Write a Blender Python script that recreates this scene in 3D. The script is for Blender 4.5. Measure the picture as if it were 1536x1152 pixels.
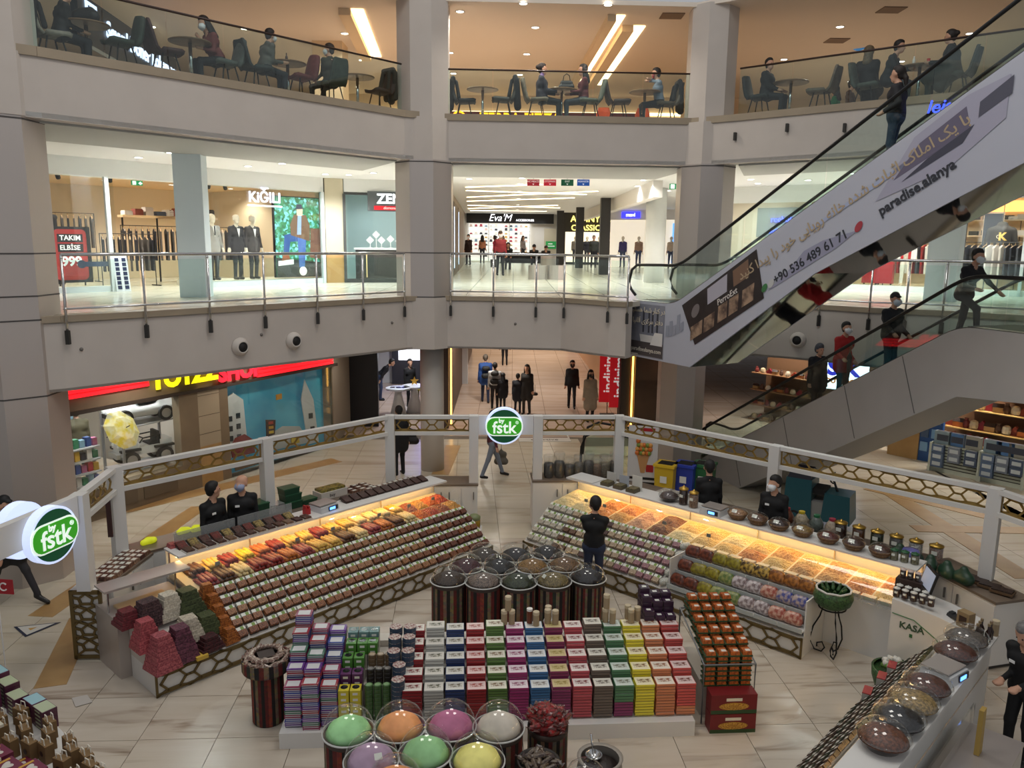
import bpy,bmesh,math,random
import numpy as np
from mathutils import Vector,Matrix
for _o in list(bpy.data.objects):bpy.data.objects.remove(_o)
SC=bpy.context.scene
COL=SC.collection
PI=math.pi
rnd=random.Random(7)
# ------------------------------------------------------------------ levels and camera
L0,L1,L2=-4.65,0.0,4.35
EYE=1.33
FPX=1190.0
PITCH=math.radians(10.1)
ROLL=0.0114
cam_d=bpy.data.cameras.new('camera');cam=bpy.data.objects.new('camera',cam_d);COL.objects.link(cam)
cam_d.sensor_fit='HORIZONTAL';cam_d.sensor_width=36.0;cam_d.lens=36.0*FPX/1536.0
cam_d.clip_start=0.05;cam_d.clip_end=300
cam.matrix_world=(Matrix.Translation((0,0,EYE)) @ Matrix.Rotation(PI/2-PITCH,4,'X') @ Matrix.Rotation(ROLL,4,'Z'))
SC.camera=cam
# ------------------------------------------------------------------ world, exposure, hall lamps
w=bpy.data.worlds.new('hall_ambient');SC.world=w;w.use_nodes=True
w.node_tree.nodes['Background'].inputs[0].default_value=(0.86,0.88,0.92,1)
w.node_tree.nodes['Background'].inputs[1].default_value=0.30
vs=SC.view_settings
vs.view_transform='Standard';vs.look='None';vs.gamma=1.0;vs.use_curve_mapping=False
vs.exposure=0.5
def lamp(kind,name,loc,energy,color=(1,.93,.82),size=.08,rot=(0,0,0),parent=None,spot=None,sizey=None):
    d=bpy.data.lights.new(name,kind);d.energy=energy;d.color=color
    if kind == 'AREA':
        d.size=size
        if sizey:d.shape='RECTANGLE';d.size_y=sizey
    else:
        d.shadow_soft_size=size
    if kind == 'SPOT':d.spot_size=math.radians(spot or 150);d.spot_blend=.6
    o=bpy.data.objects.new(name,d);COL.objects.link(o);o.location=loc;o.rotation_euler=rot
    if parent:o.parent=parent
    return o
# luminaires of the atrium roof, high above the kiosk
for hx,hy in ((-4,7),(4,7),(0,13)):
    lamp('AREA','atrium_roof_luminaire',(hx,hy,12.5),215,(1,.96,.9),3.0)

# ------------------------------------------------------------------ photo pixel -> place
def ray(px,py):
    u,v=px-768.0,py-576.0
    c,s=math.cos(ROLL),math.sin(ROLL)
    u,v=(u*c+v*s)/FPX,(-u*s+v*c)/FPX
    cp,sp=math.cos(PITCH),math.sin(PITCH)
    return Vector((u,cp-v*sp,-sp-v*cp))
def at(px,py,z):
    d=ray(px,py);return Vector((0,0,EYE))+d*((z-EYE)/d.z)
def aty(px,py,y):
    d=ray(px,py);return Vector((0,0,EYE))+d*(y/d.y)
def onv(px,py,a,b):
    nx,ny=b[1]-a[1],-(b[0]-a[0]);d=ray(px,py)
    t=(nx*a[0]+ny*a[1])/(nx*d.x+ny*d.y)
    return Vector((0,0,EYE))+d*t

# ------------------------------------------------------------------ materials
def lin(c):
    def f(x):
        x /= 255.0
        return x/12.92 if x <= .04045 else ((x+.055)/1.055) ** 2.4
    return (f(c[0]),f(c[1]),f(c[2]),1)
MATS={}
def M(col,rough=.6,metal=0.0,emit=0.0,noise=None,spec=.5,bump=0.0,key=None):
    """plain or noise-broken principled material; noise=(scale, second colour, contrast)"""
    k=key or (tuple(col),rough,metal,emit,noise,spec,bump)
    if k in MATS:return MATS[k]
    m=bpy.data.materials.new('mat_%d' % len(MATS));m.use_nodes=True
    nt=m.node_tree;b=nt.nodes['Principled BSDF']
    b.inputs['Base Color'].default_value=lin(col);b.inputs['Roughness'].default_value=rough
    b.inputs['Metallic'].default_value=metal;b.inputs['Specular IOR Level'].default_value=spec
    if emit:
        b.inputs['Emission Color'].default_value=lin(col);b.inputs['Emission Strength'].default_value=emit
    if noise:
        tc=nt.nodes.new('ShaderNodeTexCoord');n=nt.nodes.new('ShaderNodeTexNoise')
        n.inputs['Scale'].default_value=noise[0];n.inputs['Detail'].default_value=3
        r=nt.nodes.new('ShaderNodeValToRGB')
        lo=.5-.25*(1-noise[2]);hi=.5+.25*(1-noise[2])
        r.color_ramp.elements[0].position=lo;r.color_ramp.elements[1].position=max(hi,lo+.01)
        r.color_ramp.elements[0].color=lin(col);r.color_ramp.elements[1].color=lin(noise[1])
        nt.links.new(tc.outputs['Object'],n.inputs['Vector']);nt.links.new(n.outputs['Fac'],r.inputs['Fac'])
        nt.links.new(r.outputs['Color'],b.inputs['Base Color'])
        if bump:
            bp=nt.nodes.new('ShaderNodeBump');bp.inputs['Strength'].default_value=bump;bp.inputs['Distance'].default_value=.01
            nt.links.new(n.outputs['Fac'],bp.inputs['Height']);nt.links.new(bp.outputs['Normal'],b.inputs['Normal'])
    MATS[k]=m
    return m
def glass_mat(key,tint,gloss=.12,rough=.02,tr=1.0,diff=0.0,dcol=(200,205,205)):
    if key in MATS:return MATS[key]
    m=bpy.data.materials.new(key);m.use_nodes=True;nt=m.node_tree;nt.nodes.clear()
    out=nt.nodes.new('ShaderNodeOutputMaterial');mix=nt.nodes.new('ShaderNodeMixShader')
    t=nt.nodes.new('ShaderNodeBsdfTransparent');t.inputs[0].default_value=(*[c*tr for c in tint],1)
    g=nt.nodes.new('ShaderNodeBsdfGlossy');g.inputs['Roughness'].default_value=rough;g.inputs[0].default_value=(1,1,1,1)
    lw0=nt.nodes.new('ShaderNodeLayerWeight');lw0.inputs[0].default_value=.5;lw=nt.nodes.new('ShaderNodeMath');lw.operation='POWER';lw.inputs[1].default_value=3.5;nt.links.new(lw0.outputs['Facing'],lw.inputs[0])
    mm=nt.nodes.new('ShaderNodeMath');mm.operation='MULTIPLY_ADD';mm.inputs[1].default_value=.6;mm.inputs[2].default_value=.03+gloss*.12
    nt.links.new(lw.outputs[0],mm.inputs[0]);nt.links.new(mm.outputs[0],mix.inputs[0])
    nt.links.new(t.outputs[0],mix.inputs[1]);nt.links.new(g.outputs[0],mix.inputs[2])
    last=mix.outputs[0]
    if diff:
        m2=nt.nodes.new('ShaderNodeMixShader');m2.inputs[0].default_value=diff
        d=nt.nodes.new('ShaderNodeBsdfDiffuse');d.inputs[0].default_value=lin(dcol)
        nt.links.new(last,m2.inputs[1]);nt.links.new(d.outputs[0],m2.inputs[2]);last=m2.outputs[0]
    nt.links.new(last,out.inputs[0]);MATS[key]=m
    return m
GLASS=glass_mat('balustrade_glass',(.90,.97,.95),.1)
CLEAR=glass_mat('clear_plastic',(.97,.98,.98),.25,.05)
WINDOW=glass_mat('shop_window',(.97,.99,.98),.08)
FILM=glass_mat('thin_cellophane',(.95,.96,.96),.5,.15,diff=.06)
def nodes_of(m):return m.node_tree,m.node_tree.nodes['Principled BSDF']
def marble(key,c1,c2,rough=.22,scale=1.0,vein=(120,105,88),glossy=.5):
    m=M(c1,rough,key=key,spec=glossy);nt,b=nodes_of(m)
    tc=nt.nodes.new('ShaderNodeTexCoord');mp=nt.nodes.new('ShaderNodeMapping')
    oi=nt.nodes.new('ShaderNodeObjectInfo')
    add=nt.nodes.new('ShaderNodeVectorMath');add.operation='MULTIPLY_ADD'
    add.inputs[1].default_value=(37,53,11)
    nt.links.new(oi.outputs['Random'],add.inputs[0]);nt.links.new(tc.outputs['Object'],add.inputs[2])
    mp.inputs['Scale'].default_value=(scale*.8,scale*4.5,scale)
    nt.links.new(add.outputs[0],mp.inputs[0])
    n=nt.nodes.new('ShaderNodeTexNoise');n.inputs['Scale'].default_value=1.1;n.inputs['Detail'].default_value=5;n.inputs['Distortion'].default_value=.8
    nt.links.new(mp.outputs[0],n.inputs['Vector'])
    r=nt.nodes.new('ShaderNodeValToRGB');e=r.color_ramp.elements
    e[0].position=.28;e[0].color=lin(vein);e[1].position=.45;e[1].color=lin(c1)
    k=e.new(.68);k.color=lin(c2)
    nt.links.new(n.outputs['Fac'],r.inputs['Fac']);nt.links.new(r.outputs['Color'],b.inputs['Base Color'])
    return m
def steel_mat(key,col,rough=.35):
    m=M(col,rough,.55,key=key);nt,b=nodes_of(m)
    tc=nt.nodes.new('ShaderNodeTexCoord');mp=nt.nodes.new('ShaderNodeMapping');mp.inputs['Scale'].default_value=(60,60,1.2)
    n=nt.nodes.new('ShaderNodeTexNoise');n.inputs['Scale'].default_value=1;n.inputs['Detail'].default_value=2
    r=nt.nodes.new('ShaderNodeMapRange');r.inputs[3].default_value=rough-.08;r.inputs[4].default_value=rough+.12
    nt.links.new(tc.outputs['Object'],mp.inputs[0]);nt.links.new(mp.outputs[0],n.inputs['Vector'])
    nt.links.new(n.outputs['Fac'],r.inputs[0]);nt.links.new(r.outputs[0],b.inputs['Roughness'])
    return m
STEEL=steel_mat('brushed_steel',(190,181,175))
CHROME=M((205,205,205),.18,.95)
PLASTER=M((196,187,179),.8,noise=(1.5,(190,181,173),.2))
WHITE=M((228,227,224),.5)
BLACK=M((16,16,18),.55)
GOLD=M((150,122,62),.45,.35)
GOLDD=M((104,86,48),.5,.25)
BROWNT=M((88,66,44),.6)

# ------------------------------------------------------------------ mesh builder
class MB:
    def __init__(s):s.v=[];s.f=[];s.m=[];s.ms=[];s.cur=0
    def mat(s,m):
        if m not in s.ms:s.ms.append(m)
        s.cur=s.ms.index(m);return s
    def add(s,vs,fs):
        o=len(s.v);s.v += [tuple(v) for v in vs]
        for f in fs:s.f.append(tuple(i+o for i in f));s.m.append(s.cur)
        return s
    def box(s,c,d,rz=0.0,top=None):
        """centre of the BOTTOM face c, size d; top=(sx,sy) taper"""
        x,y,z=d[0]/2,d[1]/2,d[2];tx,ty=(top or (1,1));cs,sn=math.cos(rz),math.sin(rz);vs=[]
        for zz,kx,ky in ((0,1,1),(z,tx,ty)):
            for a,b in ((-x,-y),(x,-y),(x,y),(-x,y)):
                a,b=a*kx,b*ky;vs.append((c[0]+a*cs-b*sn,c[1]+a*sn+b*cs,c[2]+zz))
        return s.add(vs,[(3,2,1,0),(4,5,6,7),(0,1,5,4),(1,2,6,5),(2,3,7,6),(3,0,4,7)])
    def prism(s,poly,z0,z1):
        n=len(poly);vs=[(p[0],p[1],z0) for p in poly]+[(p[0],p[1],z1) for p in poly]
        return s.add(vs,[tuple(range(n-1,-1,-1)),tuple(range(n,2*n))]+[(i,(i+1) % n,n+(i+1) % n,n+i) for i in range(n)])
    def extrude(s,poly3,vec):
        """planar 3-D outline pushed along vec"""
        n=len(poly3);vs=[tuple(p) for p in poly3]+[(p[0]+vec[0],p[1]+vec[1],p[2]+vec[2]) for p in poly3]
        return s.add(vs,[tuple(range(n-1,-1,-1)),tuple(range(n,2*n))]+[(i,(i+1) % n,n+(i+1) % n,n+i) for i in range(n)])
    def wallseg(s,a,b,z0,z1,th):
        """upright slab from a to b, thickness th to the left of a->b"""
        dx,dy=b[0]-a[0],b[1]-a[1];l=math.hypot(dx,dy) or 1;nx,ny=-dy/l*th,dx/l*th
        return s.prism([(a[0],a[1]),(b[0],b[1]),(b[0]+nx,b[1]+ny),(a[0]+nx,a[1]+ny)],z0,z1)
    def tube(s,pts,r,n=6,closed=False,cap=True):
        pts=[Vector(p) for p in pts];k=len(pts);rs=r if isinstance(r,(list,tuple)) else [r]*k
        rings=[];up=Vector((0,0,1));o=len(s.v);vs=[]
        for i,p in enumerate(pts):
            a=pts[i-1] if (i > 0 or closed) else p;b=pts[(i+1) % k] if (i < k-1 or closed) else p
            t=(b-a);t=t.normalized() if t.length > 1e-9 else Vector((0,0,1))
            ref=up if abs(t.z) < .95 else Vector((0,1,0))
            x=t.cross(ref).normalized();y=x.cross(t)
            for j in range(n):
                an=2*PI*j/n;vs.append(p+(x*math.cos(an)+y*math.sin(an))*rs[i])
        fs=[]
        for i in range(k if closed else k-1):
            for j in range(n):
                a=i*n+j;b=i*n+(j+1) % n;c=((i+1) % k)*n+(j+1) % n;d=((i+1) % k)*n+j
                fs.append((a,b,c,d))
        if cap and not closed:fs += [tuple(range(n-1,-1,-1)),tuple(range((k-1)*n,k*n))]
        return s.add(vs,fs)
    def lathe(s,prof,c=(0,0,0),n=20,sx=1.0,sy=1.0,cap=True):
        vs=[];fs=[];k=len(prof)
        for r,z in prof:
            for j in range(n):
                an=2*PI*j/n;vs.append((c[0]+r*math.cos(an)*sx,c[1]+r*math.sin(an)*sy,c[2]+z))
        for i in range(k-1):
            for j in range(n):
                fs.append((i*n+j,i*n+(j+1) % n,(i+1)*n+(j+1) % n,(i+1)*n+j))
        if cap:fs += [tuple(range(n-1,-1,-1)),tuple(range((k-1)*n,k*n))]
        return s.add(vs,fs)
    def ball(s,c,r,n=8,m=6,sz=1.0):
        prof=[(max(1e-4,r*math.sin(PI*i/m)),-r*sz*math.cos(PI*i/m)) for i in range(m+1)]
        return s.lathe(prof,c,n)
    def mesh(s,name,smooth=False):
        me=bpy.data.meshes.new(name);me.from_pydata(s.v,[],s.f)
        for m in s.ms:me.materials.append(m)
        if len(s.ms) > 1:me.polygons.foreach_set('material_index',s.m)
        if smooth:me.polygons.foreach_set('use_smooth',[True]*len(me.polygons))
        me.update();return me
    def obj(s,name,parent=None,loc=None,rz=0.0,smooth=False):
        return put(name,s.mesh(name,smooth),parent,loc,rz)
def Bm(m):return MB().mat(m)
def put(name,me,parent=None,loc=None,rz=0.0):
    o=bpy.data.objects.new(name,me);COL.objects.link(o)
    if loc is not None:o.location=loc
    if rz:o.rotation_euler=(0,0,rz)
    if parent:o.parent=parent
    return o
def tag(o,label,cat=None,group=None,kind=None):
    o['label']=label
    if cat:o['category']=cat
    if group:o['group']=group
    if kind:o['kind']=kind
    return o
def struct(o,label=None):
    o['kind']='structure'
    if label:o['label']=label
    return o
def thing(name,label,cat,loc=(0,0,0),rz=0.0,group=None):
    o=bpy.data.objects.new(name,None);COL.objects.link(o);o.empty_display_size=.1
    o.location=loc;o.rotation_euler=(0,0,rz);return tag(o,label,cat,group)
def dup(root,loc,rz=0.0,label=None,group=None):
    r=root.copy();COL.objects.link(r);r.location=loc;r.rotation_euler=(0,0,rz)
    if label:r['label']=label
    if group:r['group']=group
    for ch in root.children:
        c=ch.copy();COL.objects.link(c);c.parent=r
        for g in ch.children:
            d=g.copy();COL.objects.link(d);d.parent=c
    return r
def text_mesh(txt,size,depth=.01,align='CENTER',bold=0.0,shear=0.0,spacing=1.0,sx=1.0):
    cu=bpy.data.curves.new('txt','FONT');cu.body=txt;cu.size=size;cu.extrude=depth;cu.align_x=align;cu.align_y='CENTER'
    cu.offset=bold;cu.shear=shear;cu.space_character=spacing;cu.resolution_u=3
    o=bpy.data.objects.new('txt',cu);COL.objects.link(o)
    dg=bpy.context.evaluated_depsgraph_get();me=bpy.data.meshes.new_from_object(o.evaluated_get(dg))
    bpy.data.objects.remove(o);bpy.data.curves.remove(cu)
    if sx != 1:me.transform(Matrix.Diagonal((sx,1,1,1)))
    return me
def lettering(name,txt,size,mat,loc,rz,parent=None,tilt=PI/2,depth=.01,**k):
    """text standing upright, reading from the side that rz's -Y faces"""
    me=text_mesh(txt,size,depth,**k);me.materials.clear();me.materials.append(mat);me.name=name
    o=put(name,me,parent,loc);o.rotation_euler=(tilt,0,rz);return o
def unit(a,b):
    d=Vector((b[0]-a[0],b[1]-a[1]));return d.normalized()
def heading(a,b):return math.atan2(b[1]-a[1],b[0]-a[0])
def lerp2(a,b,t):return (a[0]+(b[0]-a[0])*t,a[1]+(b[1]-a[1])*t)
# ================================================================== STRUCTURE
E1=[(-9.3,5),(-8.95,12.5),(-7.75,13.55),(-2.6,19.45),(-1.7,19.8),(1.2,19.6),(2.25,18.55),(2.62,18.3),(3.3,19.35),(5.3,19.4),(7.05,18.25),(7.85,17.5),(9.15,16.9),(11.0,15.2),(11.0,13.4),(8.35,12.0),(8.2,5)]
E2=[(-9.3,5),(-8.95,12.5),(-7.75,13.55),(-2.6,19.45),(-1.75,19.9),(4.3,20.15),(5.2,19.5),(10.0,15.4),(9.7,12.4),(7.75,10.85),(7.75,5)]
OUT=[(30,5),(30,75),(-30,75),(-30,5)]
cream_floor=marble('upper_floor_tiles',(216,208,192),(222,215,200),.18,.5,vein=(200,190,172))
def tiled(m,size,grout,mort=.012):
    """fine joints for floors too far away to build tile by tile"""
    nt,b=nodes_of(m);src=b.inputs['Base Color'].links[0].from_socket
    tc=nt.nodes.new('ShaderNodeTexCoord');bt=nt.nodes.new('ShaderNodeTexBrick');bt.offset=0
    bt.inputs['Scale'].default_value=1;bt.inputs['Brick Width'].default_value=size;bt.inputs['Row Height'].default_value=size;bt.inputs['Mortar Size'].default_value=mort
    nt.links.new(tc.outputs['Object'],bt.inputs['Vector'])
    mx=nt.nodes.new('ShaderNodeMix');mx.data_type='RGBA';nt.links.new(bt.outputs['Fac'],mx.inputs[0])
    nt.links.new(src,mx.inputs[6]);mx.inputs[7].default_value=lin(grout);nt.links.new(mx.outputs[2],b.inputs['Base Color'])
tiled(cream_floor,1.2,(170,160,145),.015)
far_floor=marble('corridor_floor_tiles',(206,184,168),(214,194,180),.14,.4,vein=(192,168,150));tiled(far_floor,1.2,(160,140,125),.012)
mall_floor=marble('mall_floor_tiles',(196,186,166),(204,195,176),.3,.4,vein=(182,170,150));tiled(mall_floor,.93,(140,128,108),.012)
stand_marble=marble('veined_marble_tile',(192,180,164),(200,190,175),.22,.7,vein=(136,118,100))
plain_tile=marble('cream_marble_tile',(198,188,168),(205,196,178),.25,.5,vein=(182,168,146))
tan_tile=M((176,142,92),.35,noise=(3,(165,130,82),.3))
ledge_m=M((158,143,122),.5,noise=(2,(150,136,116),.3))
grout=M((104,94,80),.8)
soffit_shade_m=M((168,170,166),.7)  # unlit plaster: the shade is in this grey
ceil1_m=M((226,228,226),.7)
ceil2_m=M((224,212,198),.75)

fl=struct(Bm(grout).prism([(-32,3),(32,3),(32,24.2),(-32,24.2)],L0-.2,L0-.012).obj('floor'),'beige tiled ground floor of the shopping hall')
struct(Bm(far_floor).prism([(-32,24.2),(32,24.2),(32,75),(-32,75)],L0-.2,L0).obj('floor'),'shiny pinkish floor of the ground level corridor')
# tiles of the ground floor, laid with the kiosk (turned 3.4 degrees)
ta=math.radians(3.4);TS=.93
tme={}
for key,mt in (('a',stand_marble),('b',plain_tile)):
    tme[key]=Bm(mt).box((0,0,-.012),(TS-.008,TS-.008,.012)).mesh('tile')
org=Vector((-4.53,9.62));tx=Vector((math.cos(ta),math.sin(ta)));ty=Vector((-math.sin(ta),math.cos(ta)))
cnt=0;rest=Bm(plain_tile)
cand=[]
for i in range(-9,20):
    for j in range(-5,18):
        p=org+tx*((i+.5)*TS)+ty*((j+.5)*TS)
        if p.y > 24.2-.7 or p.y < 5.2:continue
        if abs(p.x)/p.y > (1.1 if p.x < 0 else 1.7) or p.x > 11.6:continue
        cand.append((p.length,p.x,p.y))
cand.sort()
for k,(_,x,y) in enumerate(cand):
    inside=(y < 15.9 and (x+y*.0) >-6.0 and x+5.9 > (11.9-y)*-.93 and y < 16.1-max(0,(x-2.2))*.96 and y < 15.9+min(0,(x+2.6))*1.09)
    if k < 300:
        o=put('tile',tme['a' if inside else 'b'],fl,(x,y,L0),ta)
    else:
        rest.box((x,y,L0-.012),(TS-.008,TS-.008,.012),ta)
if rest.v:
    o=rest.obj('tile_field',fl);o['kind']='stuff'
struct(Bm(mall_floor).prism([(11.5,3),(32,3),(32,24.2),(11.5,24.2)],L0-.011,L0).obj('floor'),'beige floor in front of the gift shop')
struct(Bm(mall_floor).prism([(-32,3),(-10.5,3),(-10.5,24.2),(-32,24.2)],L0-.011,L0).obj('floor'),'beige floor beside the toy shop')
# tan border strips set into the floor
_sz=[0]
def strip(a,b,wd,lab):
    _sz[0] += 1
    d=unit(a,b);n=Vector((-d.y,d.x))*wd/2
    p=[(a[0]+n.x,a[1]+n.y),(b[0]+n.x,b[1]+n.y),(b[0]-n.x,b[1]-n.y),(a[0]-n.x,a[1]-n.y)][::-1]
    struct(Bm(tan_tile).prism(p,L0-.002,L0+.002+.0012*_sz[0]).obj('trim_1'),lab)
g=lambda px,py:tuple(at(px,py,L0)[:2])
strip(g(60,925),g(300,760),.42,'tan floor border along the toy shop')
strip(g(185,765),g(505,690),.5,'tan floor border in front of the toy shop wall')
strip(g(75,1030),g(125,925),.4,'tan floor strip running under the lattice pillar')
strip(g(660,712),g(680,668),.45,'tan floor strip beside the white round column')
strip(g(1340,742),g(1540,868),.45,'tan floor strip crossing the mall floor beside the kiosk')
strip(g(1370,793),g(1545,796),.4,'tan floor strip crossing in front of the gift shop')
strip(g(1300,732),g(1480,775),.38,'tan floor border along the gift shop')

struct(Bm(cream_floor).prism(E1+OUT,-.12,0).obj('floor'),'pale tiled floor of the middle gallery')
struct(Bm(M((190,172,152),.5)).prism(E2+OUT,4.23,4.35).obj('floor'),'food court floor of the top gallery')
struct(Bm(M((170,160,150),.8)).prism(E1+OUT,-1.3,-1.25).obj('ceiling'),'plaster ceiling over the ground floor')
struct(Bm(ceil1_m).prism(E2+OUT,3.26,3.34).obj('ceiling'),'white ceiling over the middle gallery')
C2=[(-9.3,5),(-8.95,12.5),(-7.75,13.55),(-2.6,19.45),(-1.75,19.9),(4.3,20.15),(5.2,19.5),(10.0,15.4),(9.7,12.4),(7.75,10.85),(7.75,5)]
struct(Bm(ceil2_m).prism(C2+OUT,6.9,7.0).obj('ceiling'),'cream ceiling over the food court')
def band(E,i0,i1,z0,z1,name,lab,ledge=True,drop=.1):
    b=Bm(PLASTER)
    for i in range(i0,i1):b.wallseg(E[i],E[i+1],z0,z1-drop,.3)
    o=struct(b.obj(name),lab)
    if ledge:
        b=Bm(ledge_m)
        for i in range(i0,i1):
            d=unit(E[i],E[i+1]);n=Vector((d.y,-d.x))*.035
            b.wallseg((E[i][0]+n.x,E[i][1]+n.y),(E[i+1][0]+n.x,E[i+1][1]+n.y),z1-drop,z1+.012,.35)
        b.obj('ledge',o)
    return o
band(E1,0,2,-1.3,0,'wall_left','plaster gallery edge beyond the big steel column')
band(E1,2,3,-1.3,0,'wall_left','plaster parapet band of the middle gallery above the toy shop')
band(E1,3,7,-1.3,0,'wall_back','plaster parapet band of the middle gallery above the ground corridor')
band(E1,8,14,-1.3,0,'wall_right','plaster parapet band of the middle gallery behind the escalators')
band(E2,0,2,3.25,4.35,'wall_left','plaster gallery edge of the food court beyond the steel column by the toy shop',drop=.14)
band(E2,2,3,3.25,4.35,'wall_left','plaster parapet band of the food court above the menswear shop',drop=.14)
band(E2,3,5,3.25,4.35,'wall_back','plaster parapet band of the food court above the shop corridor',drop=.14)
band(E2,5,8,3.25,4.35,'wall_right','plaster parapet band of the food court behind the long escalator',drop=.14)
# plaster soffit strips behind the bands, their shade put in as grey
b=Bm(soffit_shade_m)
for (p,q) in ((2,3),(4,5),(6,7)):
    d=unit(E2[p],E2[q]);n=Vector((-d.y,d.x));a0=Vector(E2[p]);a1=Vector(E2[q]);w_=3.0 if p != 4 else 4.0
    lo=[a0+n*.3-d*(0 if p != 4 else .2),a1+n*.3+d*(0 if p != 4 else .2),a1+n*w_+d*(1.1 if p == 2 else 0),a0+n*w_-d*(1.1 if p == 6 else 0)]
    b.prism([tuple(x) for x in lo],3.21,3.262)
struct(b.obj('ceiling'),'plaster soffit strip behind the parapet, its shade put in as grey')

# ------------------------------------------------------------------ columns
def octa(c,r,a0=22.5,n=8):return [(c[0]+r*math.cos(math.radians(a0+360/n*i)),c[1]+r*math.sin(math.radians(a0+360/n*i))) for i in range(n)]
def column(c,r,z0,z1,mt,lab,a0=22.5,seams=()):
    b=Bm(mt);b.prism(octa(c,r,a0),z0,z1)
    o=struct(b.obj('column'),lab)
    for z in seams:
        Bm(M((70,66,64),.5)).prism(octa(c,r+.006,a0),z,z+.025).obj('seam',o)
    return o
CLc,CCc,CRc=(-8.72,13.62),(-2.22,20.2),(4.78,20.45)
column(CLc,.84,L0,3.26,STEEL,'big brushed steel column beside the toy shop',seams=(-1.35,-.05,.35,1.05,3.2))
column(CCc,.74,-1.3,3.26,STEEL,'brushed steel column between menswear shop and corridor',seams=(-.02,1.05,3.2))
column(CRc,.72,-1.3,3.26,STEEL,'brushed steel column behind the escalator landing',seams=(3.2,))
column((4.45,20.6),.62,L0,-1.28,STEEL,'brushed steel column beside the lower escalator foot')
column(CLc,.84,4.2,6.95,PLASTER,'plaster column at the food court over the steel column by the toy shop')
column(CCc,.66,4.2,6.95,PLASTER,'plaster column between two food court railings')
column(CRc,.60,4.2,6.95,PLASTER,'plaster column of the food court beside the escalator side')
for c,r,lab in ((CCc,.70,'plaster facing of the column across the food court parapet'),(CRc,.68,'plaster facing across the parapet beside the escalators'),(CLc,.86,'plaster facing across the parapet over the steel column by the toy shop')):
    struct(Bm(PLASTER).prism(octa(c,r),3.26,4.25).obj('column'),lab)
struct(Bm(PLASTER).prism(octa(CCc,.76),-1.3,-.03).obj('column'),'plaster facing of the middle column across the gallery parapet')
struct(Bm(M((205,198,190),.5)).lathe([(.31,0),(.31,3.36)],(-2.1,20.5,L0),24).obj('column',smooth=True),'white round column on the ground floor beside the phone shop')
struct(Bm(M((224,238,244),.5)).box((-7.42,18.7,0),(.62,.55,3.26),math.radians(8)).obj('column'),'pale square column in front of the menswear window')
struct(Bm(M((224,238,244),.5)).box((10.9,20.3,0),(.7,.6,3.26),math.radians(-40)).obj('column'),'pale square column in front of the sportswear shop')
struct(Bm(M((222,224,220),.5)).lathe([(.36,0),(.36,3.26)],(5.0,28.5,0),24).obj('column',smooth=True),'white round column behind the escalator landing')

# ------------------------------------------------------------------ middle gallery railing
bracket=M((60,58,56),.5,.5)
def rail_mid(pts,label,posts=None,hr=1.05,glass=True,lower=-.42):
    L=thing('railing',label,'railing',(pts[0][0],pts[0][1],0))
    off=Vector((pts[0][0],pts[0][1],0))
    P3=[Vector((p[0],p[1],0))-off for p in pts]
    Bm(CHROME).tube([p+Vector((0,0,hr)) for p in P3],.03,8).obj('handrail',L,smooth=True)
    Bm(CHROME).tube([p+Vector((0,0,.13)) for p in P3],.021,6).obj('bottom_rail',L,smooth=True)
    for i,p in enumerate(P3):
        if posts is not None and i not in posts:continue
        po=Bm(CHROME).tube([p+Vector((0,0,lower)),p+Vector((0,0,hr))],.024,8).ball(p+Vector((0,0,.13)),.033).ball(p+Vector((0,0,hr-.06)),.03).obj('post',L,smooth=True)
        Bm(bracket).box((p.x,p.y,lower-.06),(.065,.065,.24)).obj('bracket',po)
    if glass:
        for i in range(len(P3)-1):
            a,b_=P3[i],P3[i+1];d=(b_-a);
            if d.length < .25:continue
            u=d.normalized()*.05;n=Vector((-d.y,d.x,0)).normalized()*.012
            a2,b2=a+u+n,b_-u+n
            Bm(GLASS).prism([(a2.x,a2.y),(b2.x,b2.y),(b2.x+n.x*.6,b2.y+n.y*.6),(a2.x+n.x*.6,a2.y+n.y*.6)],.17,hr-.09).obj('glass_panel',L)
    return L
def offset(a,b,d=.075):
    u=unit(a,b);n=Vector((u.y,-u.x))*d;return (a[0]+n.x,a[1]+n.y),(b[0]+n.x,b[1]+n.y)
a,b_=offset(E1[2],E1[3])
pl=[tuple(onv(px,450,a,b_)[:2]) for px in (97,217,314,397,476,545,607)]
rail_mid(pl,'glass railing with steel posts in front of the menswear shop')
a,b_=offset(E1[4],E1[5])
pl=[tuple(onv(px,445,a,b_)[:2]) for px in (676,740,804)]+[offset(E1[5],E1[6])[0],tuple(onv(846,447,*offset(E1[5],E1[6]))[:2]),tuple(onv(912,450,*offset(E1[5],E1[6]))[:2]),(2.62,18.2)]
rail_mid(pl,'glass railing with steel posts in front of the corridor to the accessory shop',posts=(0,1,2,4,5,6))
pr_=[]
for k in range(9,13):
    a,b_=offset(E1[k],E1[k+1],.02);pr_ += [a]+([tuple(lerp2(a,b_,.5))] if k in (9,11) else [])+([b_] if k == 12 else [])
rail_mid(pr_,'glass railing with steel posts in front of the sportswear shop')
a,b_=offset(E1[1],E1[0])
rail_mid([offset(E1[0],E1[1])[1],(-9.1,11.3),(-9.2,9.6)][::-1],'glass railing beyond the steel column by the toy shop')
for px in (1104,1182,1268):
    p=onv(px,205 if px < 1150 else 192,E2[6],E2[7]);d=unit(E2[6],E2[7])
    tag(Bm(bracket).box((p.x+d.y*.05,p.y-d.x*.05,p.z-.09),(.05,.09,.18),heading(E2[6],E2[7])).obj('wall_bracket'),'small dark bracket on the parapet beside the long escalator','bracket','dark brackets on the food court parapet by the escalator')
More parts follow.
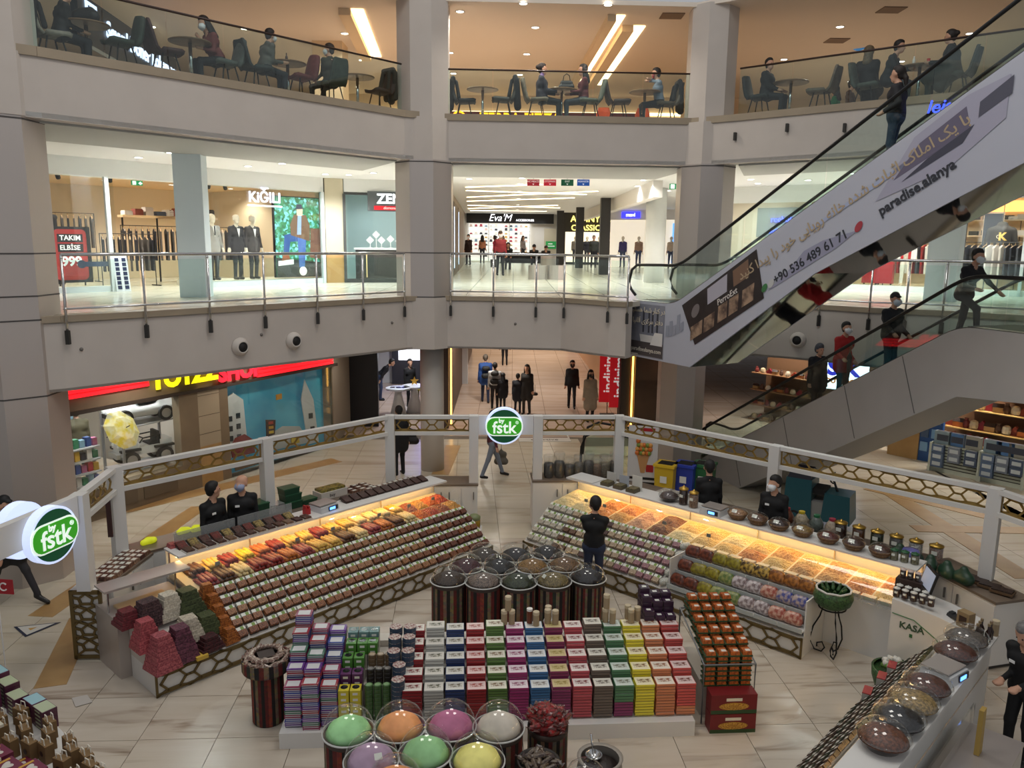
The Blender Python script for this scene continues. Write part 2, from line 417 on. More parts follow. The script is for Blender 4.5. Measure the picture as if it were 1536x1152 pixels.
# ------------------------------------------------------------------ food court balustrade: frameless glass with dark handrail
dark_rail=M((58,42,36),.35,.3)
def rail_top(a,b,n,label):
    a,b=offset(a,b,-.09);L=thing('railing',label,'railing',(a[0],a[1],L2))
    d=Vector((b[0]-a[0],b[1]-a[1],0))
    Bm(dark_rail).tube([(0,0,1.05),(d.x,d.y,1.05)],.022,8).obj('handrail',L,smooth=True)
    u=d.normalized();nn=Vector((-u.y,u.x,0))*.014
    for i in range(n):
        p,q=d*(i/n)+u*.006,d*((i+1)/n)-u*.006
        Bm(GLASS).prism([(p.x,p.y),(q.x,q.y),(q.x+nn.x,q.y+nn.y),(p.x+nn.x,p.y+nn.y)],0.0,1.04).obj('glass_panel',L)
    return L
rail_top(E2[2],E2[3],7,'glass balustrade with dark handrail by the tables over the menswear shop')
rail_top(E2[4],E2[5],5,'glass balustrade with dark handrail between the two food court columns')
rail_top(E2[6],E2[7],5,'glass balustrade with dark handrail behind the long escalator')
# ------------------------------------------------------------------ round air nozzles in the bands
nz_w=M((196,188,180),.6)
def nozzle(px,py,a,b):
    p=onv(px,py,a,b);d=unit(a,b);n=Vector((d.y,-d.x,0));p=p+n*.004;t=thing('air_nozzle','round ceiling-white air nozzle with dark mouth on the parapet band','air nozzle',p,heading(a,b),'air nozzles on the middle gallery parapet')
    prof=[(.19,0),(.19,.02),(.165,.05),(.13,.12),(.105,.13),(.1,.1)]
    m=Bm(nz_w).lathe(prof,n=20);me=m.mesh('shell',True);me.transform(Matrix.Rotation(PI/2,4,'X'));put('shell',me,t)
    me=Bm(M((30,28,28),.7)).lathe([(.102,0),(.102,.115)],n=20).mesh('mouth',True);me.transform(Matrix.Rotation(PI/2,4,'X'));put('mouth',me,t)
for px,py in ((360,520),(440,511)):nozzle(px,py,E1[2],E1[3])
for px,py in ((1118,503),(1197,510)):nozzle(px,py,E1[9],E1[10])
for px,py,i in ((122,524,2),(392,502,2),(588,484,2),(773,486,4)):
    p=onv(px,py,E1[i],E1[i+1]);d=unit(E1[i],E1[i+1])
    tag(Bm(M((110,104,98),.6)).ball((0,0,0),.035,8,6).obj('sprinkler_cap',loc=p,smooth=True),'tiny grey sprinkler cap on the middle gallery parapet','sprinkler','sprinkler caps on the parapet')

# ------------------------------------------------------------------ ceiling downlights (each a real lamp)
glow=M((255,244,226),emit=9.0);glow_c=M((250,250,245),emit=9.0)
ringm=M((220,220,216),.4)
dl_ring=Bm(ringm).lathe([(.11,0),(.125,-.012),(.095,-.012),(.09,.002)],n=18,cap=False).mesh('trim_ring',True)
dl_w=Bm(glow).lathe([(.092,-.004),(.092,-.008)],n=18).mesh('lamp_disc');dl_c=Bm(glow_c).lathe([(.092,-.004),(.092,-.008)],n=18).mesh('lamp_disc')
def downlight(x,y,z,watt,label,group,warm=True,sc=1.0):
    t=thing('downlight',label,'ceiling light',(x,y,z),0,group);t.scale=(sc,sc,sc)
    put('trim_ring',dl_ring,t);put('lamp_disc',dl_w if warm else dl_c,t)
    lamp('SPOT','downlight_beam',(0,0,-.05),watt,(1,.92,.81) if warm else (.97,.985,1),.09,parent=t,spot=150)
CZ1,CZ2=3.26,6.9
for px,py in ((165,243),(208,236),(256,229),(292,254),(372,249),(423,245),(488,261),(523,262),(560,259)):
    p=at(px,py,CZ1);downlight(p.x,p.y,CZ1,190,'round white downlight over the walkway of the menswear shop','downlights over the menswear walkway',False)
for px,py in ((704,268),(783,267),(965,270),(956,279),(1003,286)):
    p=at(px,py,CZ1);downlight(p.x,p.y,CZ1,170,'round white downlight at the mouth of the shop corridor','downlights at the corridor mouth',False)
for px,py in ((1126,269),(1137,275),(1281,260),(1212,270),(1500,268),(1470,262),(1372,262)):
    p=at(px,py,CZ1);downlight(p.x,p.y,CZ1,170,'round white downlight over the walkway of the sportswear shop','downlights over the sportswear walkway',False)
for px,py in ((690,17),(785,5),(912,7),(668,37),(803,41),(675,79),(790,81),(680,110),(780,112)):
    p=at(px,py,CZ2);downlight(p.x,p.y,CZ2,95,'warm round downlight in the ceiling between the food court columns','warm downlights of the middle food court ceiling')
for px,py in ((228,40),(367,43),(517,50),(543,90),(588,108)):
    p=at(px,py,CZ2);downlight(p.x,p.y,CZ2,95,'warm round downlight in the ceiling over the tables above the menswear shop','warm downlights over the tables above the menswear shop')
for px,py in ((1260,40),(1455,50),(1176,89),(1352,92),(1276,122)):
    p=at(px,py,CZ2);downlight(p.x,p.y,CZ2,95,'warm round downlight in the ceiling behind the tables by the long escalator','warm downlights behind the long escalator')
# ground level lamps under the gallery, hidden behind the parapet bands
for x,y,e in ((-7.6,16.6,70),(-6.0,19.5,70),(-4.2,22.6,60),(-.5,23,70),(2.4,22.5,60),(6.5,23.5,70),(9.5,19.0,60),(11.4,17,60),(-1,28,220),(1.5,32,220),(-.5,37,260),(1.5,42,260),(0,48,300),(1,54,300)):
    downlight(x,y,-1.3,e,'round downlight in the ground floor ceiling behind the parapet','downlights of the ground floor ceiling')
# ================================================================== PEOPLE: one continuous skin grown from a distance field
def surface_nets(val,lo,h):
    """val: 3-D grid of distances; returns verts, quads"""
    ins=val < 0;nx,ny,nz=val.shape
    c=np.zeros((nx-1,ny-1,nz-1,3));cntv=np.zeros((nx-1,ny-1,nz-1))
    corners=[(0,0,0),(1,0,0),(0,1,0),(1,1,0),(0,0,1),(1,0,1),(0,1,1),(1,1,1)]
    def sub(a,o):return a[o[0]:o[0]+nx-1,o[1]:o[1]+ny-1,o[2]:o[2]+nz-1]
    for i in range(8):
        for j in range(i+1,8):
            a,b=corners[i],corners[j]
            if sum(abs(x-y) for x,y in zip(a,b)) != 1:continue
            va,vb=sub(val,a),sub(val,b);m=(va < 0) != (vb < 0)
            t=np.where(m,va/np.where(m,va-vb,1),0)
            for k in range(3):c[...,k] += np.where(m,a[k]+t*(b[k]-a[k]),0)
            cntv += m
    act=cntv > 0;idx=-np.ones(act.shape,int);ids=np.argwhere(act);idx[act]=np.arange(len(ids))
    verts=(c[act]/cntv[act][:,None]+ids)*h+np.array(lo)
    quads=[]
    for ax in range(3):
        sl0=[slice(None)]*3;sl1=[slice(None)]*3;sl0[ax]=slice(0,-1);sl1[ax]=slice(1,None)
        a,b=ins[tuple(sl0)],ins[tuple(sl1)];e=np.argwhere(a != b);u,v=(ax+1) % 3,(ax+2) % 3
        ok=(e[:,u] > 0) & (e[:,v] > 0) & (e[:,u] < val.shape[u]-1) & (e[:,v] < val.shape[v]-1);e=e[ok]
        def cell(du,dv):
            q=e.copy();q[:,u] += du;q[:,v] += dv;return idx[q[:,0],q[:,1],q[:,2]]
        q=np.stack([cell(-1,-1),cell(0,-1),cell(0,0),cell(-1,0)],1)
        fl=~a[e[:,0],e[:,1],e[:,2]];q[fl]=q[fl][:,::-1]
        quads.append(q)
    return verts,np.concatenate(quads)
def grow(prims,h,k=.03):
    """prims: (a, b, ra, rb, tag) tapered capsules -> verts, quads, tag per quad"""
    A=np.array([p[0] for p in prims],float);B=np.array([p[1] for p in prims],float)
    R=np.array([max(p[2],p[3]) for p in prims])[:,None]
    lo=np.minimum(A-R,B-R).min(0)-2.5*h;hi=np.maximum(A+R,B+R).max(0)+2.5*h
    n=np.ceil((hi-lo)/h).astype(int)+1
    g=np.stack(np.meshgrid(*[lo[i]+np.arange(n[i])*h for i in range(3)],indexing='ij'),-1)
    acc=np.full(g.shape[:3],9.0)
    for a,b,ra,rb,_ in prims:
        a=np.array(a,float);b=np.array(b,float);r=max(ra,rb)+2.6*k+2*h
        l0=np.clip(np.floor((np.minimum(a,b)-r-lo)/h).astype(int),0,n);l1=np.clip(np.ceil((np.maximum(a,b)+r-lo)/h).astype(int)+1,0,n)
        s=tuple(slice(l0[i],l1[i]) for i in range(3));p=g[s];ab=b-a;dd=ab @ ab
        t=np.clip(((p-a) @ ab)/dd,0,1) if dd > 1e-12 else np.zeros(p.shape[:3])
        d=np.linalg.norm(p-a-t[...,None]*ab,axis=-1)-(ra+(rb-ra)*t)
        x=acc[s];hh=np.clip(k-np.abs(x-d),0,None)/k
        acc[s]=np.minimum(x,d)-hh*hh*k*.25
    v,q=surface_nets(acc,lo,h)
    fc=v[q].mean(1);best=np.full(len(fc),9.0);tg=np.zeros(len(fc),int)
    for a,b,ra,rb,t_ in prims:
        a=np.array(a,float);b=np.array(b,float);ab=b-a;dd=ab @ ab
        t=np.clip(((fc-a) @ ab)/dd,0,1) if dd > 1e-12 else np.zeros(len(fc))
        d=np.linalg.norm(fc-a-t[:,None]*ab,axis=1)-(ra+(rb-ra)*t)
        m=d < best;best[m]=d[m];tg[m]=t_
    return v,q,tg
def nets_mesh(name,prims,mats,h,k=.03):
    v,q,tg=grow(prims,h,k);me=bpy.data.meshes.new(name)
    me.from_pydata(v.tolist(),[],q.tolist())
    for m in mats:me.materials.append(m)
    me.polygons.foreach_set('material_index',tg.tolist());me.polygons.foreach_set('use_smooth',[True]*len(me.polygons));me.update()
    return me
SKIN=M((196,150,124),.55);SKIN2=M((178,132,106),.55)
def ik(a,c,l1,l2,pole):
    a,c,pole=Vector(a),Vector(c),Vector(pole);d=c-a;L=d.length
    if L > (l1+l2)*.999:c=a+d*((l1+l2)*.999/L);d=c-a;L=d.length
    x=(l1*l1-l2*l2+L*L)/(2*L);hh=math.sqrt(max(0,l1*l1-x*x));u=d/L
    w=pole-u*pole.dot(u);w=w.normalized() if w.length > 1e-6 else Vector((0,1,0))
    return a+u*x+w*hh,c
def rotv(p,ax,ang,o):
    return Matrix.Rotation(ang,3,ax) @ (Vector(p)-Vector(o))+Vector(o)
def person(label,loc,rz,top=(20,20,22),bottom=(24,26,34),shoes=(18,16,16),hair=('short',(28,22,20)),mask=None,skin=SKIN,
           hip=None,feet=None,hands=None,lean=0.0,head=(0,0),height=1.74,res=.02,coat=0.0,group=None,female=False,sleeve=None,name='person',cat='person',badge=False,elbow=(0,-1,-.3),knee=(0,1,.1),bulk=0.0,collar=None,headmat=None,skirt=None,eyes=True):
    """facing local +Y; hip height, feet and hands as local points; lean/turn in degrees"""
    s=height/1.74
    t=thing(name,label,cat,loc,rz,group);t.scale=(s,s,s)
    hz=.93 if hip is None else hip[2];hy=0 if hip is None else hip[1];hx=0 if hip is None else hip[0]
    H=Vector((hx,hy,hz));la=-math.radians(lean)
    def T(p):return rotv(Vector(p)+H,'X',la,H)
    sw=.155 if female else .175
    sh=[T((-sw,0,.465)),T((sw,0,.465))];ch=[T((-.085,.01,.36)),T((.085,.01,.36))];wa=[T((-.07,0,.16)),T((.07,0,.16))]
    hp=[H+Vector((-.085,0,0)),H+Vector((.085,0,0))]
    nb,nt_=T((0,.0,.53)),T((0,.02,.60));hc=T((0,.035,.70))
    hyaw,hpit=math.radians(head[0]),math.radians(head[1])
    RH=Matrix.Rotation(hyaw,3,'Z') @ Matrix.Rotation(-hpit+la*.4,3,'X')
    def Hd(p):return hc+RH @ Vector(p)
    feet=feet or ((-.1,-.02,0),(.1,.04,0));hands=hands or ((-.25,.06,.80),(.25,.06,.80))
    P=[];SK,TP,BT,SHO,MK,CO=0,1,2,3,4,5
    bk=bulk
    P.append((hp[0],hp[1],.115+bk*.5,.115+bk*.5,BT));P.append((wa[0],wa[1],.105+bk,.105+bk,TP));P.append((ch[0],ch[1],.12+bk,.12+bk,TP))
    P.append((sh[0],sh[1],.062+bk*.6,.062+bk*.6,TP));P += [(T((0,-.01,.535)),sh[i].lerp(T((0,0,.5)),.25),.05,.05,TP) for i in (0,1)];P.append(((wa[0]+wa[1])/2,(ch[0]+ch[1])/2,.12+bk,.125+bk,TP))
    P.append(((hp[0]+hp[1])/2+Vector((-.05,0,.07)),(hp[0]+hp[1])/2+Vector((.05,0,.07)),.122+bk,.122+bk,TP))
    if female:P += [(T((-.06,.09,.37)),T((-.06,.09,.36)),.06,.06,TP),(T((.06,.09,.37)),T((.06,.09,.36)),.06,.06,TP)]
    P.append((nb-Vector((0,0,.03)),nt_,.056,.052,SK if collar is None else CO))
    # head: skull, face, jaw, nose, ears
    P += [(Hd((0,-.02,.055)),Hd((0,.0,.05)),.092,.09,SK),(Hd((0,.03,-.0)),Hd((0,.035,-.05)),.07,.058,SK),(Hd((0,.055,-.07)),Hd((0,.05,-.075)),.042,.04,SK),
          (Hd((0,.098,.02)),Hd((0,.112,-.015)),.013,.019,SK),(Hd((-.088,.0,.01)),Hd((-.09,-.005,-.02)),.02,.015,SK),(Hd((.088,.0,.01)),Hd((.09,-.005,-.02)),.02,.015,SK)]
    if mask is not None:P += [(Hd((-.035,.075,-.03)),Hd((.035,.075,-.03)),.052,.052,MK),(Hd((0,.088,-.02)),Hd((0,.07,-.08)),.042,.03,MK)]
    slv=sleeve or .2
    for i in range(2):
        el,hd=ik(sh[i],hands[i],.29,.26,elbow if not isinstance(elbow[0],tuple) else elbow[i])
        ar=.05+bk*.5
        P += [(sh[i],el,ar+.008,ar-.006,TP),(el,el.lerp(hd,.93),ar-.008,ar-.02,TP)]
        dirv=(hd-el).normalized();side=dirv.cross(Vector((0,0,1)));side=side.normalized() if side.length > .1 else Vector((1,0,0))
        inn=side if (side.x < 0) == (i == 1) else -side
        pal=hd+dirv*.05;nrm=dirv.cross(side)
        P.append((hd-dirv*.01,pal,.03,.034,SK));P.append((hd+dirv*.02+inn*.012,hd+dirv*.05+inn*.05,.016,.012,SK))
        for f,(o_,ln) in enumerate(((-.03,.062),(-.01,.075),(.01,.07),(.03,.055))):
            b0=pal+side*o_;b1=b0+dirv*ln*.55+nrm*.004;P.append((b0,b1,.0115,.0105,SK));P.append((b1,b1+dirv*ln*.4-nrm*.02,.0105,.009,SK))
        kn,an=ik(hp[i],Vector(feet[i])+Vector((0,0,.085)),.43,.42,knee if not isinstance(knee[0],tuple) else knee[i])
        P += [(hp[i],kn,.088,.062,BT),(kn,an,.06,.048,BT)]
        fd=Vector((0,1,0));P += [(an+Vector((0,-.02,-.045)),Vector(feet[i])+Vector((0,.14,.035)),.045,.036,SHO)]
    if coat:   # coat tails hang from the hips round the thighs
        for i in range(2):
            kn,_=ik(hp[i],Vector(feet[i])+Vector((0,0,.085)),.43,.42,knee if not isinstance(knee[0],tuple) else knee[i])
            e_=hp[i].lerp(kn,coat);P.append((hp[i]+Vector((0,0,.02)),e_,.125+bk,.125+bk,TP))
            P.append(((hp[0]+hp[1])/2,e_.lerp((hp[0]+hp[1])/2+Vector((0,0,-.43*coat)),.5),.13,.12,TP))
    mats=[skin if headmat is None else headmat,M(top,.75,noise=(9,tuple(max(0,c-8) for c in top),.2)),M(bottom,.75),M(shoes,.45),M(mask or (230,232,235),.7),M(collar or (20,20,20),.7)]
    put('body',nets_mesh('body',[(tuple(a),tuple(b),ra,rb,g) for a,b,ra,rb,g in P],mats,res),t)
    if hair:
        kind,hc_=hair[0],hair[1];hm=M(hc_,.65,noise=(30,tuple(int(c*.7) for c in hc_),.2));Q=[]
        if kind == 'hat':Q=[(Hd((0,-.02,.075)),Hd((0,-.01,.09)),.104,.1,0),(Hd((0,-.03,.03)),Hd((0,-.04,.02)),.102,.1,0)]
        elif kind == 'cap':Q=[(Hd((0,-.015,.085)),Hd((0,-.01,.095)),.098,.09,0),(Hd((-.04,.09,.085)),Hd((.04,.09,.085)),.02,.02,0),(Hd((0,.06,.09)),Hd((0,.12,.08)),.03,.018,0)]
        elif kind == 'hood':Q=[(Hd((0,-.035,.06)),Hd((0,-.03,.05)),.115,.112,0),(Hd((0,-.06,-.06)),T((0,-.06,.5)),.1,.1,0)]
        else:
            Q=[(Hd((0,-.03,.07)),Hd((0,-.015,.08)),.096,.092,0),(Hd((0,-.055,.03)),Hd((0,-.055,-.02)),.075,.06,0),(Hd((0,.05,.115)),Hd((0,.03,.12)),.035,.04,0),(Hd((-.07,-.01,.05)),Hd((-.075,-.02,.0)),.03,.02,0),(Hd((.07,-.01,.05)),Hd((.075,-.02,.0)),.03,.02,0)]
            if kind == 'long':Q += [(Hd((-.05,-.055,.0)),T((-.06,-.1,.44)),.062,.05,0),(Hd((.05,-.055,.0)),T((.06,-.1,.44)),.062,.05,0),(Hd((-.085,-.0,.02)),T((-.1,.0,.50)),.03,.035,0),(Hd((.085,-.0,.02)),T((.1,.0,.50)),.03,.035,0)]
            if kind == 'bun':Q += [(Hd((0,-.12,.07)),Hd((0,-.125,.07)),.05,.05,0)]
            if kind == 'pony':Q += [(Hd((0,-.1,.04)),Hd((0,-.14,-.06)),.035,.04,0),(Hd((0,-.14,-.06)),T((0,-.13,.42)),.04,.02,0)]
        put({'hat':'knitted_hat','cap':'cap','hood':'hood'}.get(kind,'hair'),nets_mesh('hair',[(tuple(a),tuple(b),ra,rb,g) for a,b,ra,rb,g in Q],[hm],max(.014,res*.8),.02),t)
    if eyes:
        for sx_ in (-1,1):
            Bm(M((30,22,20),.3)).ball(Hd((sx_*.033,.094,.022)),.011,6,4).obj('eye',t,smooth=True)
    if badge:
        c=T((.08,.135,.36));o=Bm(M((240,240,236),.5)).box((0,0,-.02),(.07,.006,.035)).obj('name_badge',t,loc=c)
    return t
def sit(**k):
    """seat height .46, knees bent"""
    d=dict(hip=(0,0,.56),feet=((-.1,.42,0),(.11,.40,0)),hands=((-.14,.34,.66),(.14,.34,.66)),knee=(0,.6,1))
    d.update(k);return d
def face(p,q):return math.atan2(-(q[0]-p[0]),q[1]-p[1])
# ================================================================== FOOD COURT (top gallery)
wall_warm=M((214,196,172),.8)
struct(Bm(wall_warm).wallseg((-30,32),(30,32),L2,6.95,.2).obj('wall_back'),'cream back wall of the food court')
struct(Bm(M((222,198,166),.75)).box((-5.35,24.2,L2),(.85,.8,2.55)).obj('column'),'cream square column behind the man in olive jacket')
struct(Bm(M((222,200,170),.75)).box((6.3,28.6,L2),(1.0,.9,2.55)).obj('column'),'cream square column behind the man drinking at the table')
# light coves in the ceiling: lit slots running away from the balustrade
cove_m=M((255,222,170),emit=3.0)
def cove(p,q,wd,lab):
    a,b=at(*p,6.87),at(*q,6.87);d=unit(a,b);n=Vector((-d.y,d.x))*wd
    t=thing('light_cove',lab,'cove light',(a.x,a.y,6.9))
    Bm(cove_m).prism([(0,0),(b.x-a.x,b.y-a.y),(b.x-a.x+n.x,b.y-a.y+n.y),(n.x,n.y)],-.03,-.012).obj('light_strip',t)
    Bm(M((226,204,172),.8)).prism([(n.x*1.02,n.y*1.02),(b.x-a.x+n.x*1.02,b.y-a.y+n.y*1.02),(b.x-a.x+n.x*2,b.y-a.y+n.y*2),(n.x*2,n.y*2)],-.16,-.0).obj('cove_lip',t)
cove((938,24),(872,128),.22,'bright slanted ceiling cove above the women at the table')
cove((968,40),(905,128),.3,'second bright slanted ceiling cove beside the cream column')
cove((545,15),(572,86),.3,'bright wedge of ceiling cove beside the plaster column')
struct(Bm(cove_m).box((0,31.9,6.2),(14,.05,.1)).obj('trim_2'),'warm light line along the food court back wall')
# pizza counter sign
sg=thing('pizza_sign','dark red fascia with yellow lit pizza lettering behind the tables','sign',(.6,31.89,5.9))
Bm(M((110,24,20),.5)).box((0,0,-.25),(9,.2,.62)).obj('panel',sg)
yel=M((255,190,20),emit=1.3)
lettering('letters','TERRA PIZZA',.52,yel,(-.4,-.12,.12),0,sg,bold=.012)
me=Bm(yel).lathe([(.2,0),(.27,0),(.27,.03),(.2,.03)],n=18,cap=False).mesh('emblem_ring');me.transform(Matrix.Rotation(PI/2,4,'X'));put('emblem_ring',me,sg,(-2.75,-.12,.12))
# kebab restaurant fascia on the left
A,B=at(128,22,5.95),at(262,108,5.95);hd=heading(A,B);dl=(Vector(B[:2])-Vector(A[:2])).length
sg=thing('restaurant_sign','long dark blue fascia with glowing white restaurant lettering behind the green chair','sign',(A.x,A.y,5.95),hd)
Bm(M((34,48,62),.4)).box((dl/2,.1,-.55),(dl*1.1,.15,.95)).obj('panel',sg)
wl=M((215,225,255),emit=1.1)
lettering('letters','Sevval Döner Lokantası',dl*.088,wl,(dl*.6,0,-.02),0,sg,shear=.2,bold=.01)
Bm(wl).box((dl*.06,.01,.0),(dl*.1,.02,.32)).obj('logo_panel',sg);lettering('logo_letters','yyu',.3,M((40,60,110),.4),(dl*.06,-.02,.18),0,sg)
Bm(M((235,225,205),emit=.6)).box((dl/2,.9,-1.5),(dl,.1,.8)).obj('counter_front',sg)

# upholstered shell chair
def sheet(b,prof,th,n=6,curve=.04):
    """prof: (y, z, width) path of a padded shell, slightly dished across"""
    V=[[],[]];k=len(prof)
    for side in (0,1):
        for i,(y,z,wd) in enumerate(prof):
            a=prof[max(0,i-1)];c=prof[min(k-1,i+1)];ty_,tz_=c[0]-a[0],c[1]-a[1];l=math.hypot(ty_,tz_);ny,nz=-tz_/l,ty_/l
            for j in range(n+1):
                u=j/n*2-1;e=(1-u*u);o=-curve*e+(0 if side == 0 else -th*(.35+.65*e ** .5))
                o=curve*(u*u)+(0 if side == 0 else -th)
                V[side].append((u*wd/2,y-ny*o,z-nz*o))
    m=(n+1);N=len(V[0]);vs=V[0]+V[1];fs=[]
    for i in range(k-1):
        for j in range(n):
            q=(i*m+j,i*m+j+1,(i+1)*m+j+1,(i+1)*m+j);fs.append(q);fs.append(tuple(N+x for x in q[::-1]))
    for i in range(k-1):
        fs.append((i*m,(i+1)*m,N+(i+1)*m,N+i*m));fs.append(((i+1)*m+n,i*m+n,N+i*m+n,N+(i+1)*m+n))
    for j in range(n):
        fs.append((j+1,j,N+j,N+j+1));a=(k-1)*m;fs.append((a+j,a+j+1,N+a+j+1,N+a+j))
    return b.add(vs,fs)
leg_me=Bm(M((26,24,24),.4,.4)).tube([(0,0,0),(.07,.09,.44)],[.011,.016],6).mesh('leg',True)
def chair(label,x,y,rz,colr,z=L2,coat=None,coatlab='',group=None):
    t=thing('shell_chair',label,'chair',(x,y,z),rz,group);fm=M(colr,.7,noise=(12,tuple(int(c*.85) for c in colr),.3))
    sheet(Bm(fm),[(.26,.455,.40),(.2,.475,.46),(0,.46,.48),(-.16,.455,.47)],.07).obj('seat',t,smooth=True)
    sheet(Bm(fm),[(-.15,.46,.47),(-.21,.53,.46),(-.25,.68,.45),(-.285,.84,.42),(-.31,.95,.36),(-.315,.98,.28)],.055,curve=-.05).obj('backrest',t,smooth=True)
    for sx in (-1,1):
        for sy in (-1,1):
            l=put('leg',leg_me,t,(sx*.21,sy*.2-.02,0));l.scale=(-sx,-sy,1)
    if coat:
        cm=M(coat,.85)
        P=[((-.17,-.3,.98),(.17,-.3,.98),.06,.06,0),((-.2,-.33,.9),(-.16,-.36,.35),.06,.07,0),((.2,-.33,.9),(.16,-.36,.35),.06,.07,0),((0,-.34,.9),(0,-.38,.3),.08,.09,0),((-.12,-.22,.9),(-.14,-.16,.55),.04,.05,0),((.12,-.22,.9),(.14,-.16,.55),.04,.05,0)]
        o=put('draped_coat',nets_mesh('draped_coat',P,[cm],.022,.05));o.location=(x,y,z);o.rotation_euler=(0,0,rz)
        tag(o,'dark coat hanging over the ' +coatlab,'coat')
    return t
def table(label,x,y,z=L2,r=.4,group=None):
    t=thing('round_table',label,'table',(x,y,z),0,group)
    Bm(M((128,98,72),.4,noise=(4,(108,82,60),.3))).lathe([(.02,.715),(r-.02,.715),(r,.725),(r,.74),(r-.012,.748),(.02,.748)],n=28).obj('table_top',t,smooth=False)
    Bm(CHROME).lathe([(.035,.02),(.035,.716)],n=12).obj('pole',t,smooth=True)
    Bm(CHROME).lathe([(.23,0),(.23,.015),(.06,.03),(.03,.06)],n=20).obj('base',t,smooth=True)
    return t
def fcp(px,off,seg):
    a,b=Vector(E2[seg]),Vector(E2[seg+1]);d=(b-a).normalized();n=Vector((-d.y,d.x))*off
    p=onv(px,120,a+n,b+n);return p.x,p.y
hdg={s:heading(E2[s],E2[s+1]) for s in (2,4,6)}
RIGHT=lambda s:hdg[s]-PI/2
LEFT=lambda s:hdg[s]+PI/2
GRN,BUR,GRY,DRK,BEI=(52,60,50),(74,40,40),(72,72,70),(30,30,32),(128,116,100)
# --- left run
s=2
chair('pale chair under the black fur coat before the blue restaurant sign',*fcp(84,1.0,s),RIGHT(s),(150,142,130),coat=(22,20,22),coatlab='pale chair before the blue restaurant sign')
person('person in black sitting before the blue restaurant sign',(*fcp(96,.98,s),L2-.08),RIGHT(s),**sit(top=(24,24,26),res=.024,lean=8,eyes=False))
table('round wooden table with a black bag in front of the blue restaurant sign',*fcp(135,.95,s))
x,y=fcp(136,.95,s);tag(put('handbag',nets_mesh('handbag',[((-.14,0,.12),(.14,0,.12),.11,.11,0),((-.1,0,.2),(.1,0,.22),.06,.06,0)],[M((24,24,26),.6)],.02),None,(x,y,L2+.752)),'black bag lying on the table before the blue restaurant sign','bag')
chair('dark green shell chair facing the table with the black bag',*fcp(184,.65,s),LEFT(s),GRN)
chair('burgundy shell chair between green chair and the woman writing',*fcp(252,.65,s),RIGHT(s),BUR)
table('round wooden table in front of the woman in the burgundy vest',*fcp(288,.7,s))
chair('grey shell chair under the woman in the burgundy vest',*fcp(338,.72,s),LEFT(s),(96,98,94))
person('woman with long dark hair in burgundy vest leaning over a table',(*fcp(328,.76,s),L2-.08),LEFT(s),**sit(top=(112,52,50),bottom=(26,26,32),hair=('long',(30,20,18)),mask=(225,228,232),lean=18,hands=((-.16,.42,.72),(.12,.3,.95)),female=True,head=(0,15)))
chair('charcoal shell chair under the man in the patterned jacket',*fcp(386,.62,s),RIGHT(s),(58,62,62))
person('man in grey patterned jacket sitting beside the burgundy woman',(*fcp(397,.66,s),L2-.08),RIGHT(s),**sit(top=(98,96,90),bottom=(30,32,40),hair=('short',(40,32,28)),mask=(215,215,215),lean=12,hands=((-.14,.42,.76),(.14,.38,.74))))
table('round wooden table with a small bottle beside the red chair',*fcp(432,.85,s))
x,y=fcp(431,.75,s);tag(Bm(M((60,30,24),.3)).lathe([(.025,0),(.03,.06),(.028,.09),(.012,.12),(.012,.17)],n=12).obj('sauce_bottle',loc=(x,y,L2+.75),smooth=True),'small brown sauce bottle on the table by the red chair','bottle')
chair('red shell chair facing the man in the patterned jacket',*fcp(450,.7,s),LEFT(s),(116,44,42))
chair('greenish shell chair with its back to the balustrade',*fcp(496,.75,s),hdg[s],(64,74,62))
person('man in olive jacket seen from behind on the greenish chair',(*fcp(496,.78,s),L2-.08),hdg[s],**sit(top=(62,60,48),bottom=(40,40,44),hair=('short',(60,50,42)),mask=(215,218,220),head=(45,0),feet=((-.28,.3,0),(.11,.40,0))))
table('round wooden table beside the coat-covered chair near the column',*fcp(536,.8,s))
chair('burgundy chair pushed to the table near the plaster column',*fcp(568,.62,s),LEFT(s),(66,44,40),coat=(44,42,38),coatlab='chair next to the plaster column over the menswear shop')
# --- middle run
s=4
chair('black shell chair with a black coat beside the plaster column',*fcp(698,.95,s),RIGHT(s),DRK,coat=(16,16,18),coatlab='black chair beside the plaster column')
table('round wooden table between the two coat-covered chairs',*fcp(724,.85,s))
chair('grey shell chair with a dark coat beside the two seated women',*fcp(754,.65,s),LEFT(s),(60,58,54),coat=(20,20,24),coatlab='grey chair beside the two seated women')
chair('brownish shell chair under the woman in the dark dress',*fcp(806,.6,s),RIGHT(s),(112,100,84))
person('woman in dark dress with lilac scarf sitting at the middle table',(*fcp(813,.62,s),L2-.08),RIGHT(s),**sit(top=(44,40,52),bottom=(24,24,30),hair=('bun',(40,30,28)),collar=(130,100,150),female=True,bulk=.02,lean=-2,hands=((-.14,.34,.72),(.14,.36,.74))))
table('round wooden table with a black handbag between two women',*fcp(843,.75,s))
x,y=fcp(850,.75,s);t=thing('handbag','black handbag standing on the table between two women','bag',(x,y,L2+.75))
put('bag_body',nets_mesh('bag',[((-.13,0,.07),(.13,0,.07),.07,.07,0),((-.1,0,.16),(.1,0,.16),.06,.06,0)],[M((20,20,22),.5)],.018),t);Bm(BLACK).tube([(-.09,0,.2),(-.07,0,.33),(0,0,.38),(.07,0,.33),(.09,0,.2)],.012,6).obj('strap',t,smooth=True)
chair('greenish grey shell chair under the woman in red',*fcp(885,.6,s),LEFT(s),(86,90,78))
person('woman in dark red jumper sitting at the table with the handbag',(*fcp(876,.62,s),L2-.08),LEFT(s),**sit(top=(92,28,34),bottom=(50,54,62),hair=('long',(24,18,18)),female=True,hands=((-.14,.36,.74),(.14,.34,.72))))
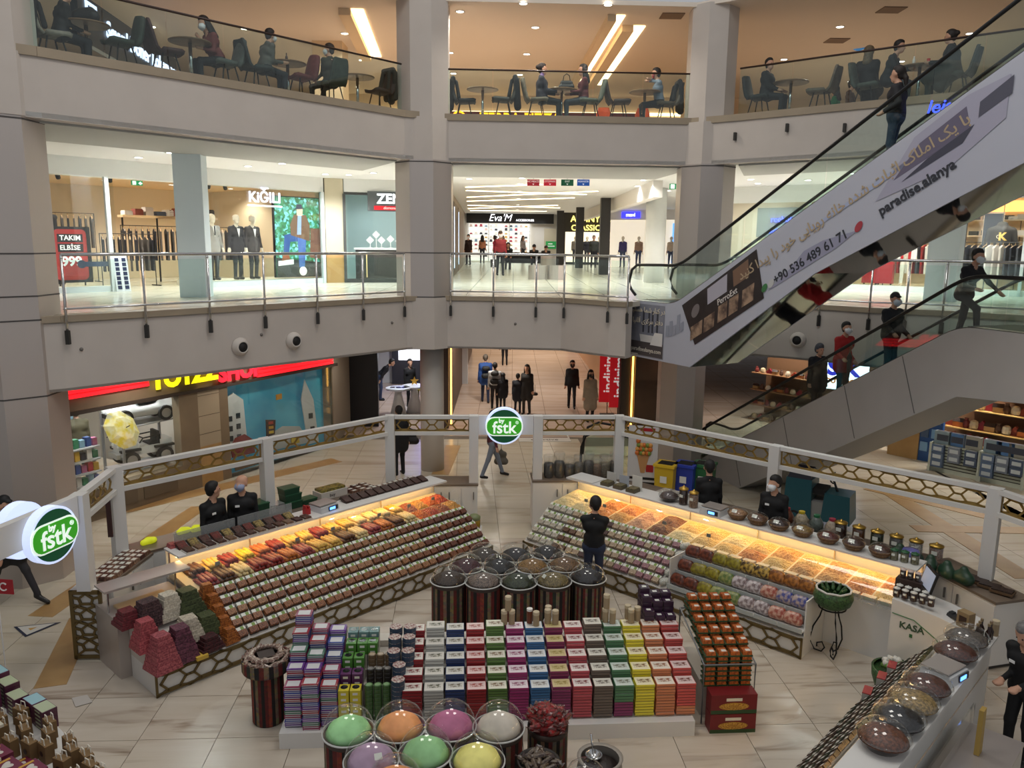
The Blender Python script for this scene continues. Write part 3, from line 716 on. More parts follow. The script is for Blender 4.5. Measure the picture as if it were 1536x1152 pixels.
chair('dark brown shell chair with empty seat across from the drinking man',*fcp(930,.62,s),RIGHT(s),(66,50,46))
table('round wooden table in front of the man in the blue shirt',*fcp(968,.8,s))
chair('brown shell chair under the man in the blue shirt',*fcp(1000,.8,s),LEFT(s),(92,80,68),coat=(26,24,26),coatlab='chair of the man in blue')
person('man in light blue shirt drinking at the table by the column',(*fcp(990,.82,s),L2-.08),LEFT(s),**sit(top=(128,140,158),bottom=(28,28,34),hair=('short',(26,22,22)),hands=((-.05,.26,1.12),(.05,.26,1.1)),lean=6))
x,y=fcp(980,.77,s);tag(Bm(M((150,40,40),.4)).lathe([(.028,0),(.034,.11)],n=12).obj('drink_cup',loc=(x,y,L2+1.06),smooth=True),'red paper cup held by the man in blue','cup')
for px in (905,963):
    t=thing('plastic_chair','orange plastic chair far behind the balustrade','chair',(*fcp(px,4.2,s),L2),0,'orange chairs at the pizza counter');om=M((214,84,26),.45)
    sheet(Bm(om),[(.22,.45,.42),(0,.44,.44),(-.2,.46,.42),(-.26,.7,.42),(-.3,.86,.3)],.02,curve=-.06).obj('shell',t,smooth=True)
    for sx in (-1,1):
        for sy in (-1,1):l=put('leg',leg_me,t,(sx*.2,sy*.18,0));l.scale=(-sx,-sy,1)
# --- right run
s=6
chair('black shell chair under the man in the black hoodie',*fcp(1142,.7,s),RIGHT(s),(36,40,38))
person('man in black hoodie sitting beside the plaster column',(*fcp(1151,.72,s),L2-.08),RIGHT(s),**sit(top=(22,22,24),bottom=(22,22,26),hair=('short',(26,22,20)),bulk=.02,head=(-25,0)))
table('round wooden table in front of the man in the black hoodie',*fcp(1187,.8,s))
chair('beige shell chair facing the man in the black hoodie',*fcp(1232,.75,s),LEFT(s),(120,104,90))
person('child in green top sitting low behind the beige chair',(*fcp(1256,2.6,s),L2-.25),LEFT(s),**sit(top=(30,110,70),bottom=(40,40,48),hair=('long',(36,26,22)),height=1.4,female=True,res=.026,eyes=False))
person('child in brown jacket sitting behind the fur-collared coat',(*fcp(1277,2.4,s),L2-.2),RIGHT(s),**sit(top=(80,56,40),bottom=(50,44,40),hair=('short',(40,28,22)),height=1.4,res=.026,eyes=False))
chair('grey-green shell chair under the long black coat',*fcp(1303,.75,s),RIGHT(s),(84,88,80))
person('woman in long black coat with pale fur collar sitting',(*fcp(1300,1.2,s),L2-.02),hdg[s],**sit(top=(26,24,26),hair=('hood',(120,104,80)),coat=.9,bulk=.04,res=.024,eyes=False))
person('bearded man in dark jacket leaning on the table beside the fur coat',(*fcp(1330,.75,s),L2-.06),RIGHT(s),**sit(top=(36,40,44),bottom=(26,26,30),hair=('short',(28,22,20)),lean=14,hands=((-.1,.46,.78),(.12,.48,.76))))
table('round wooden table laid with cups before the bearded man',*fcp(1378,.8,s))
for i,(dx,cl,nm,lab) in enumerate(((-.12,(230,228,220),'bottle','clear water bottle on the table before the bearded man'),(.15,(190,40,36),'cup','red cup on the table before the bearded man'))):
    x,y=fcp(1378+dx*80,.75,s);tag(Bm(M(cl,.4)).lathe([(.03,0),(.034,.12),(.014,.17 if i == 0 else .121),(.014,.2 if i == 0 else .122)],n=12).obj(nm,loc=(x,y,L2+.75),smooth=True),lab,nm)
chair('dark shell chair behind the escalator handrail',*fcp(1434,.62,s),LEFT(s),(60,58,56))
person('woman in black dress with tied hair sitting behind the escalator handrail',(*fcp(1428,.6,s),L2-.06),LEFT(s),**sit(top=(20,20,24),bottom=(20,20,24),hair=('bun',(34,26,24)),female=True,coat=1.0,hands=((-.16,.4,.78),(.15,.44,.78)),bulk=.03,lean=6))
# neon letters and round sign
nl=lettering('letters','leisi',.3,M((40,60,255),emit=3.0),(*[v for v in aty(1412,160,14.2)[:2]],aty(1412,160,14.2).z),hdg[6],None,shear=.2)
tag(nl,'small glowing blue neon lettering seen through the escalator glass','sign')
c=aty(1290,62,24);t=thing('round_sign','round white and blue hanging sign in the food court','sign',c,hdg[6])
for r_,y_,cl in ((.26,0,(60,120,170)),(.19,-.012,(236,236,232)),(.07,-.02,(190,120,60))):
    me=Bm(M(cl,.4,emit=.4)).lathe([(r_,0),(r_,.03)],n=24).mesh('disc');me.transform(Matrix.Rotation(PI/2,4,'X'));put('disc',me,t,(0,y_,0))
Bm(BLACK).tube([(0,0,.2),(0,0,6.9-c.z)],.008,5).obj('hanger',t)
for px,py in ((1337,15),(1255,61),(1008,24)):
    p=at(px,py,6.89);tag(Bm(M((120,100,84),.6)).box((0,0,-.02),(.55,.5,.03)).obj('ceiling_vent',loc=(p.x,p.y,6.9)),'square grey vent grille in the food court ceiling','vent','food court ceiling vents')
# ================================================================== MIDDLE GALLERY SHOPS
shop_white=M((224,226,222),.6);shop_cream=M((222,206,176),.7);dark_wood=M((58,46,38),.6);frame_w=M((206,214,214),.4)
S0,S1,S2,S3,S4=(-11.6,18.5),(-10.0,20.3),(-9.0,21.6),(-8.5,22.25),(-5.98,25.5)
sh_h=heading(S0,S4);sn_=Vector((-math.sin(sh_h),math.cos(sh_h)))   # normal pointing into the shop
def into(p,d,along=0.0):
    t_=Vector((math.cos(sh_h),math.sin(sh_h)));q=Vector(p[:2])+sn_*d+t_*along;return q.x,q.y
def sfront(px,py=400):p=onv(px,py,S0,S4);return p
b=Bm(shop_white).wallseg(S0,S4,2.82,3.28,.35)
b.mat(frame_w).wallseg((-11.6,18.5),S1,0,.14,.25).wallseg(S3,S4,0,.16,.25)
struct(b.obj('wall_left'),'white header and plinth of the menswear shop front')
b=Bm(shop_cream).wallseg(into(S0,6.5),into(S4,6.5,1),0,3.26,.2).wallseg(into(S4,.35,.1),into(S4,6.5,.1),0,3.26,.15)
struct(b.obj('wall_left'),'cream back wall inside the menswear shop')
struct(Bm(M((226,196,150),.7)).prism([into(S0,.35),into(S4,.35),into(S4,6.5),into(S0,6.5)],3.0,3.05).obj('ceiling'),'warm ceiling inside the menswear shop')
for (p,q,lab) in ((S0,S1,'window_1'),(S3,S4,'window_2')):
    o=struct(Bm(WINDOW).wallseg(lerp2(p,q,.0),lerp2(p,q,1),.14,2.82,.012).obj(lab),'tall glass shop window of the menswear shop');
    for k_ in ((.93,) if lab == 'window_1' else (.0,.985)):
        c=lerp2(p,q,k_);Bm(frame_w).box((*c,0),(.1,.1,2.82),sh_h).obj('mullion',o)
for i in range(8):
    c=into(lerp2(S0,S4,.1+.115*i),1.6+(i % 2)*2.2);downlight(*c,3.0,120,'small warm downlight inside the menswear shop','downlights inside the menswear shop',True,.8)
# black track spotlights at the shop window
spot_b=Bm(BLACK).lathe([(.045,0),(.055,.02),(.055,.16),(.03,.17)],n=12).mesh('spot_head',True)
for px,py in ((82,264),(101,266),(327,280),(353,283),(181,298)):
    p=sfront(px,py);c=into(p,.5);t=thing('track_spotlight','black track spotlight inside the menswear shop window','spotlight',(*c,3.0),rnd.random(),'black track spotlights')
    o=put('spot_head',spot_b,t,(0,0,-.26));o.rotation_euler=(.5,0,0);Bm(BLACK).tube([(0,0,0),(0,0,-.14)],.012,6).obj('stem',t)
def exit_sign(p,rz,lab,s_=1.0):
    t=thing('exit_sign',lab,'sign',p,rz);Bm(M((20,110,66),.4,emit=.8)).box((0,0,-.08*s_),(.42*s_,.03,.17*s_)).obj('panel',t)
    Bm(M((236,244,238),.4,emit=1.2)).box((-.11*s_,-.02,-.055*s_),(.12*s_,.01,.12*s_)).obj('pictogram',t);Bm(M((236,244,238),.4,emit=1.2)).add([(.04*s_,-.021,.0),(.13*s_,-.021,.06*s_),(.13*s_,-.021,-.06*s_)],[(0,1,2)]).box((.15*s_,-.02,-.02*s_),(.06*s_,.008,.04*s_)).obj('arrow',t)
    Bm(CHROME).tube([(-.1,0,.08*s_),(-.1,0,3.26-p[2])],.006,5).tube([(.1,0,.08*s_),(.1,0,3.26-p[2])],.006,5).obj('hanger',t);return t
p=sfront(212,268);exit_sign((*into(p,.25),2.74),sh_h,'green exit sign over the menswear entrance',.7)
# promotional board TAKIM ELBISE 999
p=at(122,425,.1);c=into(sfront(122),.55);t=thing('price_board','red and black promotional board reading TAKIM ELBISE 999 behind the window','sign',(*c,.14),sh_h)
Bm(BLACK).box((0,0,.08),(.98,.06,1.38)).tube([(-.3,0,.1),(-.3,0,0)],.02).tube([(.3,0,.1),(.3,0,0)],.02).obj('board',t)
def rrect(w_,h_,r,n=5):
    o=[]
    for cx,cy,a0 in ((w_/2-r,h_/2-r,0),(-w_/2+r,h_/2-r,90),(-w_/2+r,-h_/2+r,180),(w_/2-r,-h_/2+r,270)):
        o += [(cx+r*math.cos(math.radians(a0+90*i/n)),cy+r*math.sin(math.radians(a0+90*i/n))) for i in range(n+1)]
    return o
Bm(M((170,34,36),.4,noise=(1.2,(196,70,62),.2))).extrude([(x,-.03,z+.77) for x,z in rrect(.78,1.25,.12)],(0,-.012,0)).obj('red_panel',t)
for y_,hgt in ((1.18,.2),(.94,.2)):Bm(BLACK).box((0,-.045,y_-.1),(.6,.008,hgt)).obj('text_bar',t)
wh=M((240,240,238),.5,emit=.25)
lettering('letters','TAKIM',.17,wh,(0,-.055,1.18),0,t,depth=.003,bold=.004);lettering('letters','ELBİSE',.165,wh,(-.02,-.055,.94),0,t,depth=.003,bold=.004);lettering('letters','999',.32,wh,(0,-.05,.6),0,t,depth=.003,bold=.012)
# leaning sample board of blue panels and its blue sign
p=at(186,437,0);t=thing('panel_display','leaning white board with rows of dark blue squares at the shop door','display board',(p.x,p.y,0),sh_h)
bm=Bm(M((220,222,224),.5)).box((0,0,0),(.36,.03,.92));me=bm.mesh('board');me.transform(Matrix.Rotation(-.14,4,'X'));put('board',me,t)
sq=Bm(M((30,42,78),.3)).box((0,0,-.045),(.1,.012,.09)).mesh('square')
for i in range(7):
    for j in (-1,1):o=put('square',sq,t,(j*.09,-.02+.12*(i+1)*.14,.1+.115*i));o.rotation_euler=(-.14,0,0)
p=sfront(148,396);t=thing('hanging_sign','narrow blue sign with round emblem across the red board','sign',(p.x-.1,p.y-.12,p.z),sh_h)
Bm(M((38,62,96),.4)).box((.1,0,-.06),(.62,.02,.12)).obj('panel',t);me=Bm(M((34,52,84),.4)).lathe([(.1,0),(.1,.03)],n=20).mesh('emblem');me.transform(Matrix.Rotation(PI/2,4,'X'));put('emblem',me,t,(-.25,0,0))
# garments
def garment_me(col,hgt=.85,wd=.46):
    P=[(-wd/2,.0),(-wd/2+.02,-.12),(-wd/2+.05,-hgt),(wd/2-.05,-hgt),(wd/2-.02,-.12),(wd/2,0),(.1,.07),(.04,.09),(-.04,.09),(-.1,.07)]
    return Bm(M(col,.8)).extrude([(x,-.025,z) for x,z in P[::-1]],(0,.05,0)).mesh('garment')
gcols=[(28,30,36),(44,44,48),(60,58,56),(36,34,40),(80,74,68),(24,26,34)]
g_me=[garment_me(c) for c in gcols];g_light=[garment_me(c) for c in ((222,218,210),(188,180,170),(150,40,40),(70,72,78),(200,190,178),(44,46,54))]
hook_me=Bm(M((200,160,100),.5)).tube([(-.2,0,.02),(0,0,.1),(.2,0,.02)],.012,5).tube([(0,0,.1),(0,0,.17)],.006,5).mesh('hanger')
def rack(label,x,y,rz,n,meshes,z=0.0,hgt=1.45,ln=1.2,glabel=None,ggroup=None):
    glabel='garment on the ' +label.replace('black wall','wall');ggroup='garments of the ' +label
    t=thing('clothes_rack',label,'clothes rack',(x,y,z),rz)
    Bm(BLACK).tube([(-ln/2,0,0),(-ln/2,0,hgt),(ln/2,0,hgt),(ln/2,0,0)],.016,6).tube([(-ln/2,-.25,.02),(-ln/2,.25,.02)],.016,6).tube([(ln/2,-.25,.02),(ln/2,.25,.02)],.016,6).obj('frame',t)
    for i in range(n):
        u=-ln/2+.08+(ln-.16)*i/max(1,n-1);pos=Matrix.Rotation(rz,3,'Z') @ Vector((u,0,0))
        gt=thing('garment',glabel,'garment',(x+pos.x,y+pos.y,z+hgt-.17),rz+1.25+rnd.uniform(-.12,.12),ggroup)
        put('cloth',meshes[rnd.randrange(len(meshes))],gt,(0,0,0));put('hanger',hook_me,gt)
    return t
c=into(sfront(240),1.7);rack('black clothes rail of dark suits just inside the menswear door',*c,sh_h,10,g_me,ln=1.5)
c=into(sfront(222),4.6);rack('black wall rail of dark jackets at the back of the menswear shop',*c,sh_h,9,g_me,hgt=2.05,ln=1.5)
c=into(sfront(105),3.4);rack('clothes rail behind the red promotional board',*c,sh_h,9,g_me,hgt=1.6,ln=1.6)
c=into(sfront(330),3.0,-.2);rack('clothes rail behind the suit mannequins',*c,sh_h,12,g_me,hgt=1.7,ln=2.2)
c=into(sfront(405),2.6,.0);rack('clothes rail behind the dark suit mannequin',*c,sh_h,10,g_me+g_light[3:5],hgt=1.7,ln=1.5)
# wall panels and shelf in the shop
for px,wd,hh,cl,lab in ((104,1.2,1.1,(214,202,178),'framed pale panel on the menswear back wall'),(135,.55,1.3,(40,38,36),'dark framed picture on the menswear back wall')):
    c=into(sfront(px),6.2);t=thing('wall_panel',lab,'wall panel',(*c,1.5),sh_h);Bm(BLACK).box((0,0,0),(wd,.06,hh)).obj('frame',t);Bm(M(cl,.6)).box((0,-.035,.05),(wd-.1,.02,hh-.1)).obj('panel',t)
c=into(sfront(180),4.2);t=thing('shirt_bust','dark jacket with white shirt displayed high on a bust','bust',(*c,1.35),sh_h)
put('jacket',nets_mesh('jacket',[((-.2,0,.55),(.2,0,.55),.08,.08,0),((-.1,0,.15),(-.1,0,.5),.12,.14,0),((.1,0,.15),(.1,0,.5),.12,.14,0)],[M((20,20,24),.8)],.025),t)
Bm(M((235,235,232),.7)).add([(-.09,-.16,.62),(.09,-.16,.62),(.0,-.17,.2)],[(0,2,1)]).add([(-.09,-.15,.62),(.09,-.15,.62),(.0,-.16,.2)],[(0,1,2)]).obj('shirt_front',t);Bm(BLACK).box((0,0,-1.35),(.5,.5,1.4)).obj('pedestal',t)
for i,(px,d,zz) in enumerate(((95,3.8,1.75),(330,3.6,1.95),(380,3.6,1.95))):
    c=into(sfront(px),d);t=thing('wall_shelf','pale wooden wall shelf carrying folded clothes in the menswear shop','shelf',(*c,zz),sh_h,'menswear wall shelves');Bm(M((226,196,150),.5)).box((0,0,0),(2.0,.35,.07)).obj('board',t);Bm(BLACK).box((-.9,.1,-zz),(.04,.04,zz)).box((.9,.1,-zz),(.04,.04,zz)).obj('upright',t)
    for j in range(6):
        u=-.8+.32*j;q=into(c,0,u);tag(Bm(M(rnd.choice([(40,40,46),(180,170,160),(120,60,50),(70,76,90),(210,205,196)]),.8)).box((0,0,0),(.24,.28,.1+.06*(j % 3))).box((0,.01,.1+.06*(j % 3)),(.22,.25,.03)).obj('folded_clothes',loc=(*q,zz+.07),rz=sh_h),'small pile of folded clothes on a menswear wall shelf','clothes','folded clothes on the menswear shelves')
# mannequins in suits
man_m=M((224,212,190),.5)
struct(Bm(M((226,216,196),.5)).prism([into(S3,.1),into(S4,.1),into(S4,1.7),into(S3,1.7)],0,.16).obj('trim_3'),'pale display plinth in the menswear window')
for px,tc_,bc,lab in ((342,(150,146,140),(46,44,46),'mannequin in a light grey suit with dark tie'),(378,(52,48,50),(34,32,36),'mannequin in a dark tuxedo with bow tie'),(402,(66,60,58),(44,40,42),'mannequin in a brownish dark suit beside the poster')):
    c=into(sfront(px),.75);t=person(lab,(*c,.16),sh_h+PI,top=tc_,bottom=bc,hair=None,headmat=man_m,name='mannequin',cat='mannequin',eyes=False,hands=((-.27,.06,.82),(.27,.06,.82)),height=1.86,coat=.25)
    Bm(M((236,234,230),.7)).add([(-.055,.135,1.44),(.055,.135,1.44),(0,.155,1.16)],[(0,1,2)]).add([(-.055,.13,1.44),(.055,.13,1.44),(0,.15,1.16)],[(0,2,1)]).obj('shirt_front',t)
    Bm(BLACK).box((0,.155,1.2 if px == 342 else 1.4),(.035 if px == 342 else .1,.012,.24 if px == 342 else .035)).obj('tie',t)
# KIGILI letters and forest poster
p=sfront(396,297);t=thing('shop_sign','glowing white KİĞILI shop lettering on the window','sign',(p.x+.05,p.y-.08,p.z),sh_h)
lettering('letters','KiĞILI',.42,M((235,235,255),emit=1.3),(0,0,0),0,t,bold=.006);Bm(M((235,235,255),emit=1.3)).box((0,0,-.25),(1.15,.02,.04)).box((.0,0,.25),(.25,.02,.04)).obj('bar',t)
pa,pb=sfront(421),sfront(489);t=thing('poster_lightbox','tall lit poster of a man in hat with one foot raised before foliage','poster',(pa.x+sn_.x*.25,pa.y+sn_.y*.25,.2),sh_h)
pw=(Vector(pb[:2])-Vector(pa[:2])).length;ph=2.45
fo=M((40,96,70),.5,key='poster_foliage');nt,bb=nodes_of(fo)
vo=nt.nodes.new('ShaderNodeTexVoronoi');vo.inputs['Scale'].default_value=13;cr=nt.nodes.new('ShaderNodeValToRGB');tcn=nt.nodes.new('ShaderNodeTexCoord');nz_=nt.nodes.new('ShaderNodeTexNoise');nz_.inputs['Scale'].default_value=3
cr.color_ramp.elements[0].color=lin((22,60,40));cr.color_ramp.elements[1].color=lin((120,190,214));cr.color_ramp.elements.new(.45).color=lin((46,110,70))
mulx=nt.nodes.new('ShaderNodeMath');mulx.operation='MULTIPLY';nt.links.new(tcn.outputs['Object'],vo.inputs['Vector']);nt.links.new(tcn.outputs['Object'],nz_.inputs['Vector'])
nt.links.new(vo.outputs['Color'],mulx.inputs[0]);nt.links.new(nz_.outputs['Fac'],mulx.inputs[1]);mulx.inputs[1].default_value=1
ad=nt.nodes.new('ShaderNodeMath');ad.operation='MULTIPLY';ad.inputs[1].default_value=1.7;nt.links.new(mulx.outputs[0],ad.inputs[0]);nt.links.new(ad.outputs[0],cr.inputs[0]);nt.links.new(cr.outputs[0],bb.inputs['Base Color']);nt.links.new(cr.outputs[0],bb.inputs['Emission Color']);bb.inputs['Emission Strength'].default_value=.9
Bm(BLACK).box((pw/2,.05,0),(pw,.08,ph)).obj('box',t);Bm(fo).box((pw/2,0,.03),(pw-.06,.02,ph-.06)).obj('print',t)
def flat(parent,pts,colr,y,em=.6,nm='print_shape'):
    return Bm(M(colr,.5,emit=em)).extrude([(x,y,z) for x,z in pts],(0,-.004,0)).obj(nm,parent)
flat(t,[(.03,.03),(pw-.03,.03),(pw-.03,.45),(.03,.6)],(40,44,42),-.012);flat(t,[(pw*.75,.6),(pw-.03,.55),(pw-.03,1.5),(pw*.78,1.5)],(96,70,58),-.013)
flat(t,[(pw*.3,.42),(pw*.42,.42),(pw*.55,1.25),(pw*.35,1.3),(pw*.18,1.25),(pw*.16,.62),(pw*.28,.62),(pw*.3,1.05),(pw*.42,1.05)][::1][:0] or [(pw*.16,.62),(pw*.28,.62),(pw*.32,1.08),(pw*.6,1.1),(pw*.62,1.36),(pw*.4,1.36),(pw*.2,1.28)],(40,70,120),-.016)
flat(t,[(pw*.5,.3),(pw*.62,.3),(pw*.68,1.3),(pw*.48,1.3)],(52,88,146),-.018)
flat(t,[(pw*.34,1.28),(pw*.75,1.1),(pw*.76,1.6),(pw*.68,1.9),(pw*.42,1.9),(pw*.33,1.6)],(92,70,52),-.020);flat(t,[(pw*.47,1.3),(pw*.56,1.3),(pw*.58,1.88),(pw*.5,1.88)],(120,140,170),-.024)
flat(t,[(pw*.48,1.88),(pw*.6,1.88),(pw*.61,2.1),(pw*.48,2.1)],(206,166,140),-.025);flat(t,[(pw*.42,2.06),(pw*.66,2.09),(pw*.6,2.12),(pw*.59,2.22),(pw*.48,2.22),(pw*.47,2.12)],(40,44,62),-.028)
flat(t,[(pw*.05,.35),(pw*.38,.4),(pw*.38,.55),(pw*.05,.5)],(200,200,198),-.021);flat(t,[(pw*.12,.5),(pw*.3,.55),(pw*.28,.72),(pw*.15,.66)],(120,70,46),-.023)
flat(t,[(pw*.58+.14*math.cos(i*PI/8),.18+.14*math.sin(i*PI/8)) for i in range(16)][::-1],(226,226,206),-.026)
# beige pilaster, jewellery shop
struct(Bm(M((196,188,162),.7)).wallseg((-5.95,25.55),(-5.42,25.8),.9,3.28,.3).mat(tan_tile).wallseg((-5.95,25.55),(-5.42,25.8),0,.9,.3).obj('wall_left'),'beige tiled pilaster between menswear and jewellery shops')
Z0_,Z1_=(-5.4,25.8),(-2.9,26.35);zh=heading(Z0_,Z1_)
struct(Bm(shop_white).wallseg(Z0_,Z1_,2.85,3.28,.3).mat(M((60,62,60),.4)).wallseg(Z0_,Z1_,2.78,2.86,.3).wallseg(Z0_,Z1_,0,.12,.3).obj('wall_back'),'header and sill of the jewellery shop')
o=struct(Bm(WINDOW).wallseg(Z0_,Z1_,.12,2.78,.012).obj('window_3'),'glass front of the jewellery shop')
for k_ in (0,.93):Bm(M((70,72,70),.4)).box((*lerp2(Z0_,Z1_,k_),0),(.09,.09,2.8),zh).obj('mullion',o)
struct(Bm(M((172,196,196),.6)).wallseg((-6.2,28.6),(-2.6,29.4),0,3.26,.2).wallseg((-6.2,28.6),(-5.5,26.2),0,3.26,.1).obj('wall_back'),'pale teal back wall of the jewellery shop')
for i in range(3):downlight(-4.9+.8*i,27.3+.2*i,3.26,60,'small downlight inside the jewellery shop','downlights inside the jewellery shop',False,.8)
p=onv(583,303,Z0_,Z1_);t=thing('shop_sign','silver ZEN lettering over a red diamond strip','sign',(p.x,p.y-.1,p.z),zh)
Bm(M((90,96,98),.5)).box((0,.03,-.3),(1.3,.03,.62)).obj('panel',t);lettering('letters','ZEN',.42,M((236,238,240),emit=1.2),(.05,-.01,.08),0,t,bold=.012);Bm(M((190,30,40),.4,emit=.5)).box((.05,0,-.26),(1.0,.02,.13)).obj('red_strip',t);lettering('letters','diamond',.12,wh,(.05,-.02,-.195),0,t,depth=.003,shear=.2)
jc=thing('jewellery_counter','white jewellery counter with dark panelled front','counter',((Z0_[0]+Z1_[0])/2,(Z0_[1]+Z1_[1])/2+.75,0),zh)
Bm(M((52,48,46),.5)).box((0,0,0),(2.2,.5,1.05)).obj('front',jc);Bm(M((232,234,234),.3)).box((0,0,1.05),(2.3,.6,.06)).obj('top',jc)
Bm(M((206,176,120),.3,emit=1.0)).box((-.75,-.26,.15),(.03,.02,.8)).box((.5,-.26,.15),(.03,.02,.8)).obj('light_edge',jc)
dm=Bm(M((240,240,240),.4)).extrude([(0,0,0),(.13,0,.13),(0,0,.26),(-.13,0,.13)],(0,.03,0)).mesh('display_card')
for u,hz in ((-.62,.12),(-.42,.3),(-.25,.12),(.05,.16),(.32,.1),(.48,.28),(.62,.1),(.82,.2)):
    q=Matrix.Rotation(zh,3,'Z') @ Vector((u,-.05,0));t=thing('jewellery_display','white diamond-shaped jewellery display on the jewellery counter','display',(jc.location.x+q.x,jc.location.y+q.y,1.11),zh,'jewellery displays');put('display_card',dm,t,(0,0,hz));Bm(WHITE).lathe([(.07,0),(.07,.015),(.012,.02),(.012,hz+.03)],n=10).obj('stand',t)

# ------------------------------------------------------------------ corridor to the accessory shop
b=Bm(M((150,138,122),.6)).wallseg((-3.3,55),(-2.25,26.6),0,3.28,-.2)
struct(b.obj('wall_left'),'brown side wall of the shop corridor');b=None
for i,(y0,y1,cl) in enumerate(((27.5,31.5,(60,52,46)),(32,37,(96,78,60)),(37.6,46,(120,100,78)))):
    x0=-2.24-(y0-26.6)*.0372;x1=-2.24-(y1-26.6)*.0372
    t=thing('side_shopfront',('dark','brown','light brown')[i]+' shop front with a lit edge on the corridor side wall','shop front',(x0,y0,0));Bm(M(cl,.5)).wallseg((x1-x0+.02,y1-y0),(.02,0),0,2.9,.06).obj('panel',t);Bm(M((210,228,255),emit=1.6)).box((.07,.08,.3),(.05,.05,2.4)).obj('lit_edge',t)
struct(Bm(M((228,224,216),.6)).wallseg((-3.4,55.2),(7,55.2),0,3.6,.2).obj('wall_back'),'white end wall of the shop corridor')
# accessory shop: black fascia, bright shelves
ev=thing('accessory_shop','bright accessory shop front with black fascia at the corridor end','shop front',(-.6,54.9,0))
Bm(M((14,14,16),.4)).box((.35,0,2.62),(5.9,.3,.68)).obj('fascia',ev);lettering('letters',"Eva'M",.66,M((240,240,245),emit=1.2),(-.35,-.2,2.96),0,ev,shear=.3);lettering('letters','ACCESSORIES',.2,M((240,240,245),emit=2.0),(1.35,-.2,2.82),0,ev)
Bm(M((240,236,226),.5,emit=.7)).box((-.4,.1,.1),(4.3,.05,2.5)).obj('back_panel',ev)
for i in range(9):Bm(M((190,205,205),.4)).box((-.4,-.02,.35+.25*i),(4.2,.22,.03)).obj('shelf',ev)
for i in range(4):Bm(M((200,200,200),.4)).box((-2.5+1.4*i,-.1,0),(.06,.1,2.62)).obj('mullion',ev)
k_=0
for i in range(9):
    for j in range(12):
        if rnd.random() < .35:continue
        cl=rnd.choice([(230,200,190),(180,60,80),(120,150,170),(236,230,220),(60,60,70),(210,170,90)]);h_=rnd.uniform(.08,.18)
        Bm(M(cl,.5)).box((-2.3+.34*j,-.05,.38+.25*i),(.2,.12,h_),top=(.8,.8)).obj('goods',ev)
for i in range(4):downlight(-2.4+1.4*i,53.6,3.28,70,'bright downlight before the accessory shop','downlights before the accessory shop',False,1.2)
t=thing('notice_board','beige door panel with green notice beside the accessory shop','notice',(2.55,55.0,.4));Bm(M((200,190,165),.6)).box((0,0,0),(.95,.06,1.9)).obj('panel',t);Bm(M((40,140,70),.5,emit=.3)).box((0,-.05,.55),(.72,.02,.5)).obj('green_notice',t);Bm(wh).box((-.05,-.065,.85),(.3,.01,.06)).box((0,-.065,.7),(.5,.01,.05)).obj('notice_text',t)
# ceiling light lines in zigzag
for i,(p,q) in enumerate((((698,281),(812,277)),((700,296),(895,287)),((700,286),(880,292)),((700,302),(860,297)),((702,308),(840,312)),((702,313),(835,308)),((705,316),(820,317)))):
    a,b_=at(*p,3.24),at(*q,3.24);d=unit(a,b_);n=Vector((-d.y,d.x))*.1
    tag(Bm(M((255,226,180),emit=4.5)).prism([(a.x,a.y),(b_.x,b_.y),(b_.x+n.x,b_.y+n.y),(a.x+n.x,a.y+n.y)],3.235,3.258).obj('light_line'),'long slim light line crossing the corridor ceiling','ceiling light','zigzag light lines in the corridor ceiling')
for y_ in (27,31,36,42,48):downlight(.2,y_,3.26,230,'round corridor downlight between the light lines','corridor downlights',True)
for y_ in (30,36,43,49):downlight(5.2,y_,3.26,150,'round downlight beside the dark corridor posts','downlights beside the dark posts',False)
# hanging direction signs
for px,cl,tx_ in ((800,(150,24,40),'WC MESCİD'),(825,(176,30,48),'OTOPARK'),(851,(18,74,50),'EXIT'),(875,(28,76,156),'ASANSÖR')):
    p=aty(px,274,24.0);t=thing('direction_sign',{800:'dark red',825:'bright red',851:'dark green',875:'blue'}[px]+' hanging direction sign at the corridor mouth','sign',p);Bm(M(cl,.4,emit=.4)).box((0,0,-.09),(.36,.03,.18)).obj('panel',t)
    lettering('letters',tx_,.07,wh,(0,-.02,.03),0,t,depth=.003);Bm(wh).add([(-.03,-.018,-.03),(.03,-.018,-.03),(0,-.018,-.07)],[(0,2,1)]).obj('arrow',t);Bm(CHROME).tube([(0,0,.09),(0,0,3.24-p.z)],.006,5).obj('hanger',t)
exit_sign(aty(1014,280,26) ,0,'green exit sign beside the white round column')
# dark posts, menswear shop with yellow letters
for px,py in ((868,402),(905,412),(839,398)):
    p=at(px,py,0);struct(Bm(M((44,42,40),.4)).box((p.x,p.y,0),(.42,.42,3.26)).obj('column'),'dark square post along the corridor')
struct(Bm(M((230,226,218),.6)).box((4.4,40,2.75),(.3,30,.52)).obj('ceiling'),'white bulkhead beam above the dark posts')
cl_=thing('classics_shop','menswear shop front with two rows of yellow lit letters','shop front',(5.3,51.5,0))
Bm(M((40,36,34),.5)).box((0,.2,0),(4.4,.1,3.26)).obj('panel',cl_);Bm(M((244,232,208),.5,emit=.8)).box((0,.1,.15),(4.0,.06,1.9)).obj('lit_window',cl_)
lettering('letters','ALTINYILDIZ',.55,M((255,236,120),emit=1.5),(-.1,0,2.85),0,cl_,bold=.008);lettering('letters','CLASSICS',.5,M((255,236,120),emit=1.5),(-.6,0,2.3),0,cl_,bold=.008)
for i in range(4):
    t=person('pale-headed suit mannequin in the classics window',(3.9+.75*i,51.0,0),PI,top=rnd.choice([(60,60,66),(120,112,100),(36,36,44)]),bottom=(50,50,56),hair=None,headmat=man_m,name='mannequin',cat='mannequin',group='mannequins in the classics window',eyes=False,res=.04)
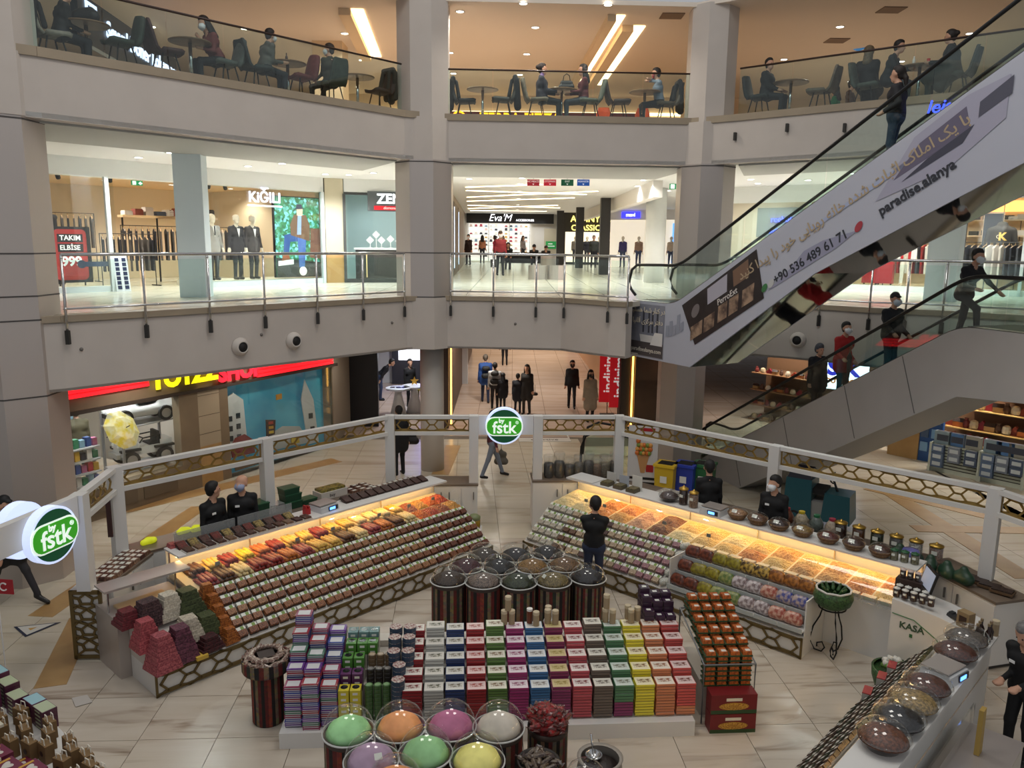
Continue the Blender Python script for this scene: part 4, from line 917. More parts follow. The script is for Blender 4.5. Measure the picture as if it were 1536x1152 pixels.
bl=thing('casual_shop','casual wear shop front with glowing blue sign beyond the dark posts','shop front',(7.6,46,0),math.radians(-25))
Bm(M((236,226,206),.5,emit=.5)).box((0,.2,0),(4.5,.1,2.7)).obj('lit_window',bl);Bm(M((230,226,220),.6)).box((0,.15,2.7),(4.5,.2,.56)).obj('header',bl);Bm(M((50,50,235),emit=1.5)).box((-1.0,0,2.8),(1.1,.05,.34)).obj('blue_sign',bl)
lettering('letters','mavi',.3,M((235,240,255),emit=2.0),(-1.0,-.06,2.97),0,bl)
for i in range(4):person('mannequin in casual clothes beneath the glowing blue sign',(6.3+.85*i,46.4-.4*i,0),PI-.4,top=[(70,60,110),(150,120,100),(60,90,140),(190,170,150)][i],bottom=(60,70,96),hair=None,headmat=man_m,name='mannequin',cat='mannequin',group='mannequins of the casual shop',eyes=False,res=.045)
Bm(M((90,150,220),emit=1.2)).box((1.7,.02,.3),(.5,.04,2.2)).obj('blue_light_panel',bl)
struct(Bm(M((228,224,216),.6)).wallseg((9.6,46),(7.2,30.5),0,3.28,.2).obj('wall_right'),'white wall beyond the dark corridor posts')
sw=thing('lit_shop_window','shop window with dark clothes between round column and steel column','shop window',(7.05,31.5,0),math.radians(-10));Bm(M((240,238,230),.5,emit=.8)).box((0,.3,0),(1.5,.05,2.7)).obj('lit_back',sw);Bm(frame_w).box((-.75,0,0),(.07,.3,2.8)).box((.75,0,0),(.07,.3,2.8)).box((0,0,2.7),(1.5,.3,.1)).obj('frame',sw)
for i in range(4):put('garment',g_me[i],sw,(-.45+.3*i,.1,1.7)).rotation_euler=(0,0,.3)
# steel planters, bench people and walkers
for px,py,s_ in ((806,419,1.0),(834,419,1.0),(822,410,.9)):
    p=at(px,py,0);t=thing('steel_planter','brushed steel drum standing in the corridor before the bench' if s_ == 1 else 'taller steel drum behind the two others in the corridor','steel drum',(p.x,p.y,0),0,'steel drums in the corridor' if s_ == 1 else None)
    h_=.52 if s_ == 1 else .8;Bm(STEEL).lathe([(.34,0),(.34,h_),(.31,h_),(.31,h_-.05)],n=28).obj('drum',t,smooth=False);Bm(M((40,38,36),.8)).lathe([(.31,h_-.06),(.31,h_-.05)],n=24).obj('fill',t)
p=at(790,404,0);t=thing('bench','black bench back to back in the corridor','bench',(p.x,p.y,0));Bm(M((24,22,24),.6)).box((0,0,.36),(2.2,.55,.12)).obj('seat',t);Bm(M((24,22,24),.6)).box((0,.3,.3),(2.2,.1,.55)).obj('backrest',t);Bm(CHROME).box((-.9,0,0),(.06,.4,.36)).box((.9,0,0),(.06,.4,.36)).obj('leg',t)
person('person in black sitting on the corridor bench looking down',(p.x+.35,p.y-.1,-.05),PI,**sit(top=(28,26,28),lean=28,head=(0,35),hair=('short',(34,28,26)),res=.03,eyes=False))
person('person in black jacket bent over a bag on the corridor bench',(p.x+.95,p.y-.1,-.05),PI,**sit(top=(36,34,34),lean=35,head=(0,30),hair=('short',(70,50,40)),res=.03,eyes=False))
q=at(768,404,0);person('person in black sitting apart on the bench with hood up',(q.x-.2,q.y,-.05),PI,**sit(top=(24,24,28),lean=15,hair=('hood',(24,24,26)),res=.03,eyes=False))
q=at(750,413,0);t=person('man in dark red jacket and cap walking with a bag',(q.x,q.y,0),PI+.2,top=(128,36,44),bottom=(32,34,40),hair=('cap',(90,74,60)),mask=(232,234,236),bulk=.02,feet=((-.1,.12,0),(.1,-.08,0)),res=.025)
b=Bm(M((52,56,58),.5)).box((0,0,0),(.26,.12,.32)).mesh('bag');tag(put('shopping_bag',b,None,(q.x-.26,q.y-.06,.33),.2),'dark shopping bag carried by the man in red','bag')
q=at(694,397,0);person('person in dark winter coat standing at the brown corridor side wall',(q.x+.35,q.y,0),PI-.4,top=(50,34,38),bottom=(30,30,34),hair=('short',(30,24,22)),mask=(228,230,232),coat=.5,res=.035,eyes=False)
for px,py,tc_,rz_,lab in ((881,399,(60,62,56),PI,'man in olive knit vest walking toward the gallery'),(894,399,(30,30,34),PI+.5,'companion in black walking beside the man in olive')):
    q=at(px,py,0);person(lab,(q.x,q.y-3.5,0),rz_,top=tc_,bottom=(34,34,40),hair=('short',(110,100,92)) if px == 881 else ('short',(36,30,28)),bulk=.03,feet=((-.1,.1,0),(.1,-.1,0)),res=.03,eyes=False)
for i,(x_,tc_) in enumerate(((-2.0,(180,120,90)),(-1.2,(200,60,90)),(-.7,(90,40,40)),(.6,(150,140,140)))):
    person(['shopper in tan top before the accessory shop','shopper in pink jacket before the accessory shop','shopper in dark red before the accessory shop','shopper in grey before the accessory shop'][i],(x_,51.5+i*.4,0),i*1.3,top=tc_,bottom=(40,40,50),hair=('long',(40,28,24)),res=.045,eyes=False,female=True)

# ------------------------------------------------------------------ sportswear shop on the right
R0,R1=(7.4,27.6),(16.5,20.4);rh=heading(R0,R1);rn=Vector((-math.sin(rh),math.cos(rh)))
def rin(px,d,al=0.0,py=400):
    p=onv(px,py,R0,R1);return p.x+rn.x*d+math.cos(rh)*al,p.y+rn.y*d+math.sin(rh)*al
pa,pb=onv(1206,400,R0,R1),onv(1536,400,R0,R1)
struct(Bm(shop_white).wallseg(R0,R1,2.72,3.28,.3).wallseg(tuple(pa[:2]),R1,0,.16,.25).obj('wall_right'),'white header and plinth of the sportswear shop front')
struct(Bm(M((196,186,164),.7)).wallseg(R0,tuple(pa[:2]),0,2.72,.3).obj('wall_right'),'beige tiled wall beside the sportswear shop')
o=struct(Bm(WINDOW).wallseg(tuple(pa[:2]),R1,.16,2.72,.012).obj('window_4'),'wide glass front of the sportswear shop')
for px in (1208,1416,1533):c=rin(px,0);Bm(frame_w).box((*c,0),(.08,.08,2.74),rh).obj('mullion',o)
struct(Bm(M((226,206,170),.7)).wallseg(rin(1190,4.5),rin(1600,4.5),0,3.26,.2).wallseg(rin(1195,4.5),rin(1195,.3),0,3.26,.15).obj('wall_right'),'cream back wall of the sportswear shop')
struct(Bm(M((255,196,110),emit=1.2)).wallseg(rin(1300,4.35),rin(1590,4.35),2.5,2.85,.1).obj('trim_4'),'warm lit strip along the top of the sportswear wall')
for px in (1230,1290,1350,1430,1480,1530):
    c=rin(px,1.8);downlight(*c,3.26,85,'small warm downlight inside the sportswear shop','downlights inside the sportswear shop',True,.8)
# red and white robe mannequin, suitcases
c=rin(1352,.6);t=person('mannequin in white trousers and long white and red robe',(*c,.16),rh+PI,top=(232,226,216),bottom=(232,222,206),shoes=(224,200,170),hair=None,headmat=man_m,name='mannequin',cat='mannequin',eyes=False,height=1.8,hands=((-.24,.05,.85),(.24,.05,.85)),female=True)
robe=M((186,36,40),.7)
for sx in (-1,1):Bm(robe).box((sx*.1,.15,.78),(.07,.02,.68)).obj('red_lapel',t);Bm(M((236,230,222),.8)).box((sx*.2,.06,.72),(.12,.2,.72),top=(.7,.8)).obj('robe_side',t)
for px,cl,lab in ((1300,(160,32,38),'red hard suitcase standing behind the railing'),(1322,(176,40,46),'second red suitcase, taller, beside the mannequin')):
    c=rin(px,.55);h_=.62 if px == 1300 else .74;t=thing('suitcase',lab,'suitcase',(*c,.16),rh);Bm(M(cl,.35)).box((0,0,.05),(.46,.26,h_),top=(.96,.9)).obj('shell',t);Bm(BLACK).tube([(-.1,0,h_+.05),(-.1,0,h_+.15),(.1,0,h_+.15),(.1,0,h_+.05)],.012,5).obj('handle',t)
    for sx in (-1,1):
        Bm(BLACK).ball((sx*.18,0,.03),.03,8,6).obj('wheel',t)
for px,d,n_,ms,lab in ((1262,1.4,9,g_light+g_me[:2],'clothes rail of pale and red garments beside the suitcases'),(1330,2.6,10,g_light,'clothes rail of pale garments behind the robe mannequin'),(1445,1.5,9,g_light[3:]+g_me[:3],'clothes rail of grey garments under the dark hoodie'),(1510,1.3,9,g_light,'clothes rail of pale garments beside the climbing man')):
    rack(lab,*rin(px,d),rh,n_,ms,hgt=1.5,ln=1.4)
# dark hoodie with the K logo on the wall
c=rin(1478,2.4);t=thing('hoodie_display','dark hoodie with yellow K logo hung high in the window','hoodie',(*c,1.25),rh)
put('hoodie',nets_mesh('hoodie',[((-.26,0,.62),(.26,0,.62),.1,.1,0),((-.12,0,.1),(-.12,0,.6),.15,.17,0),((.12,0,.1),(.12,0,.6),.15,.17,0),((-.3,0,.6),(-.42,.02,.05),.1,.07,0),((.3,0,.6),(.42,.02,.05),.1,.07,0),((-.05,.03,.78),(.05,.03,.78),.1,.1,0)],[M((52,50,48),.85)],.03),t)
lettering('letters','K',.32,M((220,180,90),.5,emit=.2),(.05,-.19,.42),0,t,depth=.004,bold=.012);lettering('letters','C',.16,M((230,220,200),.5),(-.06,-.19,.42),0,t,depth=.004);Bm(BLACK).tube([(0,0,.85),(0,0,1.4)],.01,5).obj('hanger',t)
c=rin(1432,.8);t=thing('display_post','tall slim black display post in the sportswear window','display post',(*c,.16),rh);Bm(BLACK).box((0,0,0),(.16,.16,2.3)).obj('post',t);Bm(BLACK).box((-.2,0,1.7),(.3,.06,.1)).box((-.2,0,.9),(.3,.06,.1)).obj('arm',t)
c=rin(1456,3.2);t=thing('wall_panel','dark poster panel behind the black display post','poster',(*c,1.1),rh);Bm(M((40,46,60),.5)).box((0,0,0),(.5,.05,1.3)).obj('print',t);Bm(M((210,190,160),.5)).box((0,.03,-1.1),(.56,.04,2.45)).obj('frame',t)
for i,zz in enumerate((.6,1.15,1.7,2.2)):
    for px in (1300,1440,1520):
        c=rin(px,4.2);t=thing('wall_shelf','pale shelf with folded clothes on the sportswear wall','shelf',(*c,zz),rh,'sportswear wall shelves');Bm(M((230,210,176),.5)).box((0,0,0),(1.9,.32,.04)).obj('board',t);Bm(M((120,112,100),.5)).tube([(-.9,.1,0),(-.9,.1,-zz)],.015,5).tube([(.9,.1,0),(.9,.1,-zz)],.015,5).obj('upright',t)
        for j in range(5):Bm(M(rnd.choice([(200,195,186),(60,62,70),(150,50,50),(120,130,140),(230,226,218),(70,66,60)]),.8)).box((-.75+.36*j,0,.04),(.26,.26,.1+.08*rnd.random())).obj('folded_clothes',t)
p=onv(1170,335,R0,R1);t=thing('shop_sign','glowing blue shop letters on the beige wall behind the escalator glass','sign',(p.x-rn.x*.12,p.y-rn.y*.12,p.z),rh);lettering('letters','reebok',.26,M((70,80,255),emit=4.0),(.1,0,.12),0,t);lettering('letters','outlet',.2,M((70,80,255),emit=4.0),(-.1,0,-.25),0,t);Bm(M((120,126,122),.6)).box((0,.06,-.45),(1.5,.04,.95)).obj('panel',t)
# ================================================================== ESCALATORS
def proj(p):
    cp,sp=math.cos(PITCH),math.sin(PITCH);x,y,z=p[0],p[1],p[2]-EYE
    de=y*cp-z*sp;up=y*sp+z*cp;u=FPX*x/de;v=-FPX*up/de;c,s_=math.cos(ROLL),math.sin(ROLL)
    return 768+u*c-v*s_,576+u*s_+v*c
TAN=math.tan(math.radians(30))
def escalator(label,base,up,W,rise,thick,near_mat,under_mat,bot_len=1.5,top_len=1.8,group=None):
    """base: xy of the near-side foot of the incline, z of the lower landing; up: unit xy climbing"""
    u=Vector((up[0],up[1],0));wv=Vector((-up[1],up[0],0));O=Vector(base);run=rise/TAN
    T=thing('escalator',label,'escalator',O)
    def Q(s,t,z):return u*s+wv*t+Vector((0,0,z))
    def deck(s):
        if s <-.3:return 0
        if s < .3:return (s+.3) ** 2/1.2*TAN
        if s < run-.3:return s*TAN
        if s < run+.3:return rise-(run+.3-s) ** 2/1.2*TAN
        return rise
    ss=[-bot_len,-.6,-.3,-.15,0,.15,.3]+[run*i/6 for i in range(1,6)]+[run-.3,run-.15,run,run+.15,run+.3,run+top_len]
    low=[(-bot_len,-thick),(thick*.27+.25,-thick),(run*.5,run*.5*TAN-thick),(run+.3+thick*.27,rise-thick),(run+top_len,rise-thick)]
    if base[2] <-4:low=[(-bot_len,-.01),(thick/TAN*.98,-.01),(run*.6,run*.6*TAN-thick),(run+.1,rise-thick*.92),(run+top_len,rise-thick*.8)]
    outline=[(s,deck(s)) for s in ss]+low[::-1]
    for nm,t0,mt in (('side_panel',0.0,near_mat),('side_panel',W-.04,near_mat)):
        Bm(mt).extrude([Q(s,t0,z) for s,z in outline],wv*.04).obj(nm,T)
    b=Bm(under_mat)
    for (s0,z0),(s1,z1) in zip(low[:-1],low[1:]):b.add([Q(s0,.03,z0),Q(s1,.03,z1),Q(s1,W-.03,z1),Q(s0,W-.03,z0)],[(3,2,1,0)])
    b.obj('underside',T)
    b=Bm(M((40,40,42),.5))
    Bm(STEEL).add([Q(s,t,deck(s)+.012) for s in ss for t in (0,.2)],[(2*i,2*i+1,2*i+3,2*i+2) for i in range(len(ss)-1)]).obj('deck_strip',T)
    Bm(STEEL).add([Q(s,t,deck(s)+.012) for s in ss for t in (W-.2,W)],[(2*i,2*i+1,2*i+3,2*i+2) for i in range(len(ss)-1)]).obj('deck_strip',T)
    # steps
    n=int(run/.4);stm=M((66,66,68),.5,.5);sb=Bm(stm);
    sme=Bm(stm).extrude([Q(0,.22,-.2),Q(.4,.22,-.2),Q(.4,.22,0),Q(0,.22,0)],wv*(W-.44)).mesh('step')
    for i in range(n+1):put('step',sme,T,(u*(i*.4))+Vector((0,0,deck(i*.4+.2)-.06)))
    Bm(stm).extrude([Q(-bot_len,.2,-.05),Q(0,.2,-.05),Q(0,.2,0.0),Q(-bot_len,.2,0.0)],wv*(W-.4)).obj('landing_plate',T)
    Bm(stm).extrude([Q(run,.2,rise-.05),Q(run+top_len,.2,rise-.05),Q(run+top_len,.2,rise),Q(run,.2,rise)],wv*(W-.4)).obj('landing_plate',T)
    # balustrades
    hh=.86
    for t in (.1,W-.1):
        path=[(-bot_len+.05,.12),(-bot_len-.12,.25),(-bot_len-.2,.48),(-bot_len-.12,.72),(-bot_len+.08,hh-.02)]+[(s,deck(s)+hh) for s in ss[1:-1]]+[(run+top_len-.2,rise+hh),(run+top_len,rise+hh*.7)]
        Bm(M((14,14,16),.35)).tube([Q(s,t,z) for s,z in path],.034,8).obj('handrail',T,smooth=True)
        gs=[-bot_len+.1,-.55,.35]+[run*i/4 for i in (1,2,3)]+[run-.3,run+.5,run+top_len-.2]
        for a,b_ in zip(gs[:-1],gs[1:]):
            m_=[a+.012]+[s for s in ss if a+.05 < s < b_-.05]+[b_-.012]
            pts=[Q(s,t,deck(s)+.015) for s in m_]+[Q(s,t,deck(s)+hh-.035) for s in m_[::-1]]
            Bm(GLASS).extrude(pts,wv*.012).obj('glass_panel',T)
        Bm(GLASS).extrude([Q(-bot_len+.1,t,.02),Q(-bot_len+.1,t,hh-.04),Q(-bot_len-.1,t,.68),Q(-bot_len-.16,t,.48),Q(-bot_len-.1,t,.28)],wv*.012).obj('glass_panel',T)
    T['_run']=run
    def stand(px,t):
        best=None
        for i in range(400):
            s=run*1.05*i/399;p=O+Q(s,t,0);e=abs(proj((p.x,p.y,O.z+deck(s)+.8))[0]-px)
            if best is None or e < best[0]:best=(e,s)
        s=best[1];i=math.floor(s/.4);p=O+Q(i*.4+.2,t,0);return Vector((p.x,p.y,O.z+deck(i*.4+.2)-.06)),s
    return T,Q,deck,run,stand
white_panel=M((176,172,168),.55,noise=(1.0,(168,164,160),.2));mirror=M((190,186,180),.06,1.0)
poster_base=M((182,184,196),.55)
lu=Vector((.342,-.94)).normalized()
LO,LQ,Ldeck,Lrun,Lstand=escalator('lower escalator with white side panels climbing behind the kiosk',(4.93,21.2,L0),lu,1.55,4.65,1.32,white_panel,M((150,148,146),.5),bot_len=1.3)
for s in (1.9,3.7,5.5,6.9):
    z=s*TAN;Bm(M((96,94,92),.6)).extrude([LQ(s,-.004,z-.01),LQ(s+.02,-.004,z-.01),LQ(s+.42,-.004,z-1.02),LQ(s+.4,-.004,z-1.02)],Vector((-lu.y,lu.x,0))*.004).obj('panel_seam',LO)
uu=Vector((.5,-.866)).normalized()
UP,UQ,Udeck,Urun,Ustand=escalator('long upper escalator with property advert along its side',(3.62,17.9,0),uu,1.5,4.35,1.34,poster_base,mirror,bot_len=1.55,top_len=2.0)
# ------------------------------------------------------------------ advert printed on the upper escalator side
AF={'ا':'FE8D FE8E','آ':'FE81 FE82','ب':'FE8F FE90 FE91 FE92','پ':'FB56 FB57 FB58 FB59','ت':'FE95 FE96 FE97 FE98','ث':'FE99 FE9A FE9B FE9C','خ':'FEA5 FEA6 FEA7 FEA8','د':'FEA9 FEAA','ر':'FEAD FEAE','ز':'FEAF FEB0','س':'FEB1 FEB2 FEB3 FEB4','ش':'FEB5 FEB6 FEB7 FEB8','ف':'FED1 FED2 FED3 FED4','ک':'FB8E FB8F FB90 FB91','ل':'FEDD FEDE FEDF FEE0','م':'FEE1 FEE2 FEE3 FEE4','ن':'FEE5 FEE6 FEE7 FEE8','ه':'FEE9 FEEA FEEB FEEC','و':'FEED FEEE','ی':'FBFC FBFD FBFE FBFF','ج':'FE9D FE9E FE9F FEA0'}
def shape_fa(txt):
    out=[]
    for w_ in txt.split(' '):
        r=''
        for i,ch in enumerate(w_):
            f=AF.get(ch)
            if not f:r += ch;continue
            f=f.split();pj=i > 0 and len(AF.get(w_[i-1],'').split()) == 4;nj=len(f) == 4 and i+1 < len(w_) and w_[i+1] in AF
            k=(3 if nj else 1) if pj else (2 if nj else 0)
            r += chr(int(f[k],16))
        out.append(r[::-1])
    return ' '.join(out[::-1])
ca,sa=math.cos(math.radians(30)),math.sin(math.radians(30));nrm=Vector((uu.y,-uu.x,0))     # outward on the near side
e1=Vector((uu.x*ca,uu.y*ca,sa));e2=Vector((-uu.x*sa,-uu.y*sa,ca))
h1=Vector((uu.x,uu.y,0));hz_=Vector((0,0,1))
def ad_frame(a,c,o):return Matrix(((a.x,c.x,nrm.x,o.x),(a.y,c.y,nrm.y,o.y),(a.z,c.z,nrm.z,o.z),(0,0,0,1)))
def ad_text(txt,s,dz,size,colr,incl=True,**k):
    me=text_mesh(txt,size,.003,**k);me.materials.clear();me.materials.append(M(colr,.5));o=put('advert_lettering',me,UP)
    p=UQ(s,-.012,(s*TAN if incl else 0)+dz);o.matrix_local=ad_frame(e1 if incl else h1,e2 if incl else hz_,p);return o
def ad_shape(pts,colr,lvl=1,em=0,nz=None):
    """pts: (s, z below the deck line)"""
    b=Bm(M(colr,.5,noise=nz));b.extrude([UQ(s,-.003*lvl-.002,Udeck(s)+z) for s,z in pts],nrm*.002);return b.obj('advert_print',UP)
def para(s0,s1,z0,z1):return [(s0,z0),(s1,z0),(s1,z1),(s0,z1)][::-1]
# landing: room with skyline windows
ad_shape(para(-1.5,-.28,-1.3,-.06),(150,150,160),1,nz=(2.5,(120,122,134),.3));ad_shape(para(-1.48,-.3,-1.28,-.95),(84,76,76),2)
ad_shape([(-1.1,-.95),(-.5,-.95),(-.42,-.78),(-1.15,-.78)][::-1],(214,210,206),3);ad_shape([(-.75,-1.0),(-.32,-1.0),(-.32,-.7),(-.6,-.7)][::-1],(226,222,218),4)
for s_ in (-1.05,-.85,-.72,-.55):ad_shape(para(s_,s_+.06,-.72,-.22),(70,70,78),3)
ad_text(shape_fa('در کنار شما هستیم'),-.9,-.2,.17,(226,214,190),False);ad_text(shape_fa('دفتر مرکزی آلانیا'),-.88,-.46,.17,(226,214,190),False);ad_text('paradisealanya.com',-.9,-1.14,.14,(222,214,200),False)
# pale city strip and dark shopfront photo
for i,(s_,h_) in enumerate(((-.22,.25),(-.1,.34),(.02,.22),(.14,.42),(.26,.2))):ad_shape(para(s_,s_+.1,-.75,-.75+h_),(150,154,168),2)
ad_shape([(.28,-.16),(2.35,-.1),(2.62,-1.2),(.75,-1.26)][::-1],(52,42,42),2,nz=(3,(38,30,30),.3))
ad_shape([(1.05,-.2),(1.6,-.18),(1.62,-.55),(1.08,-.55)][::-1],(176,172,184),3);ad_shape([(1.75,-.2),(2.15,-.18),(2.2,-.55),(1.8,-.55)][::-1],(120,92,74),3)
for s0,s1,z0,z1 in ((.6,.95,-1.1,-.8),(1.0,1.3,-1.12,-.8),(1.4,1.65,-1.1,-.75),(1.7,1.95,-1.1,-.75),(2.05,2.35,-1.1,-.75)):ad_shape(para(s0,s1,z0,z1),(168,140,116),3,nz=(6,(80,62,54),.4))
me_disc=[(.72+.12*math.cos(i*PI/8),-.5+.14*math.sin(i*PI/8)) for i in range(16)];ad_shape(me_disc[::-1],(120,112,112),3)
ad_text('PerroExt',1.62,-.66,.17,(226,220,214),shear=.3)
# mountain, pool terrace and banner texts
ad_shape([(2.7,-1.1),(3.2,-.95),(3.5,-.78),(3.9,-.82),(4.6,-1.05),(4.2,-1.12)][::-1],(150,150,172),2);ad_shape(para(3.6,5.8,-.5,-.42),(166,176,204),2)
ad_shape([(4.9,-.75),(5.5,-.12),(6.3,-.06),(6.9,-.2),(6.9,-.8),(6.1,-1.0)][::-1],(166,164,182),2);ad_shape([(5.2,-.6),(5.6,-.28),(6.3,-.22),(6.4,-.62)][::-1],(104,98,118),3);ad_shape([(5.35,-.72),(5.75,-.62),(6.45,-.58),(6.3,-.75)][::-1],(70,70,84),4);ad_shape([(6.5,-.3),(6.95,-.25),(6.95,-.5),(6.5,-.52)][::-1],(84,84,98),4)
ad_text(shape_fa('با یک املاک اثبات شده خانه رویایی خود را پیدا کنید'),4.15,-.42,.255,(176,156,128),bold=.003)
ad_text('+90 536 489 61 71',3.62,-.98,.235,(48,50,58),bold=.003);ad_text('paradise.alanya',5.6,-.98,.235,(52,54,62),bold=.006)
for cs,cl in ((2.62,(60,120,70)),(2.78,(190,190,190))):ad_shape([(cs+.07*math.cos(i*PI/8),-1.0+.08*math.sin(i*PI/8)) for i in range(16)][::-1],cl,4)
ad_shape([(4.62+.075*math.cos(i*PI/8),-1.0+.085*math.sin(i*PI/8)) for i in range(16)][::-1],(170,60,70),4)
# ------------------------------------------------------------------ riders
up_rz=math.atan2(-lu.x,lu.y)
for px,t,kw,lab in ((1222,.78,dict(top=(24,26,34),bottom=(26,28,36),hair=('hat',(84,86,96)),bulk=.04,height=1.62,coat=.5),'person in grey knitted hat and dark padded coat on the escalator'),
                       (1262,.75,dict(top=(178,36,38),bottom=(36,38,44),hair=('short',(30,26,24)),mask=(230,234,238),hands=((-.2,.1,.95),(.27,.3,1.02)),coat=.3,bulk=.02),'man in red jacket with umbrella standing on the escalator'),
                       (1328,.8,dict(top=(26,28,34),bottom=(46,46,50),hair=('cap',(44,42,44)),mask=(206,218,228),bulk=.03,hands=((-.24,.2,.95),(.25,.32,1.0))),'man in dark jacket and flat cap riding up the escalator'),
                       (1460,.8,dict(top=(28,28,34),bottom=(48,50,56),hair=('short',(26,22,22)),mask=(226,230,234),lean=14,feet=((-.1,-.16,0),(.1,.42,.2)),hands=((-.24,.5,1.0),(.2,.42,1.05))),'man in dark jacket striding up the last escalator steps')):
    p,s=Lstand(px,t);person(lab,p,up_rz,res=.02,**kw)
p,s=Lstand(1277,.55);t=thing('umbrella','closed black umbrella held by the man in red','umbrella',(p.x,p.y,p.z+.34),up_rz)
Bm(BLACK).lathe([(.012,0),(.03,.08),(.055,.5),(.03,.56),(.012,.6)],n=10).obj('canopy',t,smooth=True);Bm(M((120,90,60),.4)).tube([(0,0,.58),(0,0,.72),(0,.03,.76),(0,.06,.72)],.011,6).obj('handle',t,smooth=True)
p,s=Ustand(1343,.75);person('woman in dark jumper and jeans standing on the upper escalator',p+Vector((0,0,.0)),math.atan2(uu.x,-uu.y)+.3,top=(34,32,36),bottom=(58,72,92),hair=('pony',(40,30,26)),female=True,bulk=.02,hands=((-.32,.1,1.0),(.24,.1,.85)))

# ================================================================== GROUND FLOOR SHOPS
W0,W1=(-10.2,13.9),(-5.25,22.85);wh_=heading(W0,W1);wn=Vector((-math.sin(wh_),math.cos(wh_)))
brown_w=M((128,112,90),.55,noise=(2.2,(120,104,84),.3));brown_d=M((104,90,72),.6)
def tw(px,py):return onv(px,py,W0,W1)
def tin(px,d,z,py=650):
    p=tw(px,py);return Vector((p.x+wn.x*d,p.y+wn.y*d,z))
zb=tw(270,700).z                                     # sill height of the toy window
xa=lambda px:tuple(tw(px,660)[:2])
struct(Bm(brown_w).wallseg(xa(60),xa(272),L0,zb,.25).wallseg(xa(272),xa(300),L0,-1.3,.25).wallseg(xa(332),xa(345),L0,-1.3,.25).wallseg(xa(345),W1,L0,tw(420,690).z-.12,.25).wallseg(xa(500),W1,L0,-1.3,.25).wallseg(xa(60),W1,-2.22,-1.3,.3).obj('wall_left'),'brown wooden front of the toy shop')
struct(Bm(M((164,150,128),.7)).wallseg(xa(300),xa(332),L0+1.0,-2.2,.2).mat(tan_tile).wallseg(xa(300),xa(332),L0,L0+1.0,.2).obj('wall_left'),'beige tiled pilaster between the two toy shop windows')
for z in (-2.4,-2.9,-3.35):Bm(M((110,98,82),.7)).wallseg(xa(300.3),xa(331.7),z,z+.015,-.004).obj('trim_5')['kind']='structure'
for a,b_,hh_ in ((110,150,.62),(160,200,.62),(210,262,.62),(350,400,.3),(410,450,.3)):   # raised panels under the windows
    p,q=xa(a),xa(b_);o=struct(Bm(brown_d).wallseg(p,q,L0+.15,L0+.12+(zb-L0)*hh_,-.02).obj('trim_6'),'raised wooden panel under a toy shop window')
tz=thing('toy_shop_sign','toy shop fascia with red light bars and yellow and red letters','sign',(*xa(105),-1.82),wh_)
ln=(Vector(xa(505))-Vector(xa(105))).length
def ux(px):return (Vector(xa(px))-Vector(xa(105))).length*(1 if px > 105 else -1)
redm=M((255,30,40),emit=.9)
for a,b_ in ((104,226),(388,500)):
    for dz in ((-.1,.0,.1) if a < 200 else (-.36,-.26,-.16)):Bm(redm).box(((ux(a)+ux(b_))/2,-.06,dz),(abs(ux(b_)-ux(a)),.06,.075)).obj('red_bar',tz)
lettering('letters','TOYZZ',.55,M((255,236,20),emit=1.0),(ux(280),-.1,-.02),0,tz,bold=.03);lettering('letters','SHOP',.55,M((255,30,50),emit=1.0),(ux(362),-.1,-.12),0,tz,bold=.03)
Bm(M((60,50,42),.6)).box((ln/2,-.02,-.46),(ln*1.02,.06,.08)).obj('ledge',tz)
# toy shop interior
struct(Bm(M((214,204,190),.6)).wallseg(tuple(tin(60,4.5,0)[:2]),tuple(tin(320,4.5,0)[:2]),L0,-1.3,.2).wallseg(tuple(tin(318,4.5,0)[:2]),tuple(tin(318,.3,0)[:2]),L0,-1.3,.1).obj('wall_left'),'pale back wall inside the toy shop')
struct(Bm(M((196,176,150),.5)).prism([tuple(tin(60,.25,0)[:2]),tuple(tin(272,.25,0)[:2]),tuple(tin(272,1.7,0)[:2]),tuple(tin(60,1.7,0)[:2])],zb-.1,zb).obj('trim_7'),'display floor of the toy shop window')
struct(Bm(WINDOW).wallseg(xa(60),xa(271),zb,-2.22,.01).obj('window_5'),'glass of the toy shop window')
for px,d in ((130,.9),(175,.9),(220,.9),(255,.9),(160,2.6),(230,2.6)):q=tin(px,d,-1.32);downlight(q.x,q.y,-1.32,45,'small bright downlight in the toy shop window','downlights in the toy shop window',False,.7)
tire=M((24,24,26),.7);hubm=M((190,190,190),.3,.8)
def wheel_me(r,wd):
    b=Bm(tire).lathe([(r*.62,-wd/2),(r*.95,-wd/2),(r,-wd/4),(r,wd/4),(r*.95,wd/2),(r*.62,wd/2)],n=18,cap=False);b.mat(hubm).lathe([(r*.63,-wd/2+.015),(r*.63,wd/2-.015)],n=18)
    for i in range(5):a=i*2*PI/5;b.mat(M((120,120,122),.3,.8)).box((math.cos(a)*r*.32,math.sin(a)*r*.32,wd/2-.016),(r*.55,r*.16,.012),a)
    me=b.mesh('wheel');me.transform(Matrix.Rotation(PI/2,4,'X'));return me
carw=M((226,226,224),.25)
